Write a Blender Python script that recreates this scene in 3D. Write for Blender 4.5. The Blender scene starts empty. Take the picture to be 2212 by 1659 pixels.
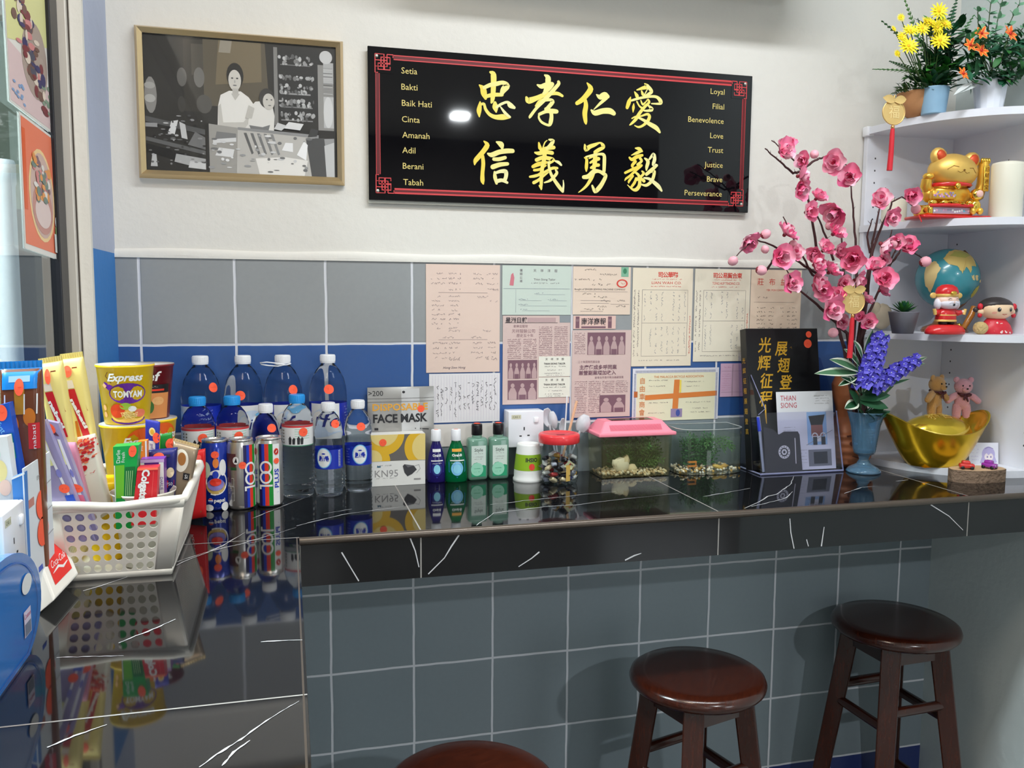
import bpy, bmesh, math, random
from mathutils import Vector, Matrix, Euler
pi = math.pi
rnd = random.Random(11)
S = bpy.context.scene
COL = S.collection
V = Vector
# ------------------------------------------------------------------ camera
FPX = 1855.4980
CC = V((0.3122442, -2.0406272, 1.5220230))
CR = V((0.9675502, -0.2525925, 0.0066118)); CU = V((0.0191636, 0.0994472, 0.9948583)); CF = V((0.2519513, 0.9624486, -0.1010607))
cd_ = bpy.data.cameras.new('camera'); cam = bpy.data.objects.new('camera', cd_); COL.objects.link(cam)
cd_.sensor_width = 36.0; cd_.lens = FPX / 2212 * 36; cd_.clip_start = .05; cd_.clip_end = 60
mw = Matrix.Identity(4)
for i in range(3):
    mw[i][0] = CR[i]; mw[i][1] = CU[i]; mw[i][2] = -CF[i]; mw[i][3] = CC[i]
cam.matrix_world = mw
S.camera = cam
def at(px, py, ax, val):
    d = CF + CR * ((px - 1106) / FPX) - CU * ((py - 829.5) / FPX)
    return CC + d * ((val - CC[ax]) / d[ax])
ZC = 1.0813          # counter top
def W(px, py, y=0.0): return at(px, py, 1, y)
def T(px, py, z=ZC): return at(px, py, 2, z)
def XP(px, py, x): return at(px, py, 0, x)

# ------------------------------------------------------------------ world, lights, exposure
S.view_settings.view_transform = 'Standard'; S.view_settings.look = 'None'
S.view_settings.exposure = 0.0; S.view_settings.gamma = 1.0; S.view_settings.use_curve_mapping = False
S.cycles.use_denoising = True; S.cycles.max_bounces = 14; S.cycles.transparent_max_bounces = 32
S.cycles.transmission_bounces = 14; S.cycles.glossy_bounces = 6; S.cycles.diffuse_bounces = 4
S.cycles.sample_clamp_indirect = 4.0; S.cycles.blur_glossy = 0.3
w = bpy.data.worlds.new('world'); S.world = w; w.use_nodes = True
bg = w.node_tree.nodes['Background']; bg.inputs[0].default_value = (.80, .90, 1, 1); bg.inputs[1].default_value = 1.3
def area(name, loc, to, sx, sy, power, col, spread=180):
    l = bpy.data.lights.new(name, 'AREA'); l.shape = 'RECTANGLE'; l.size = sx; l.size_y = sy; l.energy = power; l.color = col
    l.spread = math.radians(spread)
    o = bpy.data.objects.new(name, l); COL.objects.link(o); o.location = loc
    o.rotation_euler = (V(to) - V(loc)).to_track_quat('-Z', 'Y').to_euler(); return o
area('ceiling_light_near', (1.15, -1.05, 2.86), (1.15, -1.05, 0), 1.2, .16, 28, (.92, .965, 1))
area('ceiling_light_window_side', (.05, -1.5, 2.86), (.05, -1.5, 0), .5, .4, 16, (1, .85, .68))
area('ceiling_light_rear', (1.57, -4.35, 2.84), (1.57, -4.35, 0), .11, .11, 66, (.92, .97, 1))
area('doorway_daylight', (3.3, -5.3, 1.3), (1.3, 0, 1.0), 1.0, 1.7, 24, (.88, .95, 1))
area('added_light_rear_left', (.3, -5.4, 1.2), (1.2, 0, 1.0), .7, 1.6, 7, (.92, .97, 1))  # light added at rear left to throw the corner stool's shadow rightwards

# ------------------------------------------------------------------ materials
def lin(c):
    out = []
    for x in c[:3]:
        x = x / 255.0
        out.append(x / 12.92 if x <= .04045 else ((x + .055) / 1.055) ** 2.4)
    return (*out, 1.0)
MATS = {}
def mat(name, c=(200, 200, 200), rough=.5, metal=0, spec=.5, trans=0, ior=1.45, alpha=1, coat=0, sss=0, bump=0, bscale=200, var=0, vscale=8, sheen=0):
    if name in MATS: return MATS[name]
    m = bpy.data.materials.new(name); m.use_nodes = True; MATS[name] = m
    nt = m.node_tree; b = nt.nodes['Principled BSDF']
    I = b.inputs
    I['Base Color'].default_value = lin(c); I['Roughness'].default_value = rough; I['Metallic'].default_value = metal
    I['Specular IOR Level'].default_value = spec; I['Transmission Weight'].default_value = trans; I['IOR'].default_value = ior
    I['Alpha'].default_value = alpha; I['Coat Weight'].default_value = coat; I['Coat Roughness'].default_value = .08
    I['Sheen Weight'].default_value = sheen
    if bump or var:
        tc = nt.nodes.new('ShaderNodeTexCoord')
        if bump:
            n = nt.nodes.new('ShaderNodeTexNoise'); n.inputs['Scale'].default_value = bscale; n.inputs['Detail'].default_value = 4
            bp = nt.nodes.new('ShaderNodeBump'); bp.inputs['Strength'].default_value = bump; bp.inputs['Distance'].default_value = .01
            nt.links.new(tc.outputs['Object'], n.inputs['Vector']); nt.links.new(n.outputs['Fac'], bp.inputs['Height'])
            nt.links.new(bp.outputs['Normal'], I['Normal'])
        if var:
            n = nt.nodes.new('ShaderNodeTexNoise'); n.inputs['Scale'].default_value = vscale; n.inputs['Detail'].default_value = 5
            mx = nt.nodes.new('ShaderNodeMix'); mx.data_type = 'RGBA'; mx.blend_type = 'MULTIPLY'
            mx.inputs['Factor'].default_value = var; mx.inputs[6].default_value = lin(c)
            cr = nt.nodes.new('ShaderNodeValToRGB'); cr.color_ramp.elements[0].color = (.35, .35, .35, 1); cr.color_ramp.elements[1].color = (1, 1, 1, 1)
            cr.color_ramp.elements[0].position = .3; cr.color_ramp.elements[1].position = .7
            nt.links.new(tc.outputs['Object'], n.inputs['Vector']); nt.links.new(n.outputs['Fac'], cr.inputs[0])
            nt.links.new(cr.outputs[0], mx.inputs[7]); nt.links.new(mx.outputs[2], I['Base Color'])
    return m
def clear(name, c=(255, 255, 255), refl=1.0, tint=1.0, ior=1.45):
    """thin clear sheet (glass pane, plastic film): straight-through light plus a fresnel reflection"""
    if name in MATS: return MATS[name]
    m = bpy.data.materials.new(name); m.use_nodes = True; MATS[name] = m
    nt = m.node_tree; nt.nodes.clear()
    o = nt.nodes.new('ShaderNodeOutputMaterial'); mx = nt.nodes.new('ShaderNodeMixShader')
    t = nt.nodes.new('ShaderNodeBsdfTransparent'); g = nt.nodes.new('ShaderNodeBsdfGlossy')
    ge = nt.nodes.new('ShaderNodeNewGeometry'); dt = nt.nodes.new('ShaderNodeVectorMath'); dt.operation = 'DOT_PRODUCT'
    nt.links.new(ge.outputs['Normal'], dt.inputs[0]); nt.links.new(ge.outputs['Incoming'], dt.inputs[1])
    def M(op, a, b):
        n = nt.nodes.new('ShaderNodeMath'); n.operation = op; n.use_clamp = True
        for x, s_ in ((a, n.inputs[0]), (b, n.inputs[1])):
            if isinstance(x, (int, float)): s_.default_value = x
            else: nt.links.new(x, s_)
        return n.outputs[0]
    ab = nt.nodes.new('ShaderNodeMath'); ab.operation = 'ABSOLUTE'; nt.links.new(dt.outputs['Value'], ab.inputs[0])
    f0 = ((ior - 1) / (ior + 1)) ** 2
    k = M('MULTIPLY', M('ADD', M('MULTIPLY', M('POWER', M('SUBTRACT', 1.0, ab.outputs[0]), 5.0), 1 - f0), f0), refl)
    cc = lin(c); t.inputs[0].default_value = tuple(x * tint for x in cc[:3]) + (1,)
    g.inputs['Roughness'].default_value = .03
    nt.links.new(k, mx.inputs[0])
    nt.links.new(t.outputs[0], mx.inputs[1]); nt.links.new(g.outputs[0], mx.inputs[2]); nt.links.new(mx.outputs[0], o.inputs[0])
    return m
class ND:
    """tiny helper for procedural node graphs"""
    def __init__(s, name, rough=.4):
        s.m = bpy.data.materials.new(name); s.m.use_nodes = True; s.nt = s.m.node_tree; s.b = s.nt.nodes['Principled BSDF']
        s.b.inputs['Roughness'].default_value = rough; MATS[name] = s.m
        s.tc = s.nt.nodes.new('ShaderNodeTexCoord')
    def lk(s, a, b): s.nt.links.new(a, b)
    def val(s, x, sock):
        if isinstance(x, (int, float)): sock.default_value = x
        else: s.lk(x, sock)
    def m_(s, op, a, b=0.0, c=None):
        n = s.nt.nodes.new('ShaderNodeMath'); n.operation = op
        s.val(a, n.inputs[0]); s.val(b, n.inputs[1])
        if c is not None: s.val(c, n.inputs[2])
        return n.outputs[0]
    def xyz(s):
        n = s.nt.nodes.new('ShaderNodeSeparateXYZ'); s.lk(s.tc.outputs['Object'], n.inputs[0]); return n.outputs
    def noise(s, scale, detail=3, dist=0, vec=None, rough=.5):
        n = s.nt.nodes.new('ShaderNodeTexNoise'); n.inputs['Scale'].default_value = scale; n.inputs['Detail'].default_value = detail
        n.inputs['Distortion'].default_value = dist; n.inputs['Roughness'].default_value = rough
        s.lk(vec if vec is not None else s.tc.outputs['Object'], n.inputs['Vector']); return n.outputs[0]
    def mix(s, fac, a, b):
        n = s.nt.nodes.new('ShaderNodeMix'); n.data_type = 'RGBA'
        s.val(fac, n.inputs[0])
        for x, k in ((a, 6), (b, 7)):
            if isinstance(x, tuple): n.inputs[k].default_value = lin(x)
            else: s.lk(x, n.inputs[k])
        return n.outputs[2]
    def bump(s, h, strength=.5, dist=.002):
        n = s.nt.nodes.new('ShaderNodeBump'); n.inputs['Strength'].default_value = strength; n.inputs['Distance'].default_value = dist
        s.lk(h, n.inputs['Height']); s.lk(n.outputs[0], s.b.inputs['Normal'])
    def base(s, c): s.lk(c, s.b.inputs['Base Color'])

# ------------------------------------------------------------------ mesh helpers
def as_mat(m): return MATS[m] if isinstance(m, str) else m
class MB:
    """collects shapes and links them as one mesh object"""
    def __init__(s, xf=None): s.v = []; s.f = []; s.mi = []; s.sm = []; s.mats = []; s.X = xf or Matrix.Identity(4)
    def k(s, m):
        m = as_mat(m)
        if m not in s.mats: s.mats.append(m)
        return s.mats.index(m)
    def add(s, vs, fs, m, smooth=False):
        o = len(s.v); k = s.k(m)
        s.v += [s.X @ V(p) for p in vs]
        for f in fs: s.f.append([i + o for i in f]); s.mi.append(k); s.sm.append(smooth)
        return s
    def box(s, x0, x1, y0, y1, z0, z1, m):
        p = [(x, y, z) for z in (z0, z1) for y in (y0, y1) for x in (x0, x1)]
        return s.add(p, [(0, 2, 3, 1), (4, 5, 7, 6), (0, 1, 5, 4), (2, 6, 7, 3), (0, 4, 6, 2), (1, 3, 7, 5)], m)
    def rbox(s, c, size, r, m, seg=2, taper=None):
        b = bmesh.new(); bmesh.ops.create_cube(b, size=1)
        for q in b.verts:
            t = taper if (taper and q.co.z > 0) else (1, 1)
            q.co = V((q.co.x * size[0] * t[0], q.co.y * size[1] * t[1], q.co.z * size[2]))
        bmesh.ops.bevel(b, geom=b.edges[:], offset=r, segments=seg, profile=.5, affect='EDGES')
        for q in b.verts: q.co += V(c)
        b.verts.index_update(); s.add([q.co for q in b.verts], [[q.index for q in f.verts] for f in b.faces], m, True); b.free(); return s
    def lathe(s, prof, m, n=32, c=(0, 0, 0), sx=1, sy=1, smooth=True, cap=True, a0=0, a1=None):
        full = a1 is None; nn = n if full else n + 1
        vs = []; fs = []
        for r, z in prof:
            for i in range(nn):
                a = a0 + (2 * pi if full else (a1 - a0)) * i / n
                vs.append((c[0] + r * sx * math.sin(a), c[1] - r * sy * math.cos(a), c[2] + z))
        for j in range(len(prof) - 1):
            for i in range(n):
                i2 = (i + 1) % nn
                fs.append((j * nn + i, j * nn + i2, (j + 1) * nn + i2, (j + 1) * nn + i))
        s.add(vs, fs, m, smooth)
        if cap and full:
            if prof[0][0] > 1e-6: s.add(vs[:nn], [list(range(nn))[::-1]], m)
            if prof[-1][0] > 1e-6: s.add(vs[-nn:], [list(range(nn))], m)
        return s
    def tube(s, pts, r, m, seg=8, cap=True, flat=1.0):
        pts = [V(p) for p in pts]; rs = r if isinstance(r, (list, tuple)) else [r] * len(pts)
        vs = []; fs = []; up = None
        for i, p in enumerate(pts):
            d = (pts[min(i + 1, len(pts) - 1)] - pts[max(i - 1, 0)])
            d = d.normalized() if d.length > 1e-9 else V((0, 0, 1))
            if up is None: up = V((0, 0, 1)) if abs(d.z) < .9 else V((0, 1, 0))
            x = d.cross(up).normalized(); y = x.cross(d).normalized(); up = y
            for j in range(seg):
                a = 2 * pi * j / seg; vs.append(p + x * (rs[i] * math.cos(a)) + y * (rs[i] * flat * math.sin(a)))
        for i in range(len(pts) - 1):
            for j in range(seg):
                j2 = (j + 1) % seg; fs.append((i * seg + j, i * seg + j2, (i + 1) * seg + j2, (i + 1) * seg + j))
        s.add(vs, fs, m, True)
        if cap:
            s.add(vs[:seg], [list(range(seg))[::-1]], m); s.add(vs[-seg:], [list(range(seg))], m)
        return s
    def ball(s, c, r, m, n=16, rot=None):
        r = r if isinstance(r, (list, tuple)) else (r, r, r); h = n // 2; vs = []; fs = []
        M = Euler(rot).to_matrix() if rot else Matrix.Identity(3)
        for j in range(h + 1):
            t = pi * j / h
            for i in range(n):
                a = 2 * pi * i / n
                vs.append(V(c) + M @ V((r[0] * math.sin(t) * math.cos(a), r[1] * math.sin(t) * math.sin(a), -r[2] * math.cos(t))))
        for j in range(h):
            for i in range(n): fs.append((j * n + i, j * n + (i + 1) % n, (j + 1) * n + (i + 1) % n, (j + 1) * n + i))
        return s.add(vs, fs, m, True)
    def quad(s, a, b, c, d, m): return s.add([a, b, c, d], [(0, 1, 2, 3)], m)
    def prism(s, poly, z0, z1, m, axis=2):
        n = len(poly)
        def P(p, z): return (p[0], p[1], z) if axis == 2 else ((p[0], z, p[1]) if axis == 1 else (z, p[0], p[1]))
        vs = [P(p, z0) for p in poly] + [P(p, z1) for p in poly]
        s.add(vs, [list(range(n))[::-1], list(range(n, 2 * n))], m)
        return s.add(vs, [(i, (i + 1) % n, n + (i + 1) % n, n + i) for i in range(n)], m)
    def grid(s, fn, nu, nv, m, smooth=True):
        vs = [fn(i / nu, j / nv) for j in range(nv + 1) for i in range(nu + 1)]
        fs = [(j * (nu + 1) + i, j * (nu + 1) + i + 1, (j + 1) * (nu + 1) + i + 1, (j + 1) * (nu + 1) + i) for j in range(nv) for i in range(nu)]
        return s.add(vs, fs, m, smooth)
    def obj(s, name, parent=None, bevel=0, seg=2, sub=0, solid=0, label=None, ang=35):
        me = bpy.data.meshes.new(name); me.from_pydata([tuple(p) for p in s.v], [], s.f)
        for m in s.mats: me.materials.append(m)
        me.polygons.foreach_set('material_index', s.mi); me.polygons.foreach_set('use_smooth', s.sm); me.update()
        o = bpy.data.objects.new(name, me); COL.objects.link(o)
        if parent is not None: o.parent = parent
        if solid: q = o.modifiers.new('solid', 'SOLIDIFY'); q.thickness = solid; q.offset = 0
        if bevel: q = o.modifiers.new('bevel', 'BEVEL'); q.width = bevel; q.segments = seg; q.limit_method = 'ANGLE'; q.angle_limit = math.radians(ang)
        if sub: q = o.modifiers.new('sub', 'SUBSURF'); q.levels = sub; q.render_levels = sub
        if label: o['label'] = label
        return o
def thing(name, label, cat, loc=(0, 0, 0), rz=0, group=None, rot=None):
    o = bpy.data.objects.new(name, None); COL.objects.link(o); o.empty_display_size = .02
    o.location = loc; o.rotation_euler = rot if rot else (0, 0, rz)
    o['label'] = label; o['category'] = cat
    if group: o['group'] = group
    return o
def tag(o, label, cat, group=None, kind=None):
    o['label'] = label; o['category'] = cat
    if group: o['group'] = group
    if kind: o['kind'] = kind
    return o
def struct(o): o['kind'] = 'structure'; return o
def dup(root, loc, rz=0, label=None, skip=()):
    r = root.copy(); COL.objects.link(r); r.location = loc; r.rotation_euler = (0, 0, rz)
    if label: r['label'] = label
    for ch in list(root.children):
        if ch.name.split('.')[0] in skip: continue
        c = ch.copy(); COL.objects.link(c); c.parent = r
        for g in list(ch.children):
            d = g.copy(); COL.objects.link(d); d.parent = c
    return r

# ------------------------------------------------------------------ flat artwork (prints, labels, lettering) on a surface
LAY = .00022
def flat(o, ux=(1, 0, 0), uy=(0, 0, 1)):
    o = V(o); ux = V(ux).normalized(); uy = V(uy).normalized(); n = ux.cross(uy)
    return lambda u, v, l: o + ux * u + uy * v + n * (l * LAY)
def cyl(r, z0=0, phi=0, dr=0, c=(0, 0)):
    """around an upright cylinder / cone: u is arc length from the front, v is height"""
    def fn(u, v, l):
        rr = r + dr * v + l * LAY * 1.5; a = phi + u / r
        return V((c[0] + rr * math.sin(a), c[1] - rr * math.cos(a), z0 + v))
    return fn
def cone(r, vc, dr, phi=0):
    """like cyl, but the radius changes by dr per metre of height around v = vc"""
    def fn(u, v, l):
        rr = r + dr * (v - vc) + l * LAY * 1.5; a = phi + u / r
        return V((rr * math.sin(a), -rr * math.cos(a), v))
    return fn
TXT = {}
def glyphs(t, off=0):
    s = (t, round(off, 3))
    if s not in TXT:
        cu = bpy.data.curves.new('t', 'FONT'); cu.body = t; cu.size = 1; cu.resolution_u = 2; cu.offset = s[1]
        o = bpy.data.objects.new('t', cu); me = bpy.data.meshes.new_from_object(o)
        TXT[s] = ([(p.co.x, p.co.y) for p in me.vertices], [list(p.vertices) for p in me.polygons])
        bpy.data.objects.remove(o); bpy.data.curves.remove(cu); bpy.data.meshes.remove(me)
    return TXT[s]
class Art:
    def __init__(s, mb, fn): s.b = mb; s.n = 0; s.fn = lambda u, v, l: fn(u, v, l + .02 * (s.n % 46))
    def rect(s, x0, y0, x1, y1, m, l=1, nu=1, nv=1):
        s.n += 1; return s.b.grid(lambda a, c: s.fn(x0 + (x1 - x0) * a, y0 + (y1 - y0) * c, l), nu, nv, m, nu > 1) and s
    def poly(s, pts, m, l=1): s.n += 1; s.b.add([s.fn(x, y, l) for x, y in pts], [list(range(len(pts)))], m); return s
    def ell(s, cx, cy, rx, ry, m, l=1, n=24, a0=0, a1=2 * pi):
        full = a1 - a0 > 6.28; s.n += 1
        vs = [s.fn(cx, cy, l)] + [s.fn(cx + rx * math.cos(a0 + (a1 - a0) * i / n), cy + ry * math.sin(a0 + (a1 - a0) * i / n), l) for i in range(n + (0 if full else 1))]
        fs = [(0, 1 + i, 1 + (i + 1) % n if full else 2 + i) for i in range(n)]
        s.b.add(vs, fs, m); return s
    def ring(s, cx, cy, r0, r1, m, l=1, n=28, ky=1.0):
        s.n += 1
        vs = [s.fn(cx + r * math.cos(2 * pi * i / n), cy + ky * r * math.sin(2 * pi * i / n), l) for r in (r0, r1) for i in range(n)]
        s.b.add(vs, [(i, (i + 1) % n, n + (i + 1) % n, n + i) for i in range(n)][:], m); return s
    def line(s, pts, wd, m, l=1, closed=False):
        s.n += 1; pts = [V((p[0], p[1])) for p in pts]; n = len(pts); ws = wd if isinstance(wd, (list, tuple)) else [wd] * n
        if closed: pts = pts + [pts[0]]; ws = list(ws) + [ws[0]]; n += 1
        vs = []
        for i, p in enumerate(pts):
            a = pts[max(i - 1, 0)]; c = pts[min(i + 1, n - 1)]
            if closed and i in (0, n - 1): a = pts[-2]; c = pts[1]
            d = c - a; d = d.normalized() if d.length > 1e-9 else V((1, 0)); nrm = V((-d.y, d.x)); k = 1.0
            if 0 < i < n - 1 or closed:
                e = (p - a); e = e.normalized() if e.length > 1e-9 else d
                k = 1 / max(.5, abs(e.dot(d)))
            vs.append(s.fn(*(p + nrm * ws[i] * .5 * k), l)); vs.append(s.fn(*(p - nrm * ws[i] * .5 * k), l))
        s.b.add(vs, [(2 * i + 1, 2 * i + 3, 2 * i + 2, 2 * i) for i in range(n - 1)], m); return s
    def brush(s, pts, m, l=1, step=4):
        """a brush stroke: pts are (x, y, width), smoothed, drawn as a ribbon with round ends"""
        P = []
        n = len(pts)
        for i in range(n - 1):
            p0 = pts[max(i - 1, 0)]; p1 = pts[i]; p2 = pts[i + 1]; p3 = pts[min(i + 2, n - 1)]
            for j in range(step):
                t = j / step
                P.append([.5 * (2 * p1[k] + (p2[k] - p0[k]) * t + (2 * p0[k] - 5 * p1[k] + 4 * p2[k] - p3[k]) * t * t + (3 * p1[k] - p0[k] - 3 * p2[k] + p3[k]) * t ** 3) for k in range(3)])
        P.append(list(pts[-1]))
        s.line([(p[0], p[1]) for p in P], [max(p[2], 1e-5) for p in P], m, l)
        for p in (P[0], P[-1]): s.ell(p[0], p[1], p[2] / 2, p[2] / 2, m, l, 8)
        return s
    def text(s, t, x, y, h, m, l=2, al='c', w=None, rot=0, shear=0, bold=0):
        """h is the cap height; w squeezes the line to that width"""
        vs, fs = glyphs(t, bold / (h / .69))
        if not vs: return s
        x0 = min(p[0] for p in vs); x1 = max(p[0] for p in vs); k = h / .69; kx = k if w is None else w / (x1 - x0)
        ox = {'c': -(x0 + x1) / 2, 'l': -x0, 'r': -x1}[al]; cr, sr = math.cos(rot), math.sin(rot)
        out = []
        for px, py in vs:
            a = (px + ox) * kx + shear * py * k; c = (py - .345) * k
            out.append(s.fn(x + a * cr - c * sr, y + a * sr + c * cr, l))
        s.b.add(out, fs, m); s.n += 1
        return s
    def scrib(s, x0, y, x1, h, m, l=2, wd=.0006, gap=.25, vert=False):
        """a row of illegible small marks"""
        p = x0
        while p < x1:
            q = min(x1, p + rnd.uniform(.6, 1.4) * h)
            if rnd.random() > gap:
                pts = [(p + (q - p) * i / 3 * .8, y + rnd.uniform(-.45, .45) * h) for i in range(4)]
                if vert: pts = [(b_, a_) for a_, b_ in pts]
                s.line(pts, wd, m, l)
            p = q
        return s
ORANGE = mat('orange_sticker', (255, 96, 62), .6)
def sticker(parent, fn, u, v, r=.0105, l=4, rv=None):
    b = MB(); Art(b, fn).ell(u, v, r, rv or r, ORANGE, l, 20)
    Art(b, fn).scrib(u - r * .5, v, u + r * .5, r * .4, mat('sticker_ink', (225, 60, 40), .6), l + 1, .0004)
    return b.obj('price_sticker', parent)

# ------------------------------------------------------------------ materials of the room
def wall_paint(name, c):
    n = ND(name, .75); a = n.noise(6, 4); c2 = n.noise(55, 3)
    n.base(n.mix(n.m_('MULTIPLY', a, .16), c, tuple(int(x * .82) for x in c)))
    n.bump(n.m_('ADD', n.m_('MULTIPLY', n.noise(3.5, 3), 3.0), c2), .25, .004); return n.m
CREAM = wall_paint('cream_wall_paint', (224, 221, 214))
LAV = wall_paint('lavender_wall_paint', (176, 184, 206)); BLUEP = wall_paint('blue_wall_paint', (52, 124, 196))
PALE = wall_paint('pale_wall_paint', (205, 214, 214))
def tile_wall():
    n = ND('wall_tiles', .42); x, y, z = n.xyz()
    wob = n.m_('MULTIPLY', n.m_('SUBTRACT', n.noise(14, 2), .5), .004)
    def frac_dist(a, off):
        f = n.m_('FRACT', n.m_('DIVIDE', n.m_('ADD', n.m_('ADD', a, wob), off), .2))
        return n.m_('MINIMUM', f, n.m_('SUBTRACT', 1.0, f))
    d = n.m_('MULTIPLY', n.m_('MINIMUM', frac_dist(x, 2.0), frac_dist(z, -.01)), .2)
    thin = n.m_('LESS_THAN', d, .0027)
    up = n.m_('GREATER_THAN', z, 1.41); mid = n.m_('GREATER_THAN', z, 1.21); low = n.m_('LESS_THAN', z, .21)
    blue = n.m_('ADD', n.m_('SUBTRACT', mid, up), low)
    grey = n.mix(up, (132, 144, 150), (152, 155, 156))
    sp = n.noise(90, 4); cl = n.noise(5, 2)
    tile = n.mix(blue, grey, n.mix(low, (28, 82, 152), (24, 44, 112)))
    tile = n.mix(n.m_('MULTIPLY', n.m_('ADD', n.m_('MULTIPLY', sp, .3), n.m_('MULTIPLY', cl, .3)), .5), tile, (96, 104, 112))
    n.base(n.mix(thin, tile, (212, 214, 220)))
    h = n.m_('ADD', n.m_('MINIMUM', n.m_('DIVIDE', d, .005), 1.0), n.m_('MULTIPLY', sp, .05)); n.bump(h, .5, .0018)
    n.lk(n.m_('ADD', .38, n.m_('MULTIPLY', thin, .4)), n.b.inputs['Roughness'])
    return n.m
TILE = tile_wall()
XL = -.047; XG = -.092; XR = 2.105; YJ = -.235; ZH = 2.9; YB = -5.6
WY1 = -2.6           # far end of the window

# floor, ceiling, walls
fm = ND('floor_tiles', .3); x_, y_, z_ = fm.xyz()
fx = fm.m_('FRACT', fm.m_('DIVIDE', fm.m_('ADD', x_, 10.0), .4)); fy = fm.m_('FRACT', fm.m_('DIVIDE', fm.m_('ADD', y_, 10.0), .4))
fm.base(fm.mix(fm.m_('LESS_THAN', fm.m_('MINIMUM', fx, fy), .012), (122, 122, 120), (80, 80, 80)))
struct(MB().box(-2.0, 4.2, YB, .12, -.06, 0, fm.m).obj('floor'))
struct(MB().box(-.3, 4.2, YB, .12, ZH, ZH + .08, CREAM).obj('ceiling'))
# back wall: plaster above, tiled slab below with a small plaster ledge on top of the tiles
b = MB(); b.box(XG, 4.2, 0.004, .12, 1.6, ZH, CREAM)
b.box(XL, XR, 0, .12, 0, 1.607, TILE); b.box(XG, XL, .004, .12, 0, 1.61, BLUEP)
def ledge(u, v):
    x = XL + (XR - XL) * u; a = v * pi * .5
    return V((x, .004 - .0075 * math.cos(a) * (1 if v < 1 else 0), 1.606 + .016 * math.sin(a) + .0018 * math.sin(x * 17)))
b.grid(ledge, 60, 5, CREAM); b.box(XL, XR, -.0035, .01, 1.602, 1.6075, CREAM)
struct(b.obj('wall_back'))
struct(MB().box(XR, XR + .1, -2.0, .004, 0, ZH, PALE).obj('wall_right'))
struct(MB().box(-2, 4.2, YB - .1, YB, 0, ZH, mat('rear_wall_paint', (112, 106, 100), .8)).obj('wall_rear'))
# left wall: painted stripe, blue below the tile line, cream jamb, then the window
XO = XG - .022
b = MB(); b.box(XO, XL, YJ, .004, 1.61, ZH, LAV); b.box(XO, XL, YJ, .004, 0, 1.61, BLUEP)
b.box(XO, XL + .0012, YJ - .003, YJ + .012, 0, ZH, CREAM)
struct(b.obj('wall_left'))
struct(MB().box(XL - .2, XL, WY1, YJ - .002, 0, .985, CREAM).obj('wall_left_lower')); struct(MB().box(XL - .2, XL, WY1, YJ - .002, 2.35, ZH, CREAM).obj('wall_left_upper'))
struct(MB().box(XL - .2, XL, YB, WY1, 0, ZH, CREAM).obj('wall_left_rear')); struct(MB().box(4.1, 4.2, YB, .1, 0, ZH, CREAM).obj('wall_right_rear'))
# out-of-view box for a guessed air conditioner, added to shade the wall top
struct(MB().rbox((1.08, -.11, 2.44), (1.0, .22, .3), .05, CREAM, 4).obj('unseen_shade_box'))
# window: light aluminium edge, dark gasket, black frame, one glass pane
win = thing('window_1', 'tall glass window in a black aluminium frame', 'window', (0, 0, 0)); win['kind'] = 'structure'
ALU = mat('aluminium', (205, 200, 192), .45, .3); BLK = mat('black_frame', (24, 25, 32), .35); DK = mat('dark_gasket', (60, 52, 45), .7)
b = MB(); b.box(XG - .015, XG + .026, YJ - .034, YJ - .001, ZC - .01, 2.35, ALU); b.obj('edge_strip', win, .002)
MB().box(XG - .01, XG + .0275, YJ - .023, YJ - .017, ZC - .01, 2.35, DK).obj('gasket', win)
b = MB(); b.box(XG - .02, XG + .012, YJ - .088, YJ - .034, 1.0, 2.35, BLK); b.box(XG - .02, XG + .012, WY1, WY1 + .05, 1.0, 2.35, BLK)
b.box(XG - .02, XG + .012, WY1, YJ - .03, 1.0, 1.05, BLK); b.box(XG - .02, XG + .012, WY1, YJ - .03, 2.3, 2.36, BLK); b.obj('frame', win, .002)
MB().box(XG - .003, XG + .003, WY1 + .04, YJ - .08, 1.04, 2.31, clear('window_glass', (232, 240, 240), 1.35, .86, 1.6)).obj('pane', win)
# outside the window: dark yard wall, a bright white post, a pale roof edge
OUT = mat('dark_yard_wall', (24, 25, 30), .8)
struct(MB().box(-3.2, -3.1, -6, 6, 0, 3.6, OUT).obj('wall_outside'))
struct(MB().box(-3.2, -.3, 3.2, 3.3, 0, 3.6, OUT).obj('wall_yard'))
WHT = mat('white_gloss', (238, 240, 240), .35)
b = MB(); p0 = XP(26, 800, -.55); b.lathe([(.036, 0), (.036, 1.86), (.04, 1.87), (.04, 1.93), (.036, 1.94)], WHT, 20, (p0.x, p0.y, 0)); po = b.obj('white_post')
tag(po, 'round white post standing in the yard outside the window glass', 'post')
b = MB(); p1 = XP(0, 360, -.75); p2 = XP(34, 425, -.75)
b.prism([(p1.y - .8, p1.z + .5), (p2.y, p2.z), (p2.y, p2.z - .05), (p1.y - .8, p1.z + .43)], -.9, -.56, mat('pale_roof', (168, 176, 150), .7), 0); rf = b.obj('roof_edge')
tag(rf, 'pale sloping roof edge seen through the window above the white post', 'roof')
area('yard_daylight', (-1.6, -.6, 3.4), (-.6, 1.0, 1.2), 1.2, 1.2, 480, (.92, .97, 1))

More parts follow.
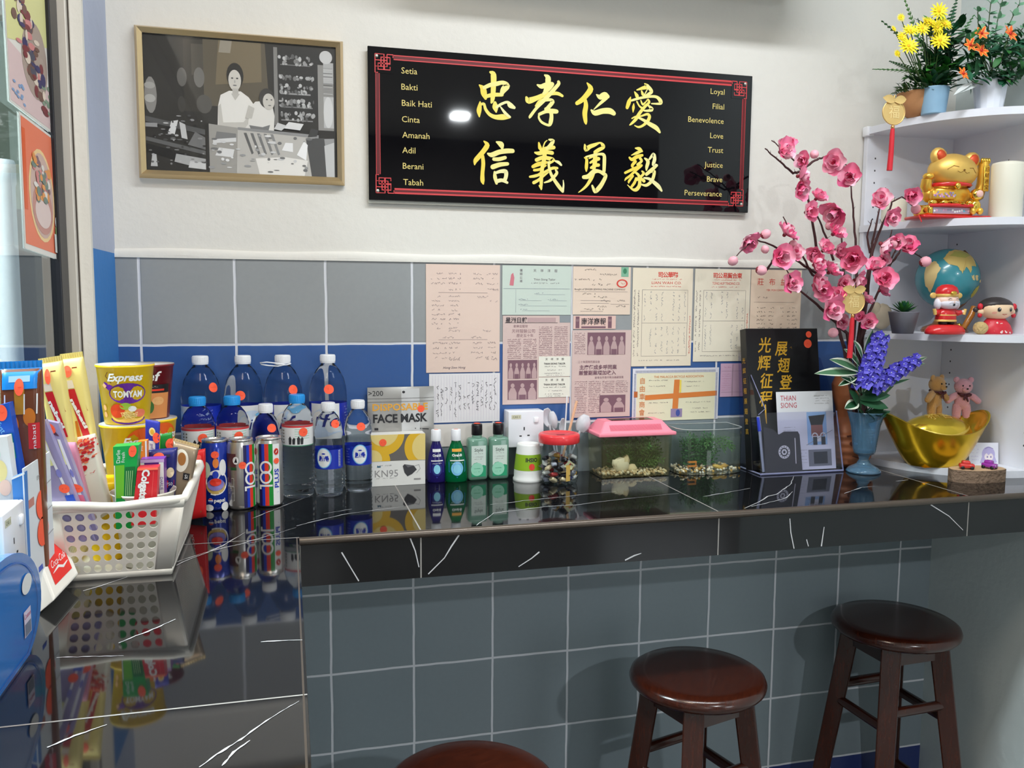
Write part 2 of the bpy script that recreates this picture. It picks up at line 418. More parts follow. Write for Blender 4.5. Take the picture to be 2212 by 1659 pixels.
# ------------------------------------------------------------------ counter
mb_ = ND('black_marble', .045); nz = mb_.noise(3, 5, 1.0)
mb_.base(mb_.mix(nz, (7, 7, 9), (20, 20, 23))); mb_.b.inputs['Specular IOR Level'].default_value = .62
VEIN = mat('marble_vein', (205, 205, 208), .12); JOINT = mat('tile_joint', (150, 146, 142), .6)
TRIMM = mat('edge_trim_bronze', (92, 82, 74), .28, .5)
YF = -.458; XA = .326; CB = ZC - .092; YL1 = -2.7
ctr = thing('counter', 'black marble tiled bar counter along the tiled wall and window', 'counter', (0, 0, 0))
b = MB()
top = [(XL, -.001), (XL, YJ - .004), (XG + .013, YJ - .004), (XG + .013, YL1), (XA, YL1), (XA, YF), (XR, YF), (XR, -.001)]
b.prism(top, ZC - .012, ZC, mb_.m)
a = Art(b, flat((0, 0, ZC), (1, 0, 0), (0, 1, 0)))
for x in (.5493, 1.1711, 1.793): a.rect(x - .0014, YF, x + .0014, -.002, JOINT, 1)
for y in (YF, -1.1, -1.75): a.rect(XG + .014, y - .0014, XA, y + .0014, JOINT, 1)
def vein(pts, wd=.003):
    P = [T(*p) for p in pts]; Q = []
    for i in range(len(P) - 1):
        for j in range(6):
            t = j / 6; p = P[i].lerp(P[i + 1], t); L = (P[i + 1] - P[i]).length
            Q.append((p.x + rnd.uniform(-1, 1) * .012 * L, p.y + rnd.uniform(-1, 1) * .02 * L))
    Q.append((P[-1].x, P[-1].y))
    a.line(Q, [wd * rnd.uniform(.25, 1.15) * (.35 + .65 * math.sin(pi * min(1, .12 + i / len(Q)))) for i in range(len(Q))], VEIN, 2)
for v_ in ([(180, 1277), (379, 1215), (433, 1197), (516, 1176), (560, 1170)], [(256, 1389), (330, 1360), (379, 1338)], [(123, 1421), (191, 1419), (267, 1417)],
           [(101, 1616), (160, 1590), (231, 1566)], [(431, 1658), (469, 1630), (520, 1598), (585, 1551), (646, 1515)], [(480, 1655), (505, 1625), (540, 1600)],
           [(563, 1387), (653, 1383)], [(380, 1222), (480, 1180), (530, 1150)], [(545, 1120), (600, 1098), (660, 1075)], [(640, 1136), (740, 1112), (870, 1095)],
           [(700, 1110), (760, 1100)], [(1030, 1135), (1066, 1109), (1176, 1095), (1241, 1091), (1467, 1066)], [(1060, 1090), (1200, 1075), (1330, 1062)],
           [(1609, 1098), (1686, 1062), (1708, 1047), (1715, 1029)], [(1625, 1095), (1700, 1075), (1712, 1062)], [(1518, 1073), (1560, 1066), (1620, 1055)],
           [(1824, 1066), (1862, 1053), (1890, 1051)], [(1935, 1040), (1962, 1037)], [(450, 1190), (520, 1176), (640, 1140)]): vein(v_)
b.obj('worktop', ctr)
b = MB(); b.box(XA, XR, YF - .004, YF + .012, CB, ZC - .011, mb_.m); b.box(XA - .012, XA, YL1, YF, CB, ZC - .012, mb_.m)
b.box(XA - .004, XA, YF - .004, YF, CB, ZC - .011, mb_.m)
a = Art(b, flat((0, YF - .004, 0)))
for x in (.5493, 1.1711, 1.793): a.rect(x - .0013, CB, x + .0013, ZC - .014, JOINT, 1)
a.rect(XA - .0005, CB, XA + .0022, ZC - .012, JOINT, 1)
for v_ in ([(738, 1193), (757, 1225), (775, 1255)], [(885, 1160), (897, 1190), (905, 1225)], [(992, 1155), (975, 1180), (960, 1205), (925, 1240)], [(1165, 1192), (1148, 1206), (1120, 1224)],
           [(1385, 1195), (1370, 1200), (1350, 1210)], [(1706, 1120), (1708, 1150), (1715, 1185)], [(1780, 1138), (1774, 1180)], [(2010, 1090), (2050, 1115), (2080, 1145)], [(1742, 1165), (1746, 1180)]):
    P = [W(*p, YF - .004) for p in v_]
    a.line([(p.x, p.z) for p in P], [.0012 + .0018 * rnd.random() for _ in P], VEIN, 2)
b.obj('front_edge', ctr)
b = MB(); b.tube([(XA - .006, YF - .002, ZC - .007), (XR, YF - .002, ZC - .007)], .0075, TRIMM, 10); b.tube([(XA - .004, YF, ZC - .004), (XA - .004, YL1, ZC - .004)], .0045, TRIMM, 8)
b.obj('edge_trim', ctr)
struct(MB().box(.0, .22, YL1, -.02, 0, CB, PALE).obj('wall_counter_base'))

# ------------------------------------------------------------------ framed shop photograph
GOLDF = mat('brushed_gold_frame', (206, 182, 140), .34, .9, bump=.05, bscale=300)
P0 = V((.009, 0, 1.773)); fw, fh = .437, .319
pic = thing('framed_photograph', 'old black and white shop photograph in a thin gold frame', 'picture', (P0.x, 0, P0.z))
b = MB()
def fbar(x0, z0, x1, z1, ix0, iz0, ix1, iz1):
    o_ = [(x0, -.004, z0), (x1, -.004, z1)]; i_ = [(ix0, -.013, iz0), (ix1, -.013, iz1)]
    t = .42
    m1 = [V(o_[k]).lerp(V(i_[k]), t) for k in (0, 1)]; m1 = [V((p.x, -.021, p.z)) for p in m1]
    bk = [V((p[0], .001, p[2])) for p in o_]
    b.add([bk[0], bk[1], o_[1], o_[0], m1[1], m1[0], i_[1], i_[0]], [(0, 1, 2, 3), (3, 2, 4, 5), (5, 4, 6, 7)], GOLDF)
k = .0165
fbar(0, 0, fw, 0, k, k, fw - k, k); fbar(fw, 0, fw, fh, fw - k, k, fw - k, fh - k); fbar(fw, fh, 0, fh, fw - k, fh - k, k, fh - k); fbar(0, fh, 0, 0, k, fh - k, k, k)
b.obj('frame', pic)
def grey(v, warm=0): return mat('photo_%d_%d' % (v, warm), (v, v - warm * .35, v - warm), .55)
b = MB(); pw_, ph_ = fw - 2 * k, fh - 2 * k
# print coordinates follow the picture: u 0..1 left to right, v 0..1 bottom to top
fl0 = flat((k, -.0085, k)); a = Art(b, lambda u, v, l: fl0(u * pw_, v * ph_, l))
a.rect(0, 0, 1, 1, grey(44, 4), 0)
def pp(pts, g, l=1, warm=0): a.poly(pts, grey(g, warm), l)
pp([(.2, .45), (.2, .98), (.32, .98), (.33, .45)], 56, 1, 8); pp([(.3, .5), (.3, .99), (.62, .99), (.64, .5)], 92, 1, 22)
pp([(.36, .66), (.38, .99), (.6, .99), (.6, .7)], 118, 2, 34); pp([(.24, .72), (.24, .95), (.3, .95), (.3, .72)], 78, 2, 12)
pp([(.38, .9), (.39, .99), (.45, .99), (.44, .9)], 150, 3, 22); pp([(.66, .45), (.66, .97), (.91, .97), (.91, .45)], 40, 1)
for (x, y, w_, h_, g) in ((.165, .63, .05, .14, 104), (.25, .63, .055, .15, 112), (.26, .44, .08, .14, 84), (.165, .44, .04, .12, 62), (0, .42, .062, .27, 138), (.0, .5, .055, .06, 176), (.0, .6, .055, .05, 165)):
    a.ell(x + w_ / 2, y + h_ / 2, w_ / 2, h_ / 2, grey(g, 6), 2, 14)
a.rect(.665, .38, .685, .97, grey(128, 4), 3); a.rect(.7, .62, .86, .632, grey(150), 3); a.rect(.7, .42, .87, .43, grey(130), 3); a.rect(.7, .52, .87, .53, grey(120), 3); a.rect(.7, .84, .86, .847, grey(120), 3)
for i in range(150):
    x = rnd.uniform(.695, .875); y = rnd.choice((.44, .47, .54, .57, .64, .68, .75, .86, .9)) + rnd.uniform(-.012, .012)
    a.ell(x, y, rnd.uniform(.004, .011), rnd.uniform(.006, .02), grey(rnd.choice((90, 120, 150, 170, 190))), 4, 8)
a.rect(.9, .36, .985, .86, grey(142, 4), 3); a.rect(.93, .38, .985, .62, grey(184), 4); a.rect(.93, .72, .985, .88, grey(172), 4); a.ell(.955, .5, .026, .12, grey(206), 5); a.ell(.945, .92, .035, .05, grey(196), 4)
for i in range(16): a.rect(.93, .64 + i * .013, .98, .645 + i * .013, grey(rnd.choice((100, 150, 190))), 5)
# shelves and goods on the left
pp([(0, .36), (0, .4), (.3, .32), (.3, .28)], 84, 3); pp([(0, .22), (0, .25), (.3, .16), (.3, .13)], 96, 3); pp([(0, .14), (0, .2), (.28, .1), (.28, .03)], 24, 3)
pp([(.11, .27), (.13, .37), (.165, .38), (.145, .27)], 214, 4); pp([(.18, .25), (.17, .37), (.2, .35), (.21, .24)], 196, 4); pp([(.21, .2), (.25, .3), (.3, .26), (.3, .17)], 112, 4)
pp([(.14, .07), (.15, .13), (.3, .1), (.3, .02)], 170, 4); pp([(.21, .03), (.22, .08), (.3, .07), (.3, .02)], 204, 5); pp([(.02, .03), (.03, .12), (.05, .12), (.055, .03)], 188, 4); pp([(0, .32), (0, .35), (.06, .35), (.06, .32)], 150, 4)
for i in range(60): a.ell(rnd.uniform(0, .3), rnd.uniform(.05, .42), rnd.uniform(.004, .016), rnd.uniform(.003, .009), grey(rnd.choice((30, 70, 100, 140, 180))), 5, 8)
# woman
pp([(.365, .33), (.37, .5), (.385, .585), (.43, .62), (.49, .62), (.53, .58), (.56, .52), (.57, .33)], 226, 6, 8)
pp([(.37, .34), (.37, .5), (.385, .52), (.395, .38), (.5, .39), (.535, .45), (.545, .42), (.5, .33)], 196, 7, 10); pp([(.44, .6), (.46, .55), (.485, .6)], 190, 7, 10)
a.ell(.462, .735, .044, .095, grey(40, 4), 6, 20); a.ell(.46, .7, .033, .078, grey(204, 12), 7, 20); a.rect(.447, .6, .478, .64, grey(186, 10), 7)
for ex in (-.013, .013): a.ell(.46 + ex, .715, .006, .006, grey(70), 8, 8)
a.ell(.46, .662, .011, .005, grey(120), 8, 8); a.ell(.46, .69, .004, .012, grey(176, 8), 8, 8)
# boy
pp([(.52, .33), (.535, .5), (.565, .55), (.62, .56), (.655, .52), (.665, .45), (.66, .33)], 220, 9, 8); pp([(.53, .37), (.54, .33), (.63, .33), (.64, .38), (.6, .36)], 120, 10)
pp([(.51, .42), (.53, .52), (.56, .5), (.545, .42)], 190, 10, 10); a.ell(.625, .58, .04, .075, grey(58, 4), 10, 20); a.ell(.635, .555, .031, .062, grey(198, 12), 11, 20)
for ex in (-.01, .014): a.ell(.636 + ex, .57, .005, .005, grey(70), 12, 8)
a.ell(.64, .527, .009, .004, grey(110), 12, 8)
# glass counter
pp([(.305, .0), (.31, .37), (.32, .37), (.32, .0)], 30, 12); pp([(.32, .0), (.32, .365), (.47, .345), (.46, 0)], 156, 12, 8); pp([(.35, .25), (.36, .31), (.46, .3), (.46, .25)], 120, 13)
pp([(.46, 0), (.47, .345), (.62, .34), (.88, .31), (.92, 0)], 188, 12, 8); pp([(.47, .33), (.47, .35), (.9, .32), (.9, .295)], 140, 13)
pp([(.58, 0), (.56, .12), (.72, .14), (.84, .12), (.82, 0)], 226, 13, 8); pp([(.35, .13), (.37, .19), (.45, .18), (.44, .12)], 214, 13); pp([(.34, .22), (.34, .25), (.46, .27), (.46, .24)], 208, 13)
for i in range(5): pp([(.5 + i * .035, .31), (.515 + i * .035, .31), (.55 + i * .035, .16), (.54 + i * .035, .15)], 96 + 10 * i, 14)
pp([(.7, .19), (.72, .25), (.76, .25), (.76, .18)], 230, 14); pp([(.78, .16), (.82, .27), (.84, .24), (.83, .12)], 236, 14); pp([(.86, .0), (.83, .29), (.93, .3), (.95, 0)], 76, 13); pp([(.9, 0), (.89, .29), (.985, .3), (.985, 0)], 150, 12)
pp([(.71, .36), (.74, .41), (.82, .4), (.8, .35)], 216, 14); pp([(.66, .35), (.68, .4), (.73, .38), (.7, .34)], 200, 14); pp([(.84, .3), (.86, .37), (.9, .36), (.89, .31)], 60, 14); pp([(.94, 0), (.93, .24), (.985, .27), (.985, 0)], 190, 14)
for i in range(50): a.ell(rnd.uniform(.33, .86), rnd.uniform(.02, .3), rnd.uniform(.004, .02), rnd.uniform(.003, .012), grey(rnd.choice((110, 150, 200, 220))), 15, 8)
b.obj('photo_print', pic)
MB().box(k - .002, fw - k + .002, -.0118, -.0112, k - .002, fh - k + .002, clear('picture_glass', (255, 255, 255), .6)).obj('glass', pic)

# ------------------------------------------------------------------ black sign board with gold brush characters
SX, SZ, SW, SH = .5, 1.742, .971, .343
sg = thing('sign_board', 'glossy black board with gold brush characters and red fret border', 'sign', (SX, 0, SZ))
BLKG = mat('black_acrylic', (10, 10, 14), .03, 0, .55); RED1 = mat('sign_red', (205, 62, 66), .4); RED2 = mat('sign_dark_red', (96, 16, 24), .4)
GOLD1 = mat('sign_gold', (238, 205, 62), .4); GOLD2 = mat('sign_pale_gold', (242, 232, 150), .4); GOLDT = mat('sign_gold_text', (222, 202, 120), .4)
YS = -.013
MB().box(0, SW, YS, -.006, 0, SH, BLKG).obj('board', sg, .0015)
b = MB(); b.box(-.001, SW - .004, -.006, .0, -.006, SH - .01, mat('clear_edge', (206, 206, 196), .2)); b.obj('backing', sg)
sf = flat((0, YS - .0002, 0))
b = MB(); a = Art(b, sf); i0, i1 = .0175, .0265
for (x0, y0, x1, y1) in ((i0, i0, SW - i0, i1), (i0, SH - i1, SW - i0, SH - i0), (i0, i0, i1, SH - i0), (SW - i1, i0, SW - i0, SH - i0)): a.rect(x0, y0, x1, y1, RED2, 0)
for d in (i0, i1): a.line([(d, d), (SW - d, d), (SW - d, SH - d), (d, SH - d)], .0022, RED1, 1, True)
def knot(cx, cy, sx_, sy_):
    s_ = .0068
    a.rect(cx - .002 * sx_, cy - .002 * sy_, cx + 6.2 * s_ * sx_, cy + 6.2 * s_ * sy_, BLKG, 2)
    for p in ([(0, 0), (0, 4), (2, 4), (2, 1), (5, 1), (5, 3), (1, 3), (1, 5), (3, 5), (3, 0), (0, 0)], [(4, 0), (4, 4), (2, 4)], [(4, 2), (0, 2)], [(3, 5), (5, 5), (5, 4)], [(4, 0), (6, 0), (6, 1)], [(0, 4), (0, 6), (1, 6)]):
        a.line([(cx + x * s_ * sx_, cy + y * s_ * sy_) for x, y in p], .0021, RED1, 3)
knot(i0 - .001, i0 - .001, 1, 1); knot(SW - i0 + .001, i0 - .001, -1, 1); knot(i0 - .001, SH - i0 + .001, 1, -1); knot(SW - i0 + .001, SH - i0 + .001, -1, -1)
b.obj('border', sg)
def suv(px, py):
    p = W(px, py, YS); return p.x - SX, p.z - SZ
b = MB(); a = Art(b, sf)
for t, px, py in (('Setia', 867, 152), ('Bakti', 867, 187), ('Baik Hati', 868, 222), ('Cinta', 868, 257), ('Amanah', 869, 291), ('Adil', 869, 324), ('Berani', 870, 358), ('Tabah', 871, 393)):
    u, v = suv(px, py); b = MB(); Art(b, sf).text(t, u, v, .0135, GOLDT, 2, 'l'); b.obj('lettering', sg)
for t, px, py in (('Loyal', 1565, 199), ('Filial', 1564, 231), ('Benevolence', 1563, 262), ('Love', 1562, 294), ('Trust', 1562, 325), ('Justice', 1561, 357), ('Brave', 1560, 388), ('Perseverance', 1559, 419)):
    u, v = suv(px, py); b = MB(); Art(b, sf).text(t, u, v, .0135, GOLDT, 2, 'r'); b.obj('lettering', sg)
CH = {
(1015, 145): '52,13,5 60,20,13 60,50,12 58,80,10 55,91,5;24,46,3 33,55,13 36,68,14 40,80,7;36,53,8 52,46,9 68,43,10 84,40,9 94,48,14 86,58,14 80,70,8;42,75,8 60,71,9 82,71,8;26,89,3 25,100,9 23,113,11 24,127,3;30,95,6 36,95,6 40,108,7 50,121,8 65,128,10 85,128,13 102,128,6;102,128,5 90,118,7 78,102,3;64,92,8 65,103,14 67,115,4;68,103,6 80,95,6 95,90,6 103,98,12 113,104,7',
(1120, 150): '67,15,4 75,22,13 74,40,12 68,58,10;48,40,4 58,44,10 72,40,12 86,38,10;86,39,9 78,50,8 64,62,7;102,32,7 102,38,8 90,52,9 74,70,9 60,84,9 45,100,7 30,120,7 28,124,4;20,72,6 26,80,14 45,74,11 65,66,10 85,62,8 100,62,8 112,68,6;43,94,3 52,82,5 64,77,6;62,80,6 80,78,7 87,83,9 78,95,9 70,102,7;70,102,9 80,105,9 84,118,9 82,135,10 77,143,6 60,136,6 52,125,5 52,116,4;53,115,7 70,108,8 85,107,11 97,108,10',
(1230, 165): '45,17,3 54,32,13 42,50,12 30,62,11 19,69,9;40,60,8 42,75,11 39,95,12 41,115,9 42,121,5;69,47,3 78,53,12 90,48,14 98,52,9;95,55,8 80,68,7 62,85,2;56,87,5 65,94,12 85,89,13 103,89,14 113,95,11',
(1335, 165): '68,19,3 75,26,10 60,31,7 48,35,3;75,25,8 82,33,9 85,40,8 76,47,7 66,52,5;42,40,3 48,50,9 50,56,4;60,38,4 63,46,7 66,50,3;76,31,2 70,42,3 66,50,2;32,53,2 28,65,10 23,80,8;34,62,5 55,56,6 80,52,6 98,53,7 108,63,10 107,70,6 85,70,3;40,70,2 39,80,7 38,92,2;48,65,4 54,76,4 62,82,6;58,62,3 63,72,5 72,64,3 76,60,5 79,67,6 68,78,7 55,94,8 45,110,8 33,122,5 29,125,2;77,75,4 86,84,9 78,88,6 66,88,4;35,108,3 45,103,4 58,102,4 74,97,6 80,103,8 75,115,8 63,126,6 52,130,5 42,126,2;52,106,5 66,113,7 80,122,10 97,132,11 106,143,6',
(1010, 290): '42,18,3 50,28,11 40,44,11 28,58,11 20,68,10 18,78,3;38,55,8 40,75,9 38,100,9 38,118,10 40,127,4;74,20,4 85,26,13 88,34,8;52,50,5 62,53,11 80,46,11 100,43,11 115,43,10;67,64,8 80,64,9 96,60,8;64,84,11 82,78,10 102,76,8;69,97,5 70,110,9 74,126,6;72,99,6 85,95,8 97,96,10 98,108,9 94,119,9;76,120,9 88,118,8 101,124,6',
(1130, 290): '40,22,4 43,35,9 46,39,4;50,36,3 55,22,3 61,16,2;66,14,4 76,17,8 70,28,9 60,37,7;46,41,8 62,36,9 78,34,9;30,47,4 40,49,9 58,46,9 74,48,9;55,38,10 54,60,10 50,80,9 47,100,9 46,125,8 46,141,4;34,66,9 50,60,9 66,62,9 76,66,9 66,74,7;25,83,8 38,77,10 52,74,9 60,72,6;28,92,6 42,90,6 58,80,4;17,109,5 30,107,7 45,102,6 62,93,6 75,87,7 87,87,6;34,105,3 46,97,3;27,124,8 38,118,7 50,108,6 64,98,3;42,132,5 46,138,6;65,72,6 66,85,6 71,102,7 80,118,8 92,135,9 101,147,6;101,146,6 103,130,4 102,118,2;83,92,4 86,99,7 78,110,7 68,119,6 54,124,3;82,69,4 90,72,7 97,79,5',
(1230, 290): '39,27,4 42,38,11 52,32,10 65,27,8 78,22,4 85,28,9 86,34,8 75,40,9 65,46,8;39,60,4 44,65,7 43,85,8 43,95,3;42,58,4 60,54,6 78,51,6 88,54,8 89,70,9 88,95,8;66,50,10 65,70,11 62,88,9;53,73,5 65,66,8 74,63,9;55,86,6 66,80,8 74,79,8;50,62,3 60,57,5;36,110,9 48,108,11 62,96,11 75,95,8 88,102,9 92,108,9 84,125,10 75,138,11 65,146,9 58,132,5;62,96,9 56,112,9 45,130,7 34,141,5 23,149,2',
(1335, 300): '44,24,3 54,26,9 61,32,5;34,42,2 48,36,7 58,32,6;29,48,5 36,53,8 48,46,9 62,42,6;56,50,7 60,57,6 50,66,7;44,58,8 36,68,7 38,73,5;18,87,6 35,79,7 50,73,8 60,68,6;58,70,6 44,82,6 30,95,6 20,102,5 17,107,2;44,86,5 52,93,7 55,105,8 54,120,9 46,130,9 36,129,5 24,118,2;38,95,5 28,108,6 27,113,3;46,101,6 42,112,7 34,123,6;48,104,8 60,95,6 65,88,7 61,83,4;57,100,6 66,108,8;68,50,4 76,58,9 73,72,8 72,80,4;80,52,5 90,40,8 93,52,9 90,66,8 98,68,7;99,68,6 85,80,9 72,91,8;85,84,6 92,84,8 90,98,8 84,110,8 72,119,7 60,117,4;66,100,4 80,103,7 92,112,9 103,122,10 111,133,5'}
for (ox, oy), s_ in CH.items():
    b = MB(); a = Art(b, sf)
    for st in s_.split(';'):
        pts = []
        for q in st.split(' '):
            x, y, w_ = [float(t) for t in q.split(',')]
            u, v = suv(ox + x * 10 / 11.85, oy + y * 10 / 11.85); pts.append((u, v, w_ * 10 / 11.85 / 915))
        xm = sum(float(q.split(',')[0]) for q in st.split(' ')) / len(pts)
        g_ = mat('sign_gold_%d' % int(min(4, max(0, xm // 22))), [(240, 206, 50), (238, 212, 78), (238, 220, 104), (236, 226, 140), (236, 230, 165)][int(min(4, max(0, xm // 22)))], .4)
        a.brush([(p[0], p[1], p[2] * 1.12) for p in pts], g_, 2 + int(min(4, max(0, xm // 22))))
    b.obj('character', sg)
mat('screw_head', (200, 196, 186), .3, .8)
for x, z in ((.02, SH - .021), (SW - .02, .021), (.02, .021), (SW - .02, SH - .021)): MB().ball((x, YS - .0005, z), (.0042, .0022, .0042), MATS["screw_head"], 12).obj("screw", sg)

# ------------------------------------------------------------------ papers pasted on the tiles
INK = mat('faded_ink', (112, 100, 110), .7); INKD = mat('dark_print', (62, 54, 60), .7); INKR = mat('red_print', (214, 66, 56), .7); INKB = mat('blue_grey_ink', (120, 124, 146), .7)
def paper(name, x0, z0, x1, z1, c, label, cat='paper', y=-.0012, group=None):
    b = MB(); b.box(0, x1 - x0, -.0006, .0002, 0, z1 - z0, mat('paper_%02x%02x%02x' % c, c, .75))
    t = thing(name, label, cat, (x0, y, z0), group=group); b.obj('sheet', t)
    pb = MB(); return t, pb, Art(pb, flat((0, -.0007, 0))), x1 - x0, z1 - z0
t, pb, a, w_, h_ = paper('handwritten_ledger', .633, 1.339, .814, 1.598, (224, 200, 187), 'tall pinkish handwritten account sheet, first from the left in the top row')
for i in range(3): a.scrib(.012, h_ - .022 - i * .0115, .05, .006, INK, 1); a.scrib(.055, h_ - .022 - i * .0115, .085, .006, INK, 1); a.scrib(.115, h_ - .022 - i * .0115, .14, .006, INK, 1); a.scrib(.148, h_ - .022 - i * .0115, .176, .006, INK, 1)
for i in range(8): a.scrib(.014, h_ - .076 - i * .0108, .046, .006, INK, 1); a.scrib(.055, h_ - .076 - i * .0108, .082, .006, INK, 1)
for i in range(4): a.scrib(.016, h_ - .188 - i * .0118, .052, .006, INK, 1); a.scrib(.056, h_ - .188 - i * .0118, .085, .006, INK, 1); a.scrib(.11, h_ - .188 - i * .0118, .138, .006, INK, 1); a.scrib(.145, h_ - .188 - i * .0118, .172, .006, INK, 1)
for x, z in ((.055, .2), (.15, .2), (.125, .182), (.148, .172), (.055, .1), (.135, .1), (.04, .085), (.11, .085), (.148, .031), (.055, .031)): a.scrib(x, z, x + .028, .006, INK, 1)
for z in (.192, .079): a.line([(.03, z), (.15, z)], .0005, INK)
a.text('Hong Siew Hong', .068, .012, .0055, INK, 1, shear=.3); pb.obj('handwriting', t)
t, pb, a, w_, h_ = paper('tailor_receipt', .820, 1.478, .996, 1.598, (200, 212, 202), 'pale green printed receipt form pasted second in the top row')
for i, ch in enumerate('天祥洋服'): a.text(ch, .082 + i * .018, h_ - .012, .0055, INK, 1)
for i, ch in enumerate('價錢公道'): a.text(ch, .047, h_ - .012 - i * .0085, .005, INK, 1)
a.text('Thian Siong Tailor', .107, h_ - .033, .0048, INK, 1, w=.056); a.scrib(.07, h_ - .042, .145, .003, INK, 1); a.line([(.003, h_ - .056), (w_ - .004, h_ - .056)], .0006, INKB)
a.poly([(.018, h_ - .048), (.022, h_ - .022), (.027, h_ - .018), (.03, h_ - .03), (.028, h_ - .049)], mat('pink_figure', (206, 120, 132), .7), 1)
for z, x0, x1 in ((.05, .085, .16), (.035, .045, .1), (.035, .12, .165), (.022, .045, .165), (.01, .05, .12)): a.line([(x0, z), (x1, z)], .0004, INKB); a.scrib(x0 - .004, z + .003, x0 + .02, .004, INKB, 1)
a.line([(.034, .006), (.034, .062)], .0005, INKB); pb.obj('print', t)
t, pb, a, w_, h_ = paper('insurance_receipt', 1.001, 1.479, 1.154, 1.598, (228, 208, 190), 'cream receipt with a red oval stamp and green postage stamp')
a.text('Bought of SINGER SEWING MACHINE COMPANY', .072, h_ - .056, .0042, INKD, 1, w=.135)
for x0, x1, z in ((.03, .06, .112), (.07, .115, .1), (.005, .075, .087), (.05, .1, .075), (.025, .06, .052), (.055, .09, .044), (.07, .1, .034), (.03, .08, .013), (.06, .09, .02), (.118, .14, .035), (.115, .14, .021)): a.scrib(x0, z, x1, .006, INKD, 1, .0007)
for x0, x1, z in ((.005, .145, .057), (.02, .095, .035), (.02, .095, .028), (.02, .08, .008), (.1, .15, .026)): a.line([(x0, z), (x1, z)], .0005, INK)
a.ring(.13, .078, .011, .015, INKR, 1, ky=.7); a.scrib(.121, .078, .139, .006, INKR, 1)
a.rect(.127, .095, .147, h_, mat('green_stamp', (128, 180, 152), .7), 1); a.ell(.137, .109, .005, .007, mat('green_stamp_dark', (62, 130, 96), .7), 2); pb.obj('print', t)
def invoice(x0, z0, x1, z1, title, sub, label, c=(231, 224, 204)):
    t, pb, a, w_, h_ = paper('cloth_invoice', x0, z0, x1, z1, c, label)
    n = len(title); s_ = .0105
    for i, ch in enumerate(title): a.text(ch, w_ * .58 + (i - (n - 1) / 2) * s_ * 1.32, h_ - .017, s_, INKR, 1, bold=.0003)
    a.text(sub, w_ * .56, h_ - .037, .0065, INKR, 1, w=w_ * .5); a.scrib(w_ * .32, h_ - .028, w_ * .82, .003, INKR, 1); a.scrib(w_ * .3, h_ - .046, w_ * .8, .003, INKR, 1)
    zt = h_ - .055; zb = .026; xa = w_ * .16; xb = w_ * .92
    a.line([(xa, zb), (xb, zb), (xb, zt), (xa, zt)], .0006, INK, 1, True); zm = zb + (zt - zb) * .5; a.line([(xa, zm), (xb, zm)], .0006, INK)
    for i in range(8):
        x = xa + (xb - xa) * (i + .5) / 8
        for (q0, q1) in ((zm + .006, zt - .004), (zb + .006, zm - .01)):
            if rnd.random() < .8: a.scrib(q0, x, q1, .006, INKB, 1, .0006, .35, True)
    for x in (w_ * .035, w_ * .1): a.scrib(zb, x, zt, .005, INK, 1, .0008, .3, True)
    a.scrib(zb, w_ * .965, zm + .02, .005, INKR, 1, .0009, .2, True); a.scrib(.02, .015, w_ * .8, .003, INK, 1); pb.obj('print', t)
invoice(1.160, 1.347, 1.326, 1.597, '司公華聯', 'LIAN WAH CO.', 'cream invoice headed in red LIAN WAH CO., left of the TONG HUP sheet', (231, 220, 198))
invoice(1.332, 1.357, 1.491, 1.597, '司公易貿合東', 'TONG HUP TRADING CO.', 'cream invoice headed in red TONG HUP TRADING CO.')
t, pb, a, w_, h_ = paper('cloth_shop_bill', 1.493, 1.40, 1.643, 1.597, (228, 208, 186), 'peach coloured cloth shop bill behind the pink blossom')
for i, ch in enumerate('莊布益'): a.text(ch, .028 + i * .034, h_ - .032, .0135, INKR, 1)
a.text('YEK POH CHONG', .075, h_ - .053, .005, INKR, 1); a.line([(.01, h_ - .085), (.13, h_ - .085)], .0005, INK)
for i in range(6):
    for x0, x1 in ((.02, .045), (.055, .07), (.09, .1), (.11, .118), (.125, .14)): a.scrib(x0, h_ - .1 - i * .0105, x1, .005, INKD, 1, .0007)
a.scrib(.012, h_ - .073, .05, .007, INKD, 1); pb.obj('print', t)
NEWS = (212, 188, 182); NP = mat('newsprint_ink', (150, 118, 124), .8); NPD = mat('newsprint_photo', (126, 92, 104), .8); NPL = mat('newsprint_light', (188, 160, 160), .8)
def newsphoto(a, x0, z0, x1, z1, n):
    a.rect(x0, z0, x1, z1, NPD, 1); w_ = (x1 - x0) / n; h_ = z1 - z0
    for i in range(n):
        x = x0 + w_ * (i + .5); a.ell(x, z0 + h_ * .72, w_ * .2, h_ * .12, NPL, 2, 12)
        a.poly([(x - w_ * .4, z0), (x - w_ * .42, z0 + h_ * .35), (x - w_ * .2, z0 + h_ * .6), (x + w_ * .2, z0 + h_ * .6), (x + w_ * .42, z0 + h_ * .35), (x + w_ * .4, z0)], NPL, 2)
        if i % 2: a.rect(x - w_ * .35, z0, x + w_ * .35, z0 + h_ * .25, NPD, 3)
def col_(a, x0, z0, x1, z1):
    z = z1
    while z > z0: a.scrib(x0, z, x1, .0028, NP, 1, .0009, .12); z -= .0046
t, pb, a, w_, h_ = paper('newspaper_cutting', .822, 1.257, .995, 1.476, NEWS, 'pink newspaper cutting with two group photos under a green receipt')
pb2 = MB(); a.text('星洲日報', .034, h_ - .011, .0095, INKD, 1, bold=.0003); a.rect(.062, h_ - .016, .135, h_ - .005, NPL, 1); a.line([(.005, h_ - .0175), (.14, h_ - .0175)], .001, INKD)
a.rect(.145, h_ - .017, w_ + .001, h_ + .001, mat('tile_peep', (140, 146, 150), .5), 1)
a.text('歡樂盃籃球', .045, h_ - .026, .005, NP, 1); a.text('天祥服裝公司', .052, h_ - .038, .007, NP, 1); a.text('歷史五十年', .056, h_ - .049, .006, NP, 1)
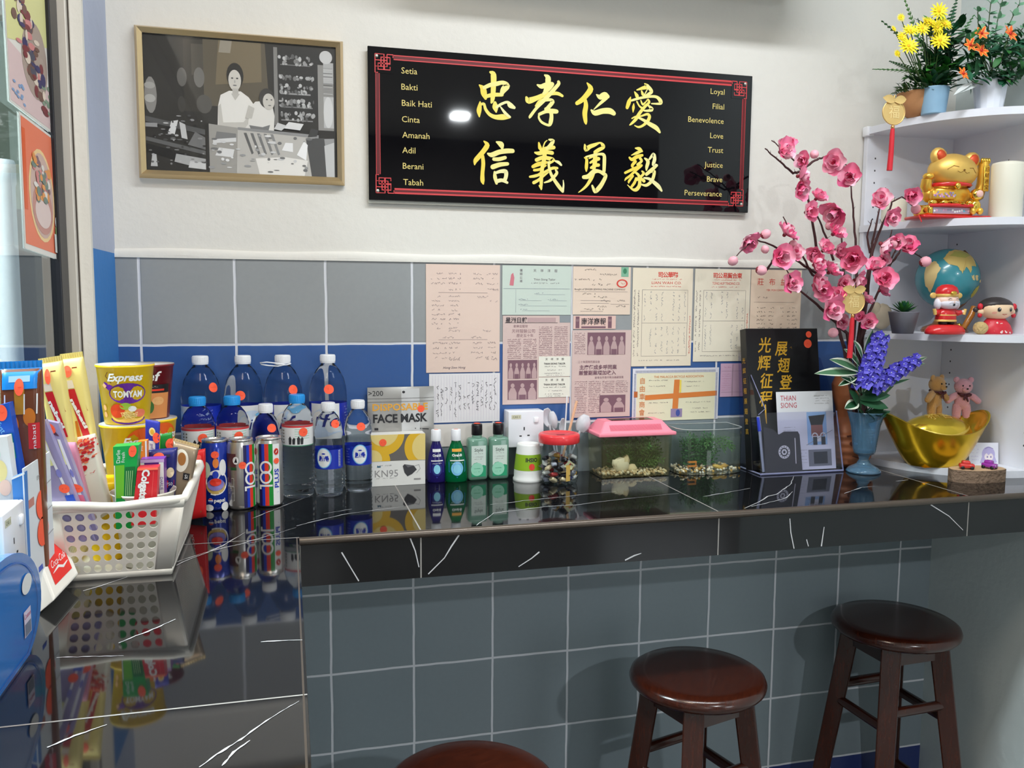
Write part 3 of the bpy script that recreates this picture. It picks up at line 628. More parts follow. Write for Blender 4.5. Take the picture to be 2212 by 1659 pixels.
for x in (.012, .052, .092, .132): col_(a, x, .112, x + .034, h_ - (.058 if x < .09 else .028))
newsphoto(a, .013, .064, .088, .11, 5); newsphoto(a, .013, .012, .088, .06, 3); pb.obj('print', t)
t, pb, a, w_, h_ = paper('newspaper_article', 1.001, 1.219, 1.159, 1.44, NEWS, 'pink newspaper article with a bold headline across its middle')
newsphoto(a, .04, h_ - .062, .142, h_ - .006, 5); col_(a, .006, h_ - .06, .034, h_ - .008)
a.text('主席伍成多呼同業', .07, h_ - .094, .0085, NPD, 1, w=.1, bold=.0003); a.text('兼營副業增加收入', .068, h_ - .108, .0085, NPD, 1, w=.1, bold=.0003); a.text('二十年服務同業協會', .045, h_ - .08, .0045, NP, 1); a.text('該會去年度中無法繼續營業', .1, h_ - .12, .0045, NP, 1)
for x in (.008, .045, .082, .118): col_(a, x, .06 if x > .08 else .01, x + .032, h_ - .13)
newsphoto(a, .075, .012, .145, .056, 2); pb.obj('print', t)
t, pb, a, w_, h_ = paper('newspaper_masthead', 1.003, 1.443, 1.116, 1.476, (226, 192, 182), 'newspaper masthead strip in large black characters above the article')
for x in (.006, .092): a.rect(x, .002, x + .01, .031, NPD, 1); a.text('南洋', x + .005, .021, .005, NPL, 2, w=.007)
a.text('南洋商報', .054, .018, .013, INKD, 1, w=.066, bold=.0003); a.rect(.021, .002, .086, .0065, NPD, 1); pb.obj('print', t)
for i, (z0, lb) in enumerate(((1.325, 'small white business card, upper of the two on the newspaper cutting'), (1.273, 'small white business card, lower of the two on the newspaper cutting'))):
    t, pb, a, w_, h_ = paper('business_card', .914, z0, .996, z0 + .05, (232, 231, 218), lb, 'card', -.0026, 'business cards on the newspaper')
    for k_, ch in enumerate('天祥洋服'): a.text(ch, .02 + k_ * .014, .043, .0045, INKD, 1)
    a.text('THIAN SIONG TAILOR', .041, .032, .0042, INKD, 1, w=.056, bold=.00015); a.scrib(.012, .025, .07, .003, INKD, 1); a.scrib(.022, .016, .06, .003, INK, 1); a.scrib(.015, .008, .066, .0025, INK, 1); a.scrib(.02, .003, .06, .002, INK, 1); pb.obj('print', t)
t, pb, a, w_, h_ = paper('handwritten_letter', .640, 1.217, .815, 1.336, (226, 224, 226), 'white lined letter in handwritten Chinese columns behind the mask pouch')
for i in range(24): a.line([(.008 + i * .007, .004), (.008 + i * .007, h_ - .004)], .0004, mat('rule_line', (196, 186, 206), .8), 1)
for i in range(14): a.scrib(.01 + .03 * rnd.random(), .02 + i * .011, h_ - .01 - .03 * rnd.random(), .008, INKD, 2, .0008, .3, True)
pb.obj('handwriting', t)
t, pb, a, w_, h_ = paper('handwritten_note', .643, 1.158, .815, 1.213, (220, 214, 208), 'lower handwritten white note behind the mouthwash bottles')
for i in range(20): a.scrib(.008 + i * .008, .006, h_ - .006, .006, INKD, 1, .0007, .35, True)
pb.obj('handwriting', t)
t, pb, a, w_, h_ = paper('trade_certificate', 1.165, 1.205, 1.408, 1.341, (230, 226, 196), 'yellowed trade certificate with an orange cross and checked border')
BD = mat('cert_border', (120, 126, 150), .7); BW = mat('cert_white', (222, 222, 232), .75); OR = mat('cert_orange', (218, 128, 60), .7)
a.rect(0, h_ - .012, w_, h_, BW, 1); a.rect(0, 0, .011, h_, BW, 1); a.rect(w_ - .01, 0, w_, h_, BW, 1)
for i in range(58): a.rect(.008 + i * .0039, h_ - .011, .0098 + i * .0039, h_ - .005, BD, 2)
for i in range(34):
    for x in (.004, w_ - .009): a.rect(x, .002 + i * .0036, x + .005, .0036 + i * .0036, BD, 2)
a.text('THE MALACCA BICYCLE ASSOCIATION', w_ * .53, h_ - .022, .0055, OR, 2, w=.14)
a.poly([(.035, .054), (w_ - .004, .062), (w_ - .004, .075), (.035, .067)], OR, 1); a.poly([(.112, .03), (.128, .03), (.131, h_ - .03), (.116, h_ - .03)], OR, 2); a.rect(.131, .072, .136, .105, mat('cert_yellow', (240, 214, 90), .7), 2)
for i, ch in enumerate('自由車商會'): a.text(ch, .027, h_ - .032 - i * .0205, .012, OR, 2)
a.rect(.108, .008, .14, .03, mat('cert_stamp', (150, 134, 170), .7), 3); a.ell(.128, .019, .006, .009, mat('cert_stamp_blue', (70, 86, 160), .7), 4)
for x0, x1, z in ((.045, .1, .105), (.045, .09, .09), (.145, .2, .1), (.15, .19, .088), (.045, .1, .047), (.17, .215, .03), (.165, .22, .02), (.045, .09, .02), (.15, .22, .046)): a.scrib(x0, z, x1, .003, INK, 2)
a.rect(.004, .062, .014, .077, mat('cert_rust', (190, 104, 52), .7), 3); pb.obj('print', t)
t, pb, a, w_, h_ = paper('pink_slip', 1.413, 1.263, 1.52, 1.351, (208, 172, 198), 'pink ruled slip half hidden behind the black book')
a.line([(.035, .003), (.035, .085)], .0009, INK, 1); a.line([(.002, .068), (.06, .068)], .0004, INK); a.line([(.002, .012), (.06, .012)], .0004, INK); a.scrib(.01, .078, .03, .004, mat('pink_ink', (190, 110, 150), .7), 1)
for i in range(8): a.scrib(.004, .06 - i * .006, .032, .002, mat('pink_ink'), 1, .0003)
pb.obj('print', t)
# ------------------------------------------------------------------ wall socket above the counter
PLAS = mat('white_plastic', (226, 228, 234), .3); SLOT = mat('socket_slot', (30, 30, 34), .6)
def socket_box(loc, rz, label, tall=.089, zoff=0, name='wall_socket', low=0):
    t = thing(name, label, 'socket', loc, rz)
    b = MB(); b.rbox((.045, -.021, .0445 - low / 2), (.09, .042, .089 + low), .0025, PLAS); b.obj('box', t)
    b = MB(); b.rbox((.045, -.0435, .0445), (.0895, .006, .0885), .002, PLAS); b.obj('faceplate', t)
    f_ = flat((0, -.0466, 0)); b = MB(); a = Art(b, f_)
    a.rect(.0385, .042, .0415, .05, SLOT, 1); a.rect(.028, .0265, .034, .0295, SLOT, 1); a.rect(.048, .0275, .054, .0305, SLOT, 1); b.obj('pin_holes', t)
    MB().rbox((.07, -.0475, .0665), (.012, .006, .014), .0025, mat('switch_white', (240, 241, 245), .25)).obj('switch', t)
    b = MB(); a = Art(b, f_); a.rect(.008, .07, .032, .08, mat('tape_label', (206, 204, 178), .6), 1); a.text('CAS 1', .02, .075, .005, mat('tape_ink', (90, 100, 80), .7), 2); b.obj('tape_label', t)
    return t
socket_box((.8255, -.0005, 1.157), 0, 'white square wall socket with one switch above the inverted cup')

# ------------------------------------------------------------------ water bottles
WATER = mat('bottled_water', (248, 250, 252), .015, trans=1, ior=1.2, spec=1.0)
CAPW = mat('white_cap', (236, 238, 242), .4); CAPB = mat('blue_cap', (40, 150, 226), .35)
LBL_B = mat('label_blue', (28, 50, 170), .35); LBL_D = mat('label_deep_blue', (24, 36, 120), .35); LBL_W = mat('label_white', (226, 228, 228), .4); LBL_S = mat('label_sky', (120, 190, 232), .35)
def ribbed(prof, ribs):
    out = []
    for i in range(len(prof) - 1):
        (r0, z0), (r1, z1) = prof[i], prof[i + 1]; n = max(1, int((z1 - z0) / .0028))
        for j in range(n):
            t = j / n; r = r0 + (r1 - r0) * t; z = z0 + (z1 - z0) * t
            for (a_, b_, k_, amp) in ribs:
                if a_ < z < b_: r += amp * math.sin((z - a_) / (b_ - a_) * 2 * pi * k_)
            out.append((r, z))
    return out + [prof[-1]]
def screwcap(r, z0, h, m, parent, n=40):
    b = MB(); vs = [(r * .99, z0), (r, z0 + .0015), (r, z0 + h - .002), (r * .94, z0 + h)]
    b.lathe(vs, m, n)
    for i in range(n):
        a_ = 2 * pi * i / n; x, y = math.sin(a_) * r, -math.cos(a_) * r
        b.tube([(x, y, z0 + h * .28), (x, y, z0 + h * .88)], .0006, m, 4, False)
    b.tube([(r * 1.01 * math.sin(2 * pi * i / 24), -r * 1.01 * math.cos(2 * pi * i / 24), z0 + h * .2) for i in range(25)], .0005, m, 4)
    return b.obj('cap', parent)
def big_bottle(label):
    t = thing('water_bottle', label, 'bottle', group='large water bottles against the wall')
    MB().lathe(ribbed([(.001, .006), (.024, .004), (.034, 0), (.0395, .004), (.0425, .014), (.0425, .118), (.0415, .122), (.0415, .2), (.0425, .205), (.0425, .214), (.0405, .234), (.0355, .254), (.0265, .272), (.0165, .284), (.0135, .288), (.0135, .292)],
                      [(.016, .118, 7, .0009)]), WATER, 40).obj('body', t)
    screwcap(.017, .2885, .0185, CAPW, t)
    b = MB(); a = Art(b, cyl(.0419)); C_ = 2 * pi * .0419
    a.rect(-C_ / 2, .124, C_ / 2, .199, LBL_B, 1, 48); a.rect(-.04, .124, .03, .199, LBL_W, 2, 16); a.ell(-.005, .158, .034, .03, mat('label_pale', (200, 216, 236), .4), 3)
    a.text('Life', -.005, .158, .024, LBL_D, 4, shear=.25); a.ell(.012, .178, .009, .004, LBL_S, 4)
    for i in range(9): a.scrib(.045, .19 - i * .0068, .075, .003, mat('label_print', (170, 190, 236), .5), 3)
    b.obj('label', t); return t
def mid_bottle(label):
    t = thing('water_bottle', label, 'bottle', group='blue capped water bottles')
    MB().lathe(ribbed([(.001, .005), (.018, .003), (.025, 0), (.0315, .003), (.0338, .012), (.0338, .114), (.033, .117), (.033, .162), (.0338, .166), (.0325, .178), (.0275, .191), (.019, .202), (.0125, .207), (.0125, .211)],
                      [(.014, .112, 8, .0008), (.165, .18, 1, .0006)]), WATER, 36).obj('body', t)
    screwcap(.0168, .2075, .0185, CAPB, t, 32)
    b = MB(); a = Art(b, cyl(.0334)); C_ = 2 * pi * .0334
    a.rect(-C_ / 2, .118, C_ / 2, .157, LBL_W, 1, 40); a.rect(-C_ / 2, .157, C_ / 2, .1615, mat('label_red', (206, 66, 70), .4), 1, 40); a.rect(-C_ / 2, .1165, C_ / 2, .1185, mat('label_green', (60, 130, 100), .4), 2, 40)
    for i in range(5): a.rect(-.002, .133 + i * .005, .03, .1345 + i * .005, mat('label_mint', (170, 210, 190), .5), 2, 6)
    for x, s_ in ((-.012, 1), (-.004, .7), (.006, 1), (.013, .8)): a.poly([(x - .003, .121), (x - .0035, .134 * (.93 + .07 * s_)), (x, .139 * (.93 + .07 * s_)), (x + .003, .133), (x + .002, .121)], mat('label_black', (44, 44, 48), .5), 3)
    for i in range(5): a.ell(-.03, .124 + i * .0066, .0022, .0022, mat('label_grey', (120, 116, 100), .5), 2, 8); a.ell(-.038, .124 + i * .0066, .0022, .0022, MATS['label_grey'], 2, 8)
    b.obj('label', t); return t
def small_bottle(label):
    t = thing('water_bottle', label, 'bottle', group='small white capped water bottles')
    MB().lathe(ribbed([(.001, .006), (.016, .004), (.023, 0), (.0285, .003), (.0305, .012), (.0305, .06), (.0298, .062), (.0298, .107), (.0305, .109), (.0285, .118), (.0302, .132), (.0302, .145), (.0275, .162), (.0205, .178), (.0132, .186), (.0122, .192)],
                      [(.014, .06, 5, .0008), (.11, .145, 1.5, .0009)]), WATER, 36).obj('body', t)
    screwcap(.0152, .1885, .0185, CAPW, t, 32)
    b = MB(); a = Art(b, cyl(.0302)); C_ = 2 * pi * .0302
    a.rect(-C_ / 2, .063, C_ / 2, .106, LBL_B, 1, 40); a.ell(0, .088, .017, .0225, LBL_S, 2); a.ell(0, .088, .0148, .0205, LBL_W, 3)
    a.text('Life', 0, .087, .0115, LBL_B, 4, shear=.2); a.ell(0, .0975, .004, .0016, LBL_B, 4)
    a.rect(.0335, .068, .0395, .104, mat('label_barcode', (190, 196, 226), .5), 2, 3)
    for i in range(10): a.rect(.0338, .069 + i * .0035, .0392, .0705 + i * .0035, LBL_D, 3)
    for i in range(6): a.scrib(-.034, .1 - i * .006, -.024, .0025, mat('label_print'), 2)
    b.obj('label', t); return t
proto = None
for i, (px, rz, su, sv, lb) in enumerate((
    (433, -1.15, .03, .24, 'large clear water bottle with white cap, first from the left at the wall'),
    (525, .55, -.005, .222, 'large clear water bottle with white cap, second from the left at the wall'),
    (611, .45, .022, .232, 'large clear water bottle with a string loop tied round its neck'),
    (708, -.15, .0, .232, 'large clear water bottle nearest the silver face mask pouch'))):
    p = W(px, 800, -.0445)
    if proto is None: proto = big_bottle(lb); q = proto; q.location = (p.x, -.0445, ZC); q.rotation_euler = (0, 0, rz)
    else: q = dup(proto, (p.x, -.0445, ZC), rz, lb, ('price_sticker',))
    sticker(q, cone(.0425 if sv < .226 else .0405, sv - .004, -.22, -rz), su, sv, .0105, 9)
    if i == 2:
        b = MB(); z = .2865; L_ = [(math.sin(k_ * .3) * .0175, -math.cos(k_ * .3) * .0175, z - .001 * math.cos(k_ * .6)) for k_ in range(22)]
        b.tube(L_, .0014, CAPW, 6)
        b.tube([(.004, -.018, z), (-.014, -.026, z + .004), (-.034, -.03, z + .007), (-.048, -.03, z + .0055), (-.046, -.027, z + .002), (-.03, -.027, z - .001), (-.01, -.021, z - .003), (.006, -.018, z)], .0015, CAPW, 6); b.obj('string_loop', q, label='white plastic string loop').rotation_euler = (0, 0, -rz)
proto = None
for i, (px, y, rz, su, sv, lb) in enumerate((
    (427, -.126, .25, .012, .142, 'blue capped water bottle behind the blue cartoon can'),
    (502, -.126, .1, .014, .144, 'blue capped water bottle behind the silver side of a drink can'),
    (642, -.122, -.12, .012, .1475, 'blue capped water bottle standing uncovered at the front'))):
    p = W(px, 900, y)
    if proto is None: proto = mid_bottle(lb); q = proto; q.location = (p.x, y, ZC); q.rotation_euler = (0, 0, rz)
    else: q = dup(proto, (p.x, y, ZC), rz, lb, ('price_sticker',))
    sticker(q, cyl(.0342, 0, -rz), su, sv, .0095)
proto = None
for i, (px, y, rz, su, sv, lb) in enumerate((
    (574, -.124, 2.4, .012, .158, 'white capped water bottle behind the striped drink can'),
    (709, -.124, -.42, .013, .163, 'white capped small bottle, first to the right of the last blue cap'),
    (773, -.094, .05, .004, .151, 'white capped small bottle right beside the black and yellow mask box'))):
    p = W(px, 900, y)
    if proto is None: proto = small_bottle(lb); q = proto; q.location = (p.x, y, ZC); q.rotation_euler = (0, 0, rz)
    else: q = dup(proto, (p.x, y, ZC), rz, lb, ('price_sticker',))
    sticker(q, cone(.0285, sv, -.22, -rz), su, sv - (0), .009, 10)

# ------------------------------------------------------------------ drink cans
TIN = mat('can_tin', (214, 212, 208), .25, .9); TIND = mat('can_tin_dark', (120, 118, 118), .3, .9)
def can(label, body):
    t = thing('drink_can', label, 'can', group='drink cans in front of the bottles')
    MB().lathe([(.02, .003), (.0225, .0), (.0255, .003), (.0285, .012), (.0285, .127), (.027, .134), (.0248, .141)], body, 40, cap=False).obj('body', t)
    b = MB(); b.lathe([(.0248, .1405), (.0256, .143), (.0256, .1455), (.0245, .1462), (.0238, .1445), (.0228, .1415), (.0005, .142)], TIN, 40, cap=False); b.lathe([(.0225, .0), (.019, .003), (.0005, .006)], TIN, 32, cap=False); b.obj('lid', t)
    b = MB(); b.prism([(.006 * math.sin(k_ * .5), -.004 + .009 * math.cos(k_ * .5)) for k_ in range(12)], .1422, .1432, TIND); b.obj('pull_tab', t)
    return t
PB = mat('can_blue', (18, 50, 160), .22, .3, coat=.5); cw = mat('print_white', (232, 232, 232), .35); cr_ = mat('print_red', (222, 58, 40), .35); cg = mat('print_green', (20, 140, 50), .35)
cn = mat('print_navy', (26, 20, 84), .35); cbl = mat('print_blue', (32, 60, 180), .35); cor = mat('print_orange', (226, 130, 60), .35); cpu = mat('print_violet', (130, 120, 190), .35); cta = mat('print_tan', (190, 160, 90), .35); cbk = mat('print_black', (26, 24, 28), .4)
p = W(465, 1000, -.196); t = can('dark blue cola can with bright printed shapes, beside the white basket', PB); t.location = (p.x, -.196, ZC)
b = MB(); a = Art(b, cyl(.0287)); a.rect(-.045, .03, -.024, .112, cg, 1, 6)
a.ell(.004, .06, .022, .026, cw, 1); a.ell(.002, .052, .019, .016, cta, 2); a.ell(.002, .056, .0165, .013, cpu, 3); a.ell(.002, .061, .011, .008, cr_, 4); a.ell(.017, .09, .0075, .017, cw, 1); a.ell(-.0165, .086, .009, .017, mat('print_pale_green', (190, 210, 190), .35), 2); a.ell(.003, .1, .006, .01, cor, 1)
a.ell(.002, .076, .006, .008, cbl, 3); a.line([(-.008, .037), (.0, .035), (.01, .038)], .003, cw, 2)
a.text('pepsi', .009, .023, .0075, cw, 2, bold=.0003); a.ell(-.009, .023, .005, .005, cw, 2); a.ell(-.009, .0245, .0045, .003, cr_, 3, 12, 0, pi); a.ell(-.009, .0215, .0045, .003, cbl, 3, 12, pi, 2 * pi); a.ell(-.012, .008, .009, .007, cw, 2); a.ell(.02, .009, .008, .009, cw, 2)
b.obj('print', t); sticker(t, cyl(.0288), .002, .1175, .0075)
SIL = mat('can_silver', (198, 196, 194), .28, .75, coat=.3)
def isotonic(label):
    t = can(label, SIL); b = MB(); a = Art(b, cyl(.0287))
    a.rect(-.02, .006, .024, .134, cw, 1, 16)
    for x0, x1, m in ((-.02, -.0135, cn), (-.0135, -.0075, cbl), (-.0075, .0005, cr_), (.0005, .009, cg)): a.rect(x0, .005, x1, .135, m, 2, 4)
    for z in (.086, .065): a.ring(-.0055, z, .0085, .0122, cw, 4 if z > .07 else 5, 32, 1.12)
    a.rect(-.0185, .0455, .0075, .0495, cw, 4, 6); a.rect(-.0185, .04, -.0148, .0495, cw, 4)
    a.text('PLUS', .0165, .062, .009, cbl, 3, rot=pi / 2, bold=.0003, w=.04); a.scrib(.012, .032, .021, .005, mat('print_skyblue', (150, 180, 220), .4), 3)
    a.ell(.0165, .118, .0052, .007, cr_, 3); a.line([(.0145, .115), (.0185, .121)], .0014, cw, 4); a.ring(.0165, .118, .003, .0042, mat('print_dark_red', (150, 30, 30), .4), 4)
    for x0, z0, x1, z1, m in ((-.062, .09, -.035, .118, mat('print_maroon', (90, 50, 54), .4)), (-.06, .084, -.034, .09, mat('print_dkgreen', (40, 90, 50), .4))): a.rect(x0, z0, x1, z1, m, 1, 6)
    a.ell(-.035, .104, .006, .008, cw, 2); a.poly([(-.038, .1), (-.034, .11), (-.032, .1)], cbk, 3)
    for z in (.02, .035, .052): a.line([(-.056, z), (-.04, z), (-.04, z + .015), (-.056, z + .015)], .0005, cw, 2, True)
    for k_ in range(5): a.scrib(-.055, .038 + k_ * .004, -.042, .002, cw, 2)
    a.rect(-.057, .058, -.047, .088, mat('print_plum', (96, 60, 84), .4), 1, 3)
    b.obj('print', t); return t
p = W(581, 1000, -.19); t1 = isotonic('silver isotonic drink can with its red, green and navy stripes facing front'); t1.location = (p.x, -.19, ZC); t1.rotation_euler = (0, 0, -.02)
p = W(520, 1000, -.199); t2 = dup(t1, (p.x, -.199, ZC), .93, 'silver isotonic drink can turned so its silver side faces front')
sticker(t1, cyl(.0288), .0165, .0985, .006); sticker(t2, cyl(.0288), -.022, .094, .0075)

# ------------------------------------------------------------------ mask pouch and mask box
FOIL = mat('silver_foil', (170, 168, 164), .28, .55); FOILW = mat('foil_white', (196, 196, 196), .35, .2); TXB = mat('print_charcoal', (38, 38, 42), .5); MUS = mat('print_mustard', (226, 164, 60), .45)
p = W(867, 1000, -.012); t = thing('face_mask_pouch', 'silver zip pouch reading DISPOSABLE FACE MASK standing behind the mask box', 'pouch', (p.x, -.011, ZC), .03)
pwid = .158; phei = .226
def pouchf(u, v):
    e = math.sin(pi * min(1, max(0, v))) * math.sin(pi * u); return V(((u - .5) * pwid * (1 - .02 * math.sin(v * 9) * 0), -.0012 - .0075 * e ** .7 + .0008 * math.sin(u * 21 + v * 13) * e, v * phei))
b = MB(); b.grid(pouchf, 16, 20, FOIL); b.grid(lambda u, v: V(((u - .5) * pwid, .0015, (1 - v) * phei)), 2, 2, FOIL)
for k_ in range(2): b.grid(lambda u, v: pouchf(u, .845 + k_ * .035 + v * .006) + V((0, -.0016 * math.sin(v * pi), 0)), 12, 3, mat('foil_dark', (120, 118, 116), .3, .5))
b.obj('pouch_body', t)
pf = lambda u, v, l: pouchf(u / pwid + .5, v / phei) + V((0, -.0003 - l * LAY, 0))
b = MB(); a = Art(b, pf); a.rect(0, .008, .044, .222, FOILW, 1, 8, 16); a.ell(.006, phei - .012, .0035, .003, cbk, 3); zt_ = lambda py: W(867, py, -.018).z - ZC
a.text('>200', -.06, zt_(849), .012, TXB, 2); a.text('DISPOSABLE', -.002, zt_(879), .0155, MUS, 3, w=.132, bold=.0006); a.text('FACE MASK', -.002, zt_(903), .019, TXB, 3, w=.13, bold=.0009)
a.rect(-.064, zt_(928), -.055, zt_(923), TXB, 2); a.line([(.032, zt_(926)), (.066, zt_(929))], .0022, TXB, 2); b.obj('print', t); sticker(t, pf, .047, .173, .0085)
pL = W(801, 1000, -.066); pR = W(919, 1000, -.066); bw = pR.x - pL.x
t = thing('mask_box', 'black and yellow KN95 mask box with white lower half', 'box', (pL.x, -.066, ZC), .02)
b = MB(); b.box(0, bw, 0, .043, 0, .121, mat('box_white', (228, 228, 224), .5)); b.obj('carton', t, .0008)
b = MB(); a = Art(b, flat((0, 0, 0))); GB = mat('box_grey', (104, 100, 96), .5); YB_ = mat('box_yellow', (224, 178, 40), .5); YP = mat('box_pale_yellow', (228, 206, 130), .5)
a.rect(0, .059, bw, .121, GB, 1)
def clip_disc(cx, cz, r, m, l):
    pts = [(cx + r * math.cos(k_ * pi / 20), cz + r * math.sin(k_ * pi / 20)) for k_ in range(40)]
    pts = [(min(bw, max(0, x)), min(.121, max(.059, z))) for x, z in pts]; a.poly(pts, m, l)
clip_disc(.03, .121, .048, YB_, 2); clip_disc(.03, .128, .034, YP, 3); clip_disc(.01, .06, .035, YB_, 2); clip_disc(.004, .064, .022, YP, 3); clip_disc(.127, .088, .049, YB_, 4); clip_disc(.132, .088, .036, YP, 5)
GR = mat('print_grey', (150, 148, 148), .5); a.text('KN95', .036, .03, .016, GR, 2, w=.054); a.scrib(.012, .019, .06, .002, GR, 2); a.scrib(.02, .049, .048, .003, GR, 2); a.poly([(.014, .045), (.0155, .05), (.019, .047), (.0215, .05), (.023, .045)], mat('print_teal', (20, 90, 120), .5), 2)
a.poly([(.074, .046), (.078, .05), (.1, .046), (.107, .036), (.096, .026), (.085, .021), (.078, .03)], mat('print_mask', (62, 62, 66), .5), 2); a.poly([(.078, .05), (.1, .046), (.086, .042)], mat('print_mask_light', (104, 104, 108), .5), 3); a.line([(.1, .044), (.112, .048), (.115, .038), (.106, .028)], .0009, GR, 2); a.rect(.1, .012, .116, .0155, GR, 2)
b.obj('print', t); sticker(t, flat((0, 0, 0)), .028, .103, .0085, 7)

# ------------------------------------------------------------------ mouthwash, hand sanitiser, cup
def liquid(name, c): return mat(name, c, .08, trans=.55, ior=1.34, coat=.3)
def mouthwash(px, y, c, wide, label, a1):
    p = W(px, 980, y); t = thing('mouthwash_bottle', label, 'bottle', (p.x, y, ZC), 0, 'mouthwash bottles')
    prof = [(.001, 0), (.9, 0), (1.0, .003), (1.0, .03), (.93, .052), (.78, .07), (.55, .088), (.44, .095), (.4, .101)]
    MB().lathe([(r * wide, z) for r, z in prof], liquid('mouthwash_' + label.split()[0], c), 36, sy=.62).obj('body', t)
    b = MB(); b.lathe([(.0118, .1), (.0122, .102), (.0118, .125), (.0105, .1265), (.0005, .1265)], CAPW, 28); b.obj('cap', t)
    b = MB(); k0 = wide * .62
    def fn(u, v, l):
        i = [j for j in range(len(prof) - 1) if prof[j][1] <= v][-1]; (r0, z0), (r1, z1) = prof[i], prof[i + 1]; r = (r0 + (r1 - r0) * (v - z0) / max(1e-6, z1 - z0)) * wide + .0004 + l * LAY
        x = max(-.97 * r, min(.97 * r, u)); return V((x, -.62 * math.sqrt(max(0, r * r - x * x)), v))
    a = Art(b, fn); q = wide * .72
    a.poly([(-q, .026), (-q * 1.02, .05), (-q * .6, .078), (q * .6, .078), (q * 1.02, .05), (q, .026), (0, .012)], a1, 1); a.ell(0, .034, q * .75, .017, LBL_S if wide > .024 else LBL_D, 2); a.ell(0, .033, q * .5, .011, mat('label_aqua', (140, 210, 236), .4), 3)
    a.rect(-q * .6, .074, q * .6, .081, MUS if wide > .024 else LBL_W, 3, 4); a.text('Oral-B', 0, .066, .0055, LBL_W, 4, w=q * 1.25, bold=.0004); a.rect(-q * .85, .052, q * .9, .0545, LBL_W, 3, 4); a.scrib(-q * .7, .047, q * .7, .003, LBL_W, 3); b.obj('label', t)
    MB().ball((0, 0, .1266), (.006, .006, .0006), mat('sticker_pale', (226, 160, 140), .6), 12).obj('price_sticker', t)
mouthwash(942, -.046, (52, 40, 140), .0222, 'purple mouthwash bottle with white cap', mat('label_indigo', (40, 44, 150), .35))
mouthwash(985, -.05, (0, 140, 80), .0268, 'green mouthwash bottle with white cap and orange label strip', mat('label_azure', (34, 100, 190), .35))
def sanitiser(label):
    t = thing('hand_sanitiser', label, 'bottle', group='hand sanitiser bottles')
    b = MB(); b.rbox((0, 0, .052), (.049, .031, .104), .009, liquid('sanitiser_gel', (150, 200, 178)), 4); b.lathe([(.013, .102), (.012, .107), (.012, .111)], liquid('sanitiser_gel', 0), 24); b.obj('body', t)
    b = MB(); b.lathe([(.0125, .1095), (.0132, .111), (.0132, .132), (.0125, .136), (.0005, .137)], mat('black_cap', (24, 22, 26), .3), 28); b.obj('cap', t)
    MB().ball((0, -.001, .1375), (.0085, .0085, .0009), ORANGE, 14).obj('price_sticker', t)
    b = MB(); a = Art(b, flat((0, -.0157, 0))); a.rect(-.018, .01, .018, .085, mat('label_mint_white', (206, 220, 212), .45), 1)
    a.poly([(-.018, .01), (-.018, .036), (-.012, .043), (-.004, .045), (.004, .036), (.012, .038), (.018, .036), (.018, .01)], mat('label_teal', (34, 156, 110), .45), 2); a.ell(-.004, .028, .0155, .016, mat('label_teal_pale', (150, 214, 186), .45), 3)
    a.text('Style', 0, .075, .0078, TXB, 2); a.scrib(-.01, .066, .01, .002, GR, 2); a.scrib(-.013, .058, .013, .002, GR, 2); a.scrib(-.013, .053, .008, .002, GR, 2); a.scrib(-.012, .03, .004, .002, MATS['label_teal'], 4); a.scrib(-.012, .022, .002, .002, MATS['label_teal'], 4); b.obj('label', t)
    return t
p = W(1030, 980, -.04); s1 = sanitiser('green gel bottle with black cap, next to the green mouthwash'); s1.location = (p.x, -.04, ZC); s1.rotation_euler = (0, 0, .08)
p = W(1076, 980, -.04); dup(s1, (p.x, -.04, ZC), .04, 'green gel bottle with black cap, in front of the wall socket')
p = W(1141, 1000, -.072); t = thing('paper_cup', 'white noodle cup with a green band standing upside down', 'cup', (p.x, -.072, ZC))
FOAM = mat('white_foam', (234, 235, 233), .6)
MB().lathe([(.036, 0), (.0368, .002), (.0368, .006), (.0345, .009), (.0345, .02), (.0275, .086), (.0265, .09), (.022, .0905), (.0215, .088), (.0005, .088)], FOAM, 40).obj('cup_body', t)
b = MB(); a = Art(b, cyl(.0345, .02, 0, -.106)); a.rect(-.09, .008, .09, .046, mat('band_green', (140, 178, 34), .5), 1, 40); a.text('OISHI', 0, .034, .009, TXB, 2, rot=pi, bold=.0005); a.ell(0, .0175, .0075, .008, cr_, 2); a.scrib(-.005, .0175, .005, .006, cw, 3, .001); b.obj('green_band', t)

# ------------------------------------------------------------------ sweets jar, cutlery behind it
CLP = clear('clear_plastic', (246, 250, 250), .9, .97); p = W(1207, 1000, -.118); JX = p.x; JY = -.118
t = thing('sweet_jar', 'clear plastic sweet jar with a red screw lid', 'jar', (JX, JY, ZC))
b = MB(); b.lathe([(.0005, .003), (.034, .003), (.036, 0), (.043, .003), (.0455, .012), (.0455, .08), (.043, .092), (.0415, .096), (.0415, .104)], CLP, 48, cap=False); b.obj('jar_body', t)
b = MB(); R_ = mat('red_lid', (226, 56, 62), .3, coat=.2); b.lathe([(.0475, .098), (.049, .1), (.049, .116), (.0465, .1195), (.038, .1205), (.0365, .119), (.0005, .119)], R_, 48); b.obj('lid', t)
b = MB(); a = Art(b, flat((0, 0, .1195), (1, 0, 0), (0, 1, 0))); a.rect(-.014, -.03, .006, -.018, mat('lid_mark', (150, 30, 40), .5), 1); b.obj('lid_mark', t)
cc = [mat('sweet_' + n_, c_, .3, .2) for n_, c_ in (('navy', (60, 64, 100)), ('black', (30, 28, 34)), ('silver', (170, 172, 184)), ('grey', (110, 112, 126)), ('cream', (224, 206, 170)), ('gold', (206, 160, 70)), ('white', (226, 226, 222)), ('red', (170, 60, 60)))]
lvl = [(.006, 12), (.019, 12), (.032, 11), (.044, 9), (.055, 6)]; bx = []
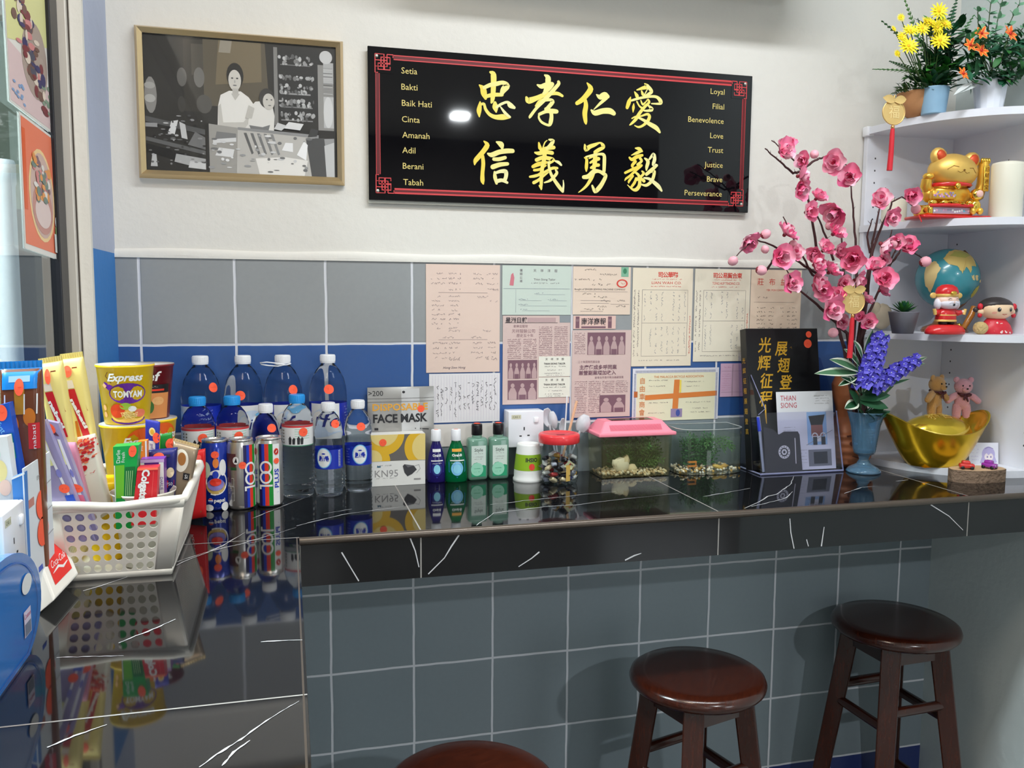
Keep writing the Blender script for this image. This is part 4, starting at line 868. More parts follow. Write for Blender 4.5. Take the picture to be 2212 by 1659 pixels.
for z, n_ in lvl:
    for k_ in range(n_):
        ring_ = k_ < n_ * .7; a_ = 2 * pi * k_ / (n_ * .7) + z * 60 if ring_ else rnd.uniform(0, 6.3); r_ = .034 if ring_ else rnd.uniform(.004, .017); bx.append((math.sin(a_) * r_, -math.cos(a_) * r_, z + rnd.uniform(0, .003)))
protos = []
for k_, q in enumerate(bx):
    ci = rnd.choice((0, 1, 1, 2, 2, 3, 3, 4, 4, 5, 6, 6, 7)); pos = (JX + q[0], JY + q[1], ZC + q[2] + .006); rot = (rnd.uniform(-.6, .6), rnd.uniform(-.6, .6), rnd.uniform(0, 3))
    have = [o for o in protos if o[1] == ci]
    if have: o = have[0][0].copy(); COL.objects.link(o)
    else:
        b = MB(); b.rbox((0, 0, 0), (.018, .013, .009), .003, cc[ci]); b.add([(-.009, -.004, 0), (-.014, -.006, .001), (-.014, .006, -.001), (-.009, .004, 0)], [(0, 1, 2, 3)], cc[ci]); b.add([(.009, -.004, 0), (.014, -.006, .001), (.014, .006, -.001), (.009, .004, 0)], [(0, 1, 2, 3)], cc[ci]); o = b.obj('wrapped_sweet'); protos.append((o, ci))
    o.location = pos; o.rotation_euler = rot; tag(o, 'one small wrapped sweet heaped inside the red lidded jar', 'sweet', 'wrapped sweets in the jar')
YT = mat('yellow_ticket', (226, 180, 90), .5); b = MB(); a = Art(b, cyl(.0446)); a.rect(.004, .012, .015, .05, YT, 0, 4, 4); a.poly([(-.002, .048), (.012, .062), (.03, .05), (.018, .038)], mat('pale_ticket', (216, 214, 170), .5), 1)
o = b.obj('paper_ticket'); o.location = (JX, JY, ZC); tag(o, 'folded yellow paper strip pressed against the inside of the sweet jar', 'paper')
# cutlery cup hidden behind the jar
CX, CY = W(1213, 900, -.035).x, -.0365
t = thing('cutlery_cup', 'clear cup of disposable cutlery behind the sweet jar', 'cup', (CX, CY, ZC)); MB().lathe([(.0005, .001), (.026, .001), (.033, .1), (.0335, .1)], CLP, 28, cap=False).obj('cup_body', t)
SPN = mat('spoon_plastic', (226, 228, 234), .25, trans=.25)
def spoon(px, py, tilt, lb, flip=1, s_=1.0):
    tip = W(px, py, -.04); base = V((CX + (tip.x - CX) * .15, CY, ZC + .01)); d = (tip - base); L = d.length; d.normalize()
    t = thing('plastic_spoon', lb, 'spoon', base, group='plastic spoons in the cutlery cup'); b = MB(); b.tube([V((0, 0, 0)), d * (L - .05), d * (L - .04)], [.0028, .0028, .0045], SPN, 6, True, .5); b.obj('handle', t)
    side = V((d.z, 0, -d.x)).normalized(); nrm = side.cross(d); nrm = nrm if nrm.y < 0 else -nrm; n2 = (nrm * math.cos(tilt) + side * math.sin(tilt)); s2 = (side * math.cos(tilt) - nrm * math.sin(tilt))
    b = MB(); b.grid(lambda u, v: d * (L - .044 + .046 * v) + s2 * ((u - .5) * .033 * s_ * math.sin(pi * (.08 + .86 * v)) ** .6) - n2 * (flip * .007 * math.sin(pi * u) * math.sin(pi * v)), 10, 12, SPN); b.obj('bowl', t, solid=.0009)
spoon(1180, 884, .35, 'white plastic spoon leaning left beside the wall socket', 1); spoon(1192, 890, -.5, 'white plastic spoon on edge between the socket and the straw', -1, .7); spoon(1216, 905, .6, 'white plastic spoon standing lowest, just left of the wooden stick', 1, .8); spoon(1266, 898, -.2, 'white plastic spoon leaning right towards the pink tank lid', -1, 1.1)
def stick(px, py, r, m, name, lb, cat, dx=0):
    tip = W(px, py, -.045); base = V((CX + dx, CY, ZC + .006)); b = MB(); b.tube([base, base.lerp(tip, .5), tip], r, m, 10); o = b.obj(name); tag(o, lb, cat)
stick(1225, 855, .0019, CAPW, 'drinking_straw', 'thin white straw standing upright behind the sweet jar', 'straw', .004); stick(1246, 866, .0033, mat('pale_wood', (236, 186, 150), .6), 'wooden_stick', 'pale wooden chopstick pair leaning right behind the sweet jar', 'chopsticks', -.006)

# ------------------------------------------------------------------ two fish tanks
PINK = mat('pink_plastic', (248, 140, 160), .35); MURK = clear('tank_wall', (240, 240, 224), 1.6, .98); MURK2 = clear('clear_tank_wall', (242, 246, 244), 1.8, .98)
WSURF = clear('water_surface', (238, 242, 236), .7, .98, 1.33)
LEAFD = mat('water_weed', (46, 96, 46), .6); LEAFM = mat('water_weed_light', (86, 136, 72), .6)
def frond(b, base, dirv, L, m, n=22, lw=.009):
    d = V(dirv).normalized(); pts = [V(base) + d * (L * t) + V((rnd.uniform(-.002, .002), rnd.uniform(-.002, .002), -.01 * t * t)) for t in [j / 6 for j in range(7)]]
    b.tube(pts, .0008, m, 4, False)
    for k_ in range(n):
        t = (k_ + 1) / n; p = V(base) + d * (L * t); a_ = k_ * 2.4; x = d.orthogonal().normalized(); y = d.cross(x); o = x * math.cos(a_) + y * math.sin(a_)
        q = p + o * lw * (1.1 - .6 * t) + d * .003; s_ = d.cross(o) * .0018; b.add([p - s_ * .4, p + s_ * .4, q + s_, q + d * .003, q - s_], [(0, 1, 2, 3, 4)], m)
def gravel(n, x0, x1, y0, y1, z, cols, lb):
    b = MB()
    for k_ in range(n): b.ball((rnd.uniform(x0, x1), rnd.uniform(y0, y1), z + rnd.uniform(0, .008)), (rnd.uniform(.003, .006), rnd.uniform(.003, .005), rnd.uniform(.002, .004)), rnd.choice(cols), 6, (rnd.random(), rnd.random(), rnd.random()))
    return tag(b.obj('gravel'), lb, 'gravel', kind='stuff')
GC = [mat('pebble_' + str(i), c_, .7) for i, c_ in enumerate(((240, 226, 196), (226, 204, 170), (244, 238, 224), (206, 180, 146), (180, 140, 112)))]
pL = W(1297, 1030, -.108); pR = W(1450, 1030, -.108); x0, x1 = pL.x, pR.x; yf, yb = -.108, -.014; TH = .106
t = thing('fish_tank', 'small fish tank with a pink plastic lid and murky water', 'fish tank', ((x0 + x1) / 2, (yf + yb) / 2, ZC)); hw, hd = (x1 - x0) / 2, (yb - yf) / 2
b = MB()
for (ax, ay, bx_, by) in ((-1, -1, 1, -1), (1, -1, 1, 1), (1, 1, -1, 1), (-1, 1, -1, -1)): b.quad((ax * hw * .95, ay * hd * .95, .001), (bx_ * hw * .95, by * hd * .95, .001), (bx_ * hw, by * hd, TH + .004), (ax * hw, ay * hd, TH + .004), MURK)
b.obj('tank_wall', t); MB().box(-hw * .95, hw * .95, -hd * .95, hd * .95, .0006, .002, MURK).obj('base', t)
b = MB(); b.quad((-hw, -hd, TH - .006), (hw, -hd, TH - .006), (hw, hd, TH - .006), (-hw, hd, TH - .006), WSURF); b.obj('water', t); MB().box(-hw * .93, hw * .93, -hd * .93, hd * .93, .003, TH - .0065, mat('murky_water', (178, 172, 140), .6, alpha=.13)).obj('water', t)
b = MB(); b.box(-hw - .008, hw + .008, -hd - .008, hd + .006, TH - .002, TH + .007, PINK)
o1 = [(-hw - .002, -hd - .002), (hw + .002, -hd - .002), (hw + .002, hd + .002), (-hw - .002, hd + .002)]; o2 = [(-hw + .016, -hd + .02), (hw - .02, -hd + .02), (hw - .02, hd - .02), (-hw + .016, hd - .02)]
vs = [(x, y, TH + .006) for x, y in o1] + [(x, y, TH + .033) for x, y in o2]; b.add(vs, [(k_, (k_ + 1) % 4, 4 + (k_ + 1) % 4, 4 + k_) for k_ in range(4)], PINK)
i_ = [(x * .72, y * .6) for x, y in o2]; vs = [(x, y, TH + .033) for x, y in o2] + [(x, y, TH + .033) for x, y in i_]; b.add(vs, [(k_, (k_ + 1) % 4, 4 + (k_ + 1) % 4, 4 + k_) for k_ in range(4)], PINK)
lid = b.obj('lid', t, .0025)
MB().box(-hw * .6, hw * .58, -hd * .42, hd * .42, TH + .032, TH + .0335, clear('lid_window', (200, 170, 160), .8, .6)).obj('lid_window', lid)
b = MB(); 
for k_ in range(46):
    x = -hw * .72 + k_ * hw * 1.42 / 45; b.quad((x - .0006, -hd + .0005, TH + .0125), (x + .0006, -hd + .0005, TH + .0125), (x + .0006, -hd + .0118, TH + .0248), (x - .0006, -hd + .0118, TH + .0248), mat('pink_slot', (206, 90, 118), .5))
b.obj('vent_slots', lid); TX, TY = (x0 + x1) / 2, (yf + yb) / 2
b = MB()
for k_ in range(40): frond(b, (rnd.uniform(-.045, .07), rnd.uniform(-.005, .034), .012), (rnd.uniform(-.6, .6), rnd.uniform(-.5, .1), 1), rnd.uniform(.05, .086), LEAFD if k_ % 4 else LEAFM, 30, .015)
for k_ in range(5): frond(b, (.02 + rnd.uniform(-.01, .02), -.012, .03 + .01 * k_), (rnd.uniform(.2, 1), -.4, rnd.uniform(-.2, .6)), .045, LEAFM, 22, .011)
o = b.obj('water_plant'); o.location = (TX, TY, ZC); tag(o, 'dark green feathery water plant in the pink lidded fish tank', 'plant')
gravel(330, TX - hw * .9, TX + hw * .9, TY - hd * .88, TY + hd * .85, ZC + .006, GC[:4], 'pale pebbles on the floor of the pink lidded fish tank')
b = MB(); b.ball((0, 0, .02), (.022, .013, .021), GC[2], 10); b.ball((.014, .0, .033), (.01, .009, .013), GC[0], 8); b.ball((-.012, 0, .026), (.012, .01, .011), GC[2], 8); b.ball((.03, .002, .012), (.014, .011, .011), GC[0], 8)
b.v = [q + V((rnd.uniform(-1, 1), rnd.uniform(-1, 1), rnd.uniform(-1, 1))) * .0025 for q in b.v]; o = b.obj('coral_rock'); o.location = (TX - .03, TY - .018, ZC + .006); tag(o, 'rough cream coral rock on the pebbles in the pink lidded tank', 'rock')
# clear tank with a rounded front
pL = W(1452, 1000, -.075); pR = W(1592, 1000, -.075); x0, x1 = pL.x + .006, pR.x; TX, hw = (x0 + x1) / 2, (x1 - x0) / 2; TY = -.06; TH2 = .115
t = thing('fish_tank', 'open clear fish tank with a bowed front, right of the pink lid', 'fish tank', (TX, TY, ZC))
out = [(hw * math.sin(-pi / 2 + pi * k_ / 24), -.018 - .045 * math.cos(-pi / 2 + pi * k_ / 24) ** .6) for k_ in range(25)] + [(hw, .045), (-hw, .045)]
b = MB(); n_ = len(out); vs = [(x, y, z) for z in (.001, TH2) for x, y in out]; b.add(vs, [(k_, (k_ + 1) % n_, n_ + (k_ + 1) % n_, n_ + k_) for k_ in range(n_)], MURK2, False); b.obj('tank_wall', t)
b = MB(); b.tube([(x, y, TH2) for x, y in out] + [(out[0][0], out[0][1], TH2)], .0012, mat('tank_rim', (216, 224, 222), .2, trans=.6), 6); b.obj('rim', t)
b = MB(); b.prism(out, .0006, .002, MURK2); b.obj('base', t); b = MB(); b.add([(x * .985, y * .985, .094) for x, y in out], [list(range(n_))], WSURF); b.obj('water', t); MB().prism([(x * .97, y * .95) for x, y in out], .003, .0935, mat('green_water', (186, 200, 180), .6, alpha=.06)).obj('water', t)
b = MB()
for k_ in range(34): frond(b, (rnd.uniform(-.05, .025), rnd.uniform(-.01, .03), .012), (rnd.uniform(-.3, .35), rnd.uniform(-.2, .2), 1), rnd.uniform(.06, .082), LEAFD if k_ % 2 else mat('bright_weed', (50, 116, 46), .6), 30, .015)
for k_ in range(7): frond(b, (rnd.uniform(.02, .06), rnd.uniform(-.02, .02), .088), (rnd.uniform(-.6, .6), rnd.uniform(-.6, .2), -.5), .04, LEAFM, 20, .01)
o = b.obj('water_plant'); o.location = (TX, TY, ZC); tag(o, 'green water plant reaching the surface of the open clear tank', 'plant')
gravel(170, TX - hw * .92, TX + hw * .92, TY - .045, TY + .04, ZC + .004, [GC[2], GC[0], mat('pebble_gold', (196, 152, 70), .6)], 'small white and gold pebbles in the open clear fish tank')
b = MB(); OG = mat('castle_orange', (214, 132, 40), .5); b.box(-.011, .009, -.004, .004, .012, .016, OG); b.box(-.011, .011, -.004, .004, .022, .026, OG); b.tube([(.009, 0, .004), (.011, 0, .014), (.009, 0, .026)], .0026, OG, 8); b.tube([(-.011, 0, .004), (-.01, 0, .014)], .0016, OG, 6)
o = b.obj('tank_ornament'); p = W(1495, 1000, -.085); o.location = (p.x, -.085, ZC + .004); tag(o, 'small orange arch ornament in the open clear fish tank', 'ornament')
b = MB(); b.ball((0, 0, .008), (.018, .007, .006), mat('shell_gold', (216, 176, 84), .4), 10, (0, .3, 0)); b.ball((.016, 0, .01), (.01, .006, .006), MATS['pebble_gold'], 8); o = b.obj('sea_shell'); p = W(1552, 1000, -.085); o.location = (p.x, -.085, ZC + .004); tag(o, 'yellow gold shell lying on pebbles in the open clear tank', 'shell')

for n_, c_, r_ in (('pack_blue', (30, 130, 214), .3), ('tp_green', (20, 140, 110), .4), ('print_plum', (96, 60, 84), .4), ('snack_red', (206, 60, 50), .4), ('tp_pale_violet', (190, 160, 210), .4)): mat(n_, c_, r_)
# ------------------------------------------------------------------ goods by the window: packs, boxes, basket
def pack(name, label, cat, q4, y, th, m, ext=0, pillow=True, art=None, yt=None, group=None, part='pack_body', crimp=None, art2=None):
    """a pouch or carton whose front is the quad q4 (photo points TL, TR, BR, BL) standing at depth y (yt at its top)"""
    yt = y if yt is None else yt
    A, B, C_, D = W(*q4[0], yt), W(*q4[1], yt), W(*q4[2], y), W(*q4[3], y)
    Hv = (A - D).length
    if ext: k_ = min(ext, min(C_.z, D.z) - ZC - .004); q_ = .35; C_ = C_ + V(((C_.x - B.x) * q_ * k_ / (B.z - C_.z), 0, -k_)); D = D + V(((D.x - A.x) * q_ * k_ / (A.z - D.z), 0, -k_))
    loc = (C_ + D) / 2; t = thing(name, label, cat, loc, group=group)
    A, B, C_, D = A - loc, B - loc, C_ - loc, D - loc
    def f(u, v, k=-1):
        p = D.lerp(C_, u).lerp(A.lerp(B, u), v)
        e = 1
        if pillow:
            for q_ in (u, v): d_ = min(1, max(0, min(q_, 1 - q_) / .13)); e *= math.sqrt(max(0, 1 - (1 - d_) ** 2))
        return p + V((0, k * th * .5 * e, 0))
    b = MB()
    if pillow:
        sg_ = lambda q_: .5 - .5 * math.cos(pi * q_)
        b.grid(lambda u, v: f(sg_(u), sg_(v), -1), 18, 18, m); b.grid(lambda u, v: f(1 - sg_(u), sg_(v), 1), 18, 18, m)
    else:
        c8 = [f(u, v, k) for k in (-1, 1) for u, v in ((0, 0), (1, 0), (1, 1), (0, 1))]
        b.add(c8, [(0, 1, 2, 3), (7, 6, 5, 4), (0, 4, 5, 1), (1, 5, 6, 2), (2, 6, 7, 3), (3, 7, 4, 0)], m)
    if crimp:
        for v0, v1 in ((.97, 1.03), (-.02, .03)): b.grid(lambda u, v: f(u, v0 + (v1 - v0) * v, 0) + V((0, .0012 * math.sin(u * 60) - .0005, 0)), 30, 2, crimp)
    b.obj(part, t)
    W_ = (B - A).length; H_ = (A - D).length
    fn = lambda u, v, l: f(u / W_, (v + H_ - Hv) / H_, -1) + V((0, -.0005 - l * LAY, 0))
    if art:
        b = MB(); art(Art(b, fn), W_, Hv); b.obj('print', t)
    return t, fn, W_, Hv
BROWN = mat('wafer_brown', (104, 54, 30), .3, coat=.3); AMB = mat('wafer_amber', (196, 110, 30), .35); YEL = mat('pack_yellow', (232, 214, 132), .35, trans=.0); PRED = mat('pack_red', (190, 30, 40), .35)
def nab1(a, w, h):
    a.rect(0, h * .8, w, h * 1.0, mat('pack_blue', (30, 130, 214), .3), 2, 10, 4); a.rect(w * .25, h * .87, w * .75, h * .93, mat('pack_pale_blue', (150, 190, 226), .4), 3, 6)
    a.rect(w * .38, h * .55, w * .62, h * .8, mat('pack_gold', (170, 120, 30), .35), 2, 4, 4); a.ell(w * .3, h * .45, w * .16, h * .1, AMB, 2); a.ell(w * .72, h * .52, w * .15, h * .09, AMB, 2)
    a.rect(w * .1, h * .1, w * .36, h * .42, PRED, 3, 4, 6); a.rect(w * .68, h * .2, w * .95, h * .46, PRED, 3, 4, 6); a.text('nabati', w * .22, h * .24, w * .1, LBL_W, 4, rot=-pi / 2, w=h * .3); a.text('nabati', w * .82, h * .32, w * .09, LBL_W, 4, rot=pi / 2, w=h * .24)
    for x in (.14, .6, .9): a.line([(w * x, h * .55), (w * (x + .02), h * .75)], .0016, LBL_W, 3)
t, fn, w_, h_ = pack('wafer_pack', 'brown chocolate wafer pack with blue top, leaning at the window', 'snack pack', [(0, 797), (92, 793), (98, 1003), (14, 1010)], -.70, .03, BROWN, .19, True, nab1, -.712, crimp=mat('pack_blue'))
sticker(t, fn, w_ * .5, h_ * .82, .006, 6, .012)
def roll(a, w, h):
    a.poly([(w * .5, h * .9), (w * .72, h * .9), (w * 1.0, h * .45), (w * .9, h * .4)], mat('wafer_red_brown', (164, 70, 50), .35), 1); a.poly([(w * .18, h * .66), (w * .5, h * .66), (w * .85, h * .1), (w * .55, h * .1)], PRED, 2)
    a.poly([(w * .16, h * .76), (w * .46, h * .76), (w * .5, h * .67), (w * .18, h * .67)], mat('pack_cream', (228, 214, 196), .4), 2)
    a.text('nabati', w * .52, h * .38, w * .15, LBL_W, 4, rot=-1.28, w=h * .36, bold=.0004); a.poly([(w * .3, h * .3), (w * .4, h * .3), (w * .5, 0), (w * .3, 0)], AMB, 1)
t, fn, w_, h_ = pack('wafer_roll_pack', 'tall yellow wafer roll pack with red band, next to the brown pack', 'snack pack', [(84, 786), (136, 778), (172, 955), (122, 962)], -.555, .03, YEL, .13, True, roll, -.565, 'wafer roll packs', crimp=YEL); sticker(t, fn, w_ * .38, h_ * .84, .004, 6, .012)
t, fn, w_, h_ = pack('wafer_roll_pack', 'tall yellow wafer roll pack with red band, nearest the noodle cups', 'snack pack', [(131, 776), (180, 770), (222, 958), (170, 962)], -.51, .03, YEL, .13, True, roll, -.52, 'wafer roll packs', crimp=YEL); sticker(t, fn, w_ * .3, h_ * .86, .0065, 6, .0095)
def tooth(a, w, h):
    a.rect(w * .1, h * .3, w * .9, h * .62, mat('tp_green', (20, 140, 110), .4), 1, 6, 4); a.poly([(w * .2, h * .1), (w * .8, h * .05), (w * .9, h * .5), (w * .3, h * .45)], LBL_W, 2); a.text('Syst', w * .45, h * .72, w * .26, LBL_S, 3, rot=-1.2); a.ell(w * .3, h * .42, w * .16, h * .07, mat('tp_green', 0), 3); a.ell(w * .6, h * .28, w * .14, h * .05, mat('tp_green', 0), 3)
t, fn, w_, h_ = pack('toothpaste_carton', 'blue toothpaste carton with green and white panels leaning at the window', 'box', [(-20, 880), (24, 868), (66, 1036), (14, 1044)], -.735, .02, mat('tp_blue', (24, 84, 190), .35), .13, False, tooth); sticker(t, fn, w_ * .6, h_ * .9, .007, 6, .011)
def pbox(a, w, h): a.ell(w * .5, h * .5, w * .3, h * .16, mat('soft_yellow', (232, 218, 150), .5), 1); a.ell(w * .62, h * .24, w * .26, h * .12, mat('soft_peach', (240, 204, 186), .5), 1); a.ell(w * .4, h * .75, w * .2, h * .08, mat('soft_mint', (200, 226, 214), .5), 1)
pack('soft_carton', 'white carton with pale yellow and peach print behind the white socket', 'box', [(-25, 945), (20, 940), (46, 1075), (-8, 1090)], -.762, .02, mat('box_offwhite', (224, 226, 226), .5), .09, False, pbox)
pack('blue_carton', 'small blue carton with white flap between the white carton and card', 'box', [(28, 1030), (56, 1018), (58, 1085), (34, 1092)], -.785, .012, mat('carton_blue', (50, 120, 196), .45), .12, False, lambda a, w, h: a.rect(0, h * .93, w, h * 1.0, LBL_W, 1))
# price card
C1, C2 = XP(50, 1008, -.03), XP(108, 990, -.03); loc = V((-.03, (C1.y + C2.y) / 2, ZC)); cwid = C2.y - C1.y; chh = C1.z - ZC
t = thing('price_card', 'white price card with two orange oval stickers, left of the basket', 'card', loc)
CARD = mat('card_white', (220, 226, 232), .5); ccb = flat((.0004, -cwid / 2, 0), (0, 1, 0), (0, 0, 1)); b = MB(); b.box(-.0015, 0, -cwid / 2, cwid / 2, 0, chh - .003, CARD); b.obj('card_sheet', t)
b = MB(); a = Art(b, ccb); vz = lambda py: XP(85, py, -.03).z - ZC
a.text('ISM 86.9', cwid * .55, vz(1028), .006, GR, 2); 
for py in (1058, 1118, 1175): a.line([(cwid * .55, vz(py)), (cwid * .98, vz(py - 4))], .0012, GR, 2)
a.rect(cwid * .1, vz(1080), cwid * .3, vz(1062), mat('card_pinkbrown', (190, 120, 110), .5), 1); b.obj('print', t)
for py in (1092, 1153): b = MB(); Art(b, ccb).ell(cwid * .57, vz(py), .028, .021, ORANGE, 3, 24); b.obj('price_sticker', t)
# free-standing socket box at the window
st = socket_box((-.0, -.93, 1.162), pi / 2 - .0, 'white box socket with round switch at the far left', name='extension_socket', low=0); st.location = (-.0768, -.885, 1.162)
b = MB(); b.rbox((-.055, -.84, ZC + .04), (.036, .084, .0795), .003, mat('box_offwhite')); o = b.obj('small_carton'); tag(o, 'plain white carton under the white box socket', 'box')
# blue round-topped tub standing on its flat side, lid towards the room
tb = thing('cotton_bud_tub', 'blue round topped plastic tub with a glossy lid at the left edge', 'tub', (-.0, -1.0, ZC)); TW, TH_ = .147, .141
outl = [(TW * .6, 0)] + [(TW * math.cos(a_), .058 + (TH_ - .058 if a_ > 0 and a_ < pi else .0725) * math.sin(a_)) for a_ in [k_ * pi / 22 for k_ in range(-5, 28)]] + [(-TW * .6, 0)]
TBL = mat('tub_blue', (40, 122, 206), .15, coat=.6); TBP = mat('tub_pale_blue', (120, 190, 220), .2, trans=.3)
b = MB(); b.prism([(y, z) for y, z in outl], -.07, -.012, TBP, 0); b.obj('tub_body', tb, .002)
b = MB(); b.prism([(y * 1.03, z * 1.02 - .001 + .001) for y, z in outl], -.0125, -.001, TBL, 0); lid = b.obj('lid', tb, .003, 3)
b = MB(); a = Art(b, flat((0, 0, 0), (0, 1, 0), (0, 0, 1)))
a.line([(y * .9, .006 + z * .9) for y, z in outl], .002, mat('tub_ring', (60, 110, 190), .3), 1, True); ym = .1
a.ell(ym - .012, .09, .02, .012, LBL_W, 2); a.rect(ym - .03, .028, ym - .002, .06, mat('tub_label', (206, 200, 220), .5), 2); a.rect(ym - .028, .029, ym - .004, .044, mat('tub_barcode', (110, 120, 140), .5), 3); a.text('Cotton', ym - .016, .053, .006, mat('tub_pink', (190, 70, 120), .5), 3); b.obj('lid_print', lid)
# small white box leaning, red label
q1, q2 = T(120, 1325), T(172, 1266); A_ = XP(75, 1206, -.05); B_ = A_ + (q2 - q1); loc = (q1 + q2) / 2
t = thing('leaning_box', 'small white box with a red drink label leaning beside the blue tub', 'box', loc); P = [p - loc for p in (q1, q2, B_, A_)]; ux = (P[1] - P[0]).normalized(); uy = (P[3] - P[0]).normalized(); nn = ux.cross(uy).normalized(); nn = nn if nn.x > 0 else -nn; dp = -nn * .03
lift = V((0, 0, max(0, -min((p + dp).z for p in P[:2])))); 
b = MB(); c8 = P + [p + dp + V((0, 0, 0)) for p in P]; zmin = min(p.z for p in c8); c8 = [p - V((0, 0, zmin)) for p in c8]; P = c8[:4]
b.add(c8, [(0, 1, 2, 3), (7, 6, 5, 4), (0, 4, 5, 1), (1, 5, 6, 2), (2, 6, 7, 3), (3, 7, 4, 0)], mat('box_cream', (232, 230, 222), .45)); b.obj('carton', t, .003)
w_ = (P[1] - P[0]).length; h_ = (P[3] - P[0]).length
fb = lambda u, v, l: P[0] + ux * u + uy * v + nn * (.0005 + l * LAY)
b = MB(); a = Art(b, fb); a.rect(w_ * .16, h_ * .18, w_ * .84, h_ * .84, mat('cola_red', (222, 44, 40), .4), 1); a.text('Coca-Cola', w_ * .5, h_ * .5, .013, LBL_W, 2, rot=0, shear=.35, w=w_ * .56); a.line([(w_ * .22, h_ * .36), (w_ * .45, h_ * .4), (w_ * .6, h_ * .33), (w_ * .8, h_ * .36)], [.001, .005, .005, .001], LBL_W, 2); b.obj('label', t)

# ------------------------------------------------------------------ white plastic basket
BSK = mat('basket_plastic', (224, 219, 208), .35)
x0b, x1b, y0b, y1b = -.03, .127, -.624, -.37; x0t, x1t, y0t, y1t = -.046, .152, -.645, -.345; HB = .124; bxm, bym = (x0b + x1b) / 2, (y0b + y1b) / 2
t = thing('plastic_basket', 'white plastic basket with round holes and a rolled rim', 'basket', (bxm, bym, ZC))
def bp(side, u, v, inn=0.0):
    lo = [(x0b, y0b), (x1b, y0b), (x1b, y1b), (x0b, y1b)]; hi = [(x0t, y0t), (x1t, y0t), (x1t, y1t), (x0t, y1t)]
    k2 = (side + 1) % 4; z = v * HB
    pl = V((*lo[side], 0)).lerp(V((*lo[k2], 0)), u); ph = V((*hi[side], 0)).lerp(V((*hi[k2], 0)), u); p = pl.lerp(ph, v); return V((p.x - bxm, p.y - bym, z))
b = MB()
def holed(side, nu, nv, u0, u1, v0, v1, rr, long_):
    """one wall of the basket as a sheet with real holes: each cell is a ring of quads round its hole"""
    du, dv = (u1 - u0) / nu, (v1 - v0) / nv; N = 16
    for (ua, ub, va, vb) in ((0, 1, 0, v0), (0, 1, v1, 1), (0, u0, v0, v1), (u1, 1, v0, v1)): b.grid(lambda s_, w__: bp(side, ua + (ub - ua) * s_, va + (vb - va) * w__), 8, 2, BSK)
    for i in range(nu):
        for j in range(nv):
            cu, cv = u0 + du * (i + .5), v0 + dv * (j + .5); O = []; I = []
            for k_ in range(N):
                a_ = 2 * pi * k_ / N + pi / 4; c_, s_ = math.cos(a_), math.sin(a_); m_ = max(abs(c_), abs(s_))
                O.append(bp(side, cu + du * .5 * c_ / m_, cv + dv * .5 * s_ / m_)); I.append(bp(side, cu + rr[0] * c_, cv + rr[1] * s_))
            b.add(O + I, [(k_, (k_ + 1) % N, N + (k_ + 1) % N, N + k_) for k_ in range(N)], BSK)
holed(0, 8, 6, .1, .84, .08, .9, (.034, .05), 0)
holed(2, 8, 6, .1, .84, .08, .9, (.034, .05), 0)
for sd in (1, 3): holed(sd, 26, 1, .06, .94, .1, .9, (.0085, .36), 1)
b.quad(*[bp(k_, 0, 0) + V((0, 0, .001)) for k_ in range(4)], BSK)
b.obj('basket_body', t, solid=.0022)
b = MB(); ring = []
for sd in range(4):
    for k_ in range(10):
        p = bp(sd, .02 + .96 * k_ / 10, 1.0); p.z -= (.006 * math.exp(-((k_ - 5) / 2.4) ** 2) if sd == 0 else 0); ring.append(p)
ring = ring + ring[:2]; b.tube(ring, .0068, BSK, 10, False, 1.0); b.obj('rim', t)
# noodle cups stacked behind the basket contents
CUPY = mat('cup_yellow', (250, 206, 24), .4, coat=.2); CUPR = mat('cup_maroon', (112, 14, 28), .4, coat=.2); LIDP = mat('cup_lid', (206, 200, 196), .4, .2); CUPO = mat('cup_orange', (222, 90, 24), .45); CUPV = mat('cup_violet', (92, 30, 140), .4)
def noodle_cup(x, y, z, m, label, rz=0, art=None, lid=LIDP, rim=None):
    t = thing('noodle_cup', label, 'cup', (x, y, z), rz, 'instant noodle cups')
    MB().lathe([(.0005, .004), (.034, .004), (.035, 0), (.0362, .001), (.0462, .098), (.047, .0985), (.0482, .1005), (.0475, .103), (.046, .1025)], m, 44).obj('cup_body', t)
    b = MB(); b.lathe([(.0462, .1025), (.0478, .1032), (.0005, .1036)], lid, 44, cap=False); b.obj('lid', t)
    if art: b = MB(); art(Art(b, cyl(.0364, 0, 0, .102))); b.obj('print', t)
    return t
def tomyam(a):
    a.ell(.012, .055, .027, .018, CUPV, 1); a.poly([(-.015, .06), (-.025, .07), (-.021, .075), (-.008, .068)], CUPV, 1); a.poly([(-.021, .064), (-.0255, .069), (-.022, .073), (-.0175, .068)], mat('cup_tan', (220, 170, 130), .4), 2)
    a.text('TOMYAM', .012, .054, .0105, LBL_W, 3, w=.04, bold=.0005); a.text('Express', .008, .083, .0125, LBL_W, 3, shear=.3, w=.046, bold=.0006); a.line([(-.014, .092), (-.018, .085), (-.013, .078), (-.01, .073)], .0011, mat('cup_brown', (110, 70, 20), .5), 1)
    a.ell(.012, .012, .028, .011, CUPV, 1, 24, pi, 2 * pi); a.ell(.012, .017, .027, .013, mat('noodle', (236, 190, 90), .5), 2); a.ell(-.004, .025, .011, .012, mat('prawn_red', (222, 70, 30), .5), 3); a.ell(.008, .033, .008, .006, mat('lime', (150, 190, 60), .5), 3); a.ell(.03, .02, .009, .007, mat('prawn_pink', (226, 120, 90), .5), 3); a.ell(.018, .028, .006, .005, LBL_W, 3)
    for i in range(14): a.line([(.0 + rnd.random() * .026, .01 + rnd.random() * .014) for _ in range(3)], .0009, mat('noodle_pale', (244, 220, 140), .5), 4)
    for z in (.03, .018): a.ell(-.027, z, .004, .005, mat('cup_stamp', (226, 170, 110), .5), 1)
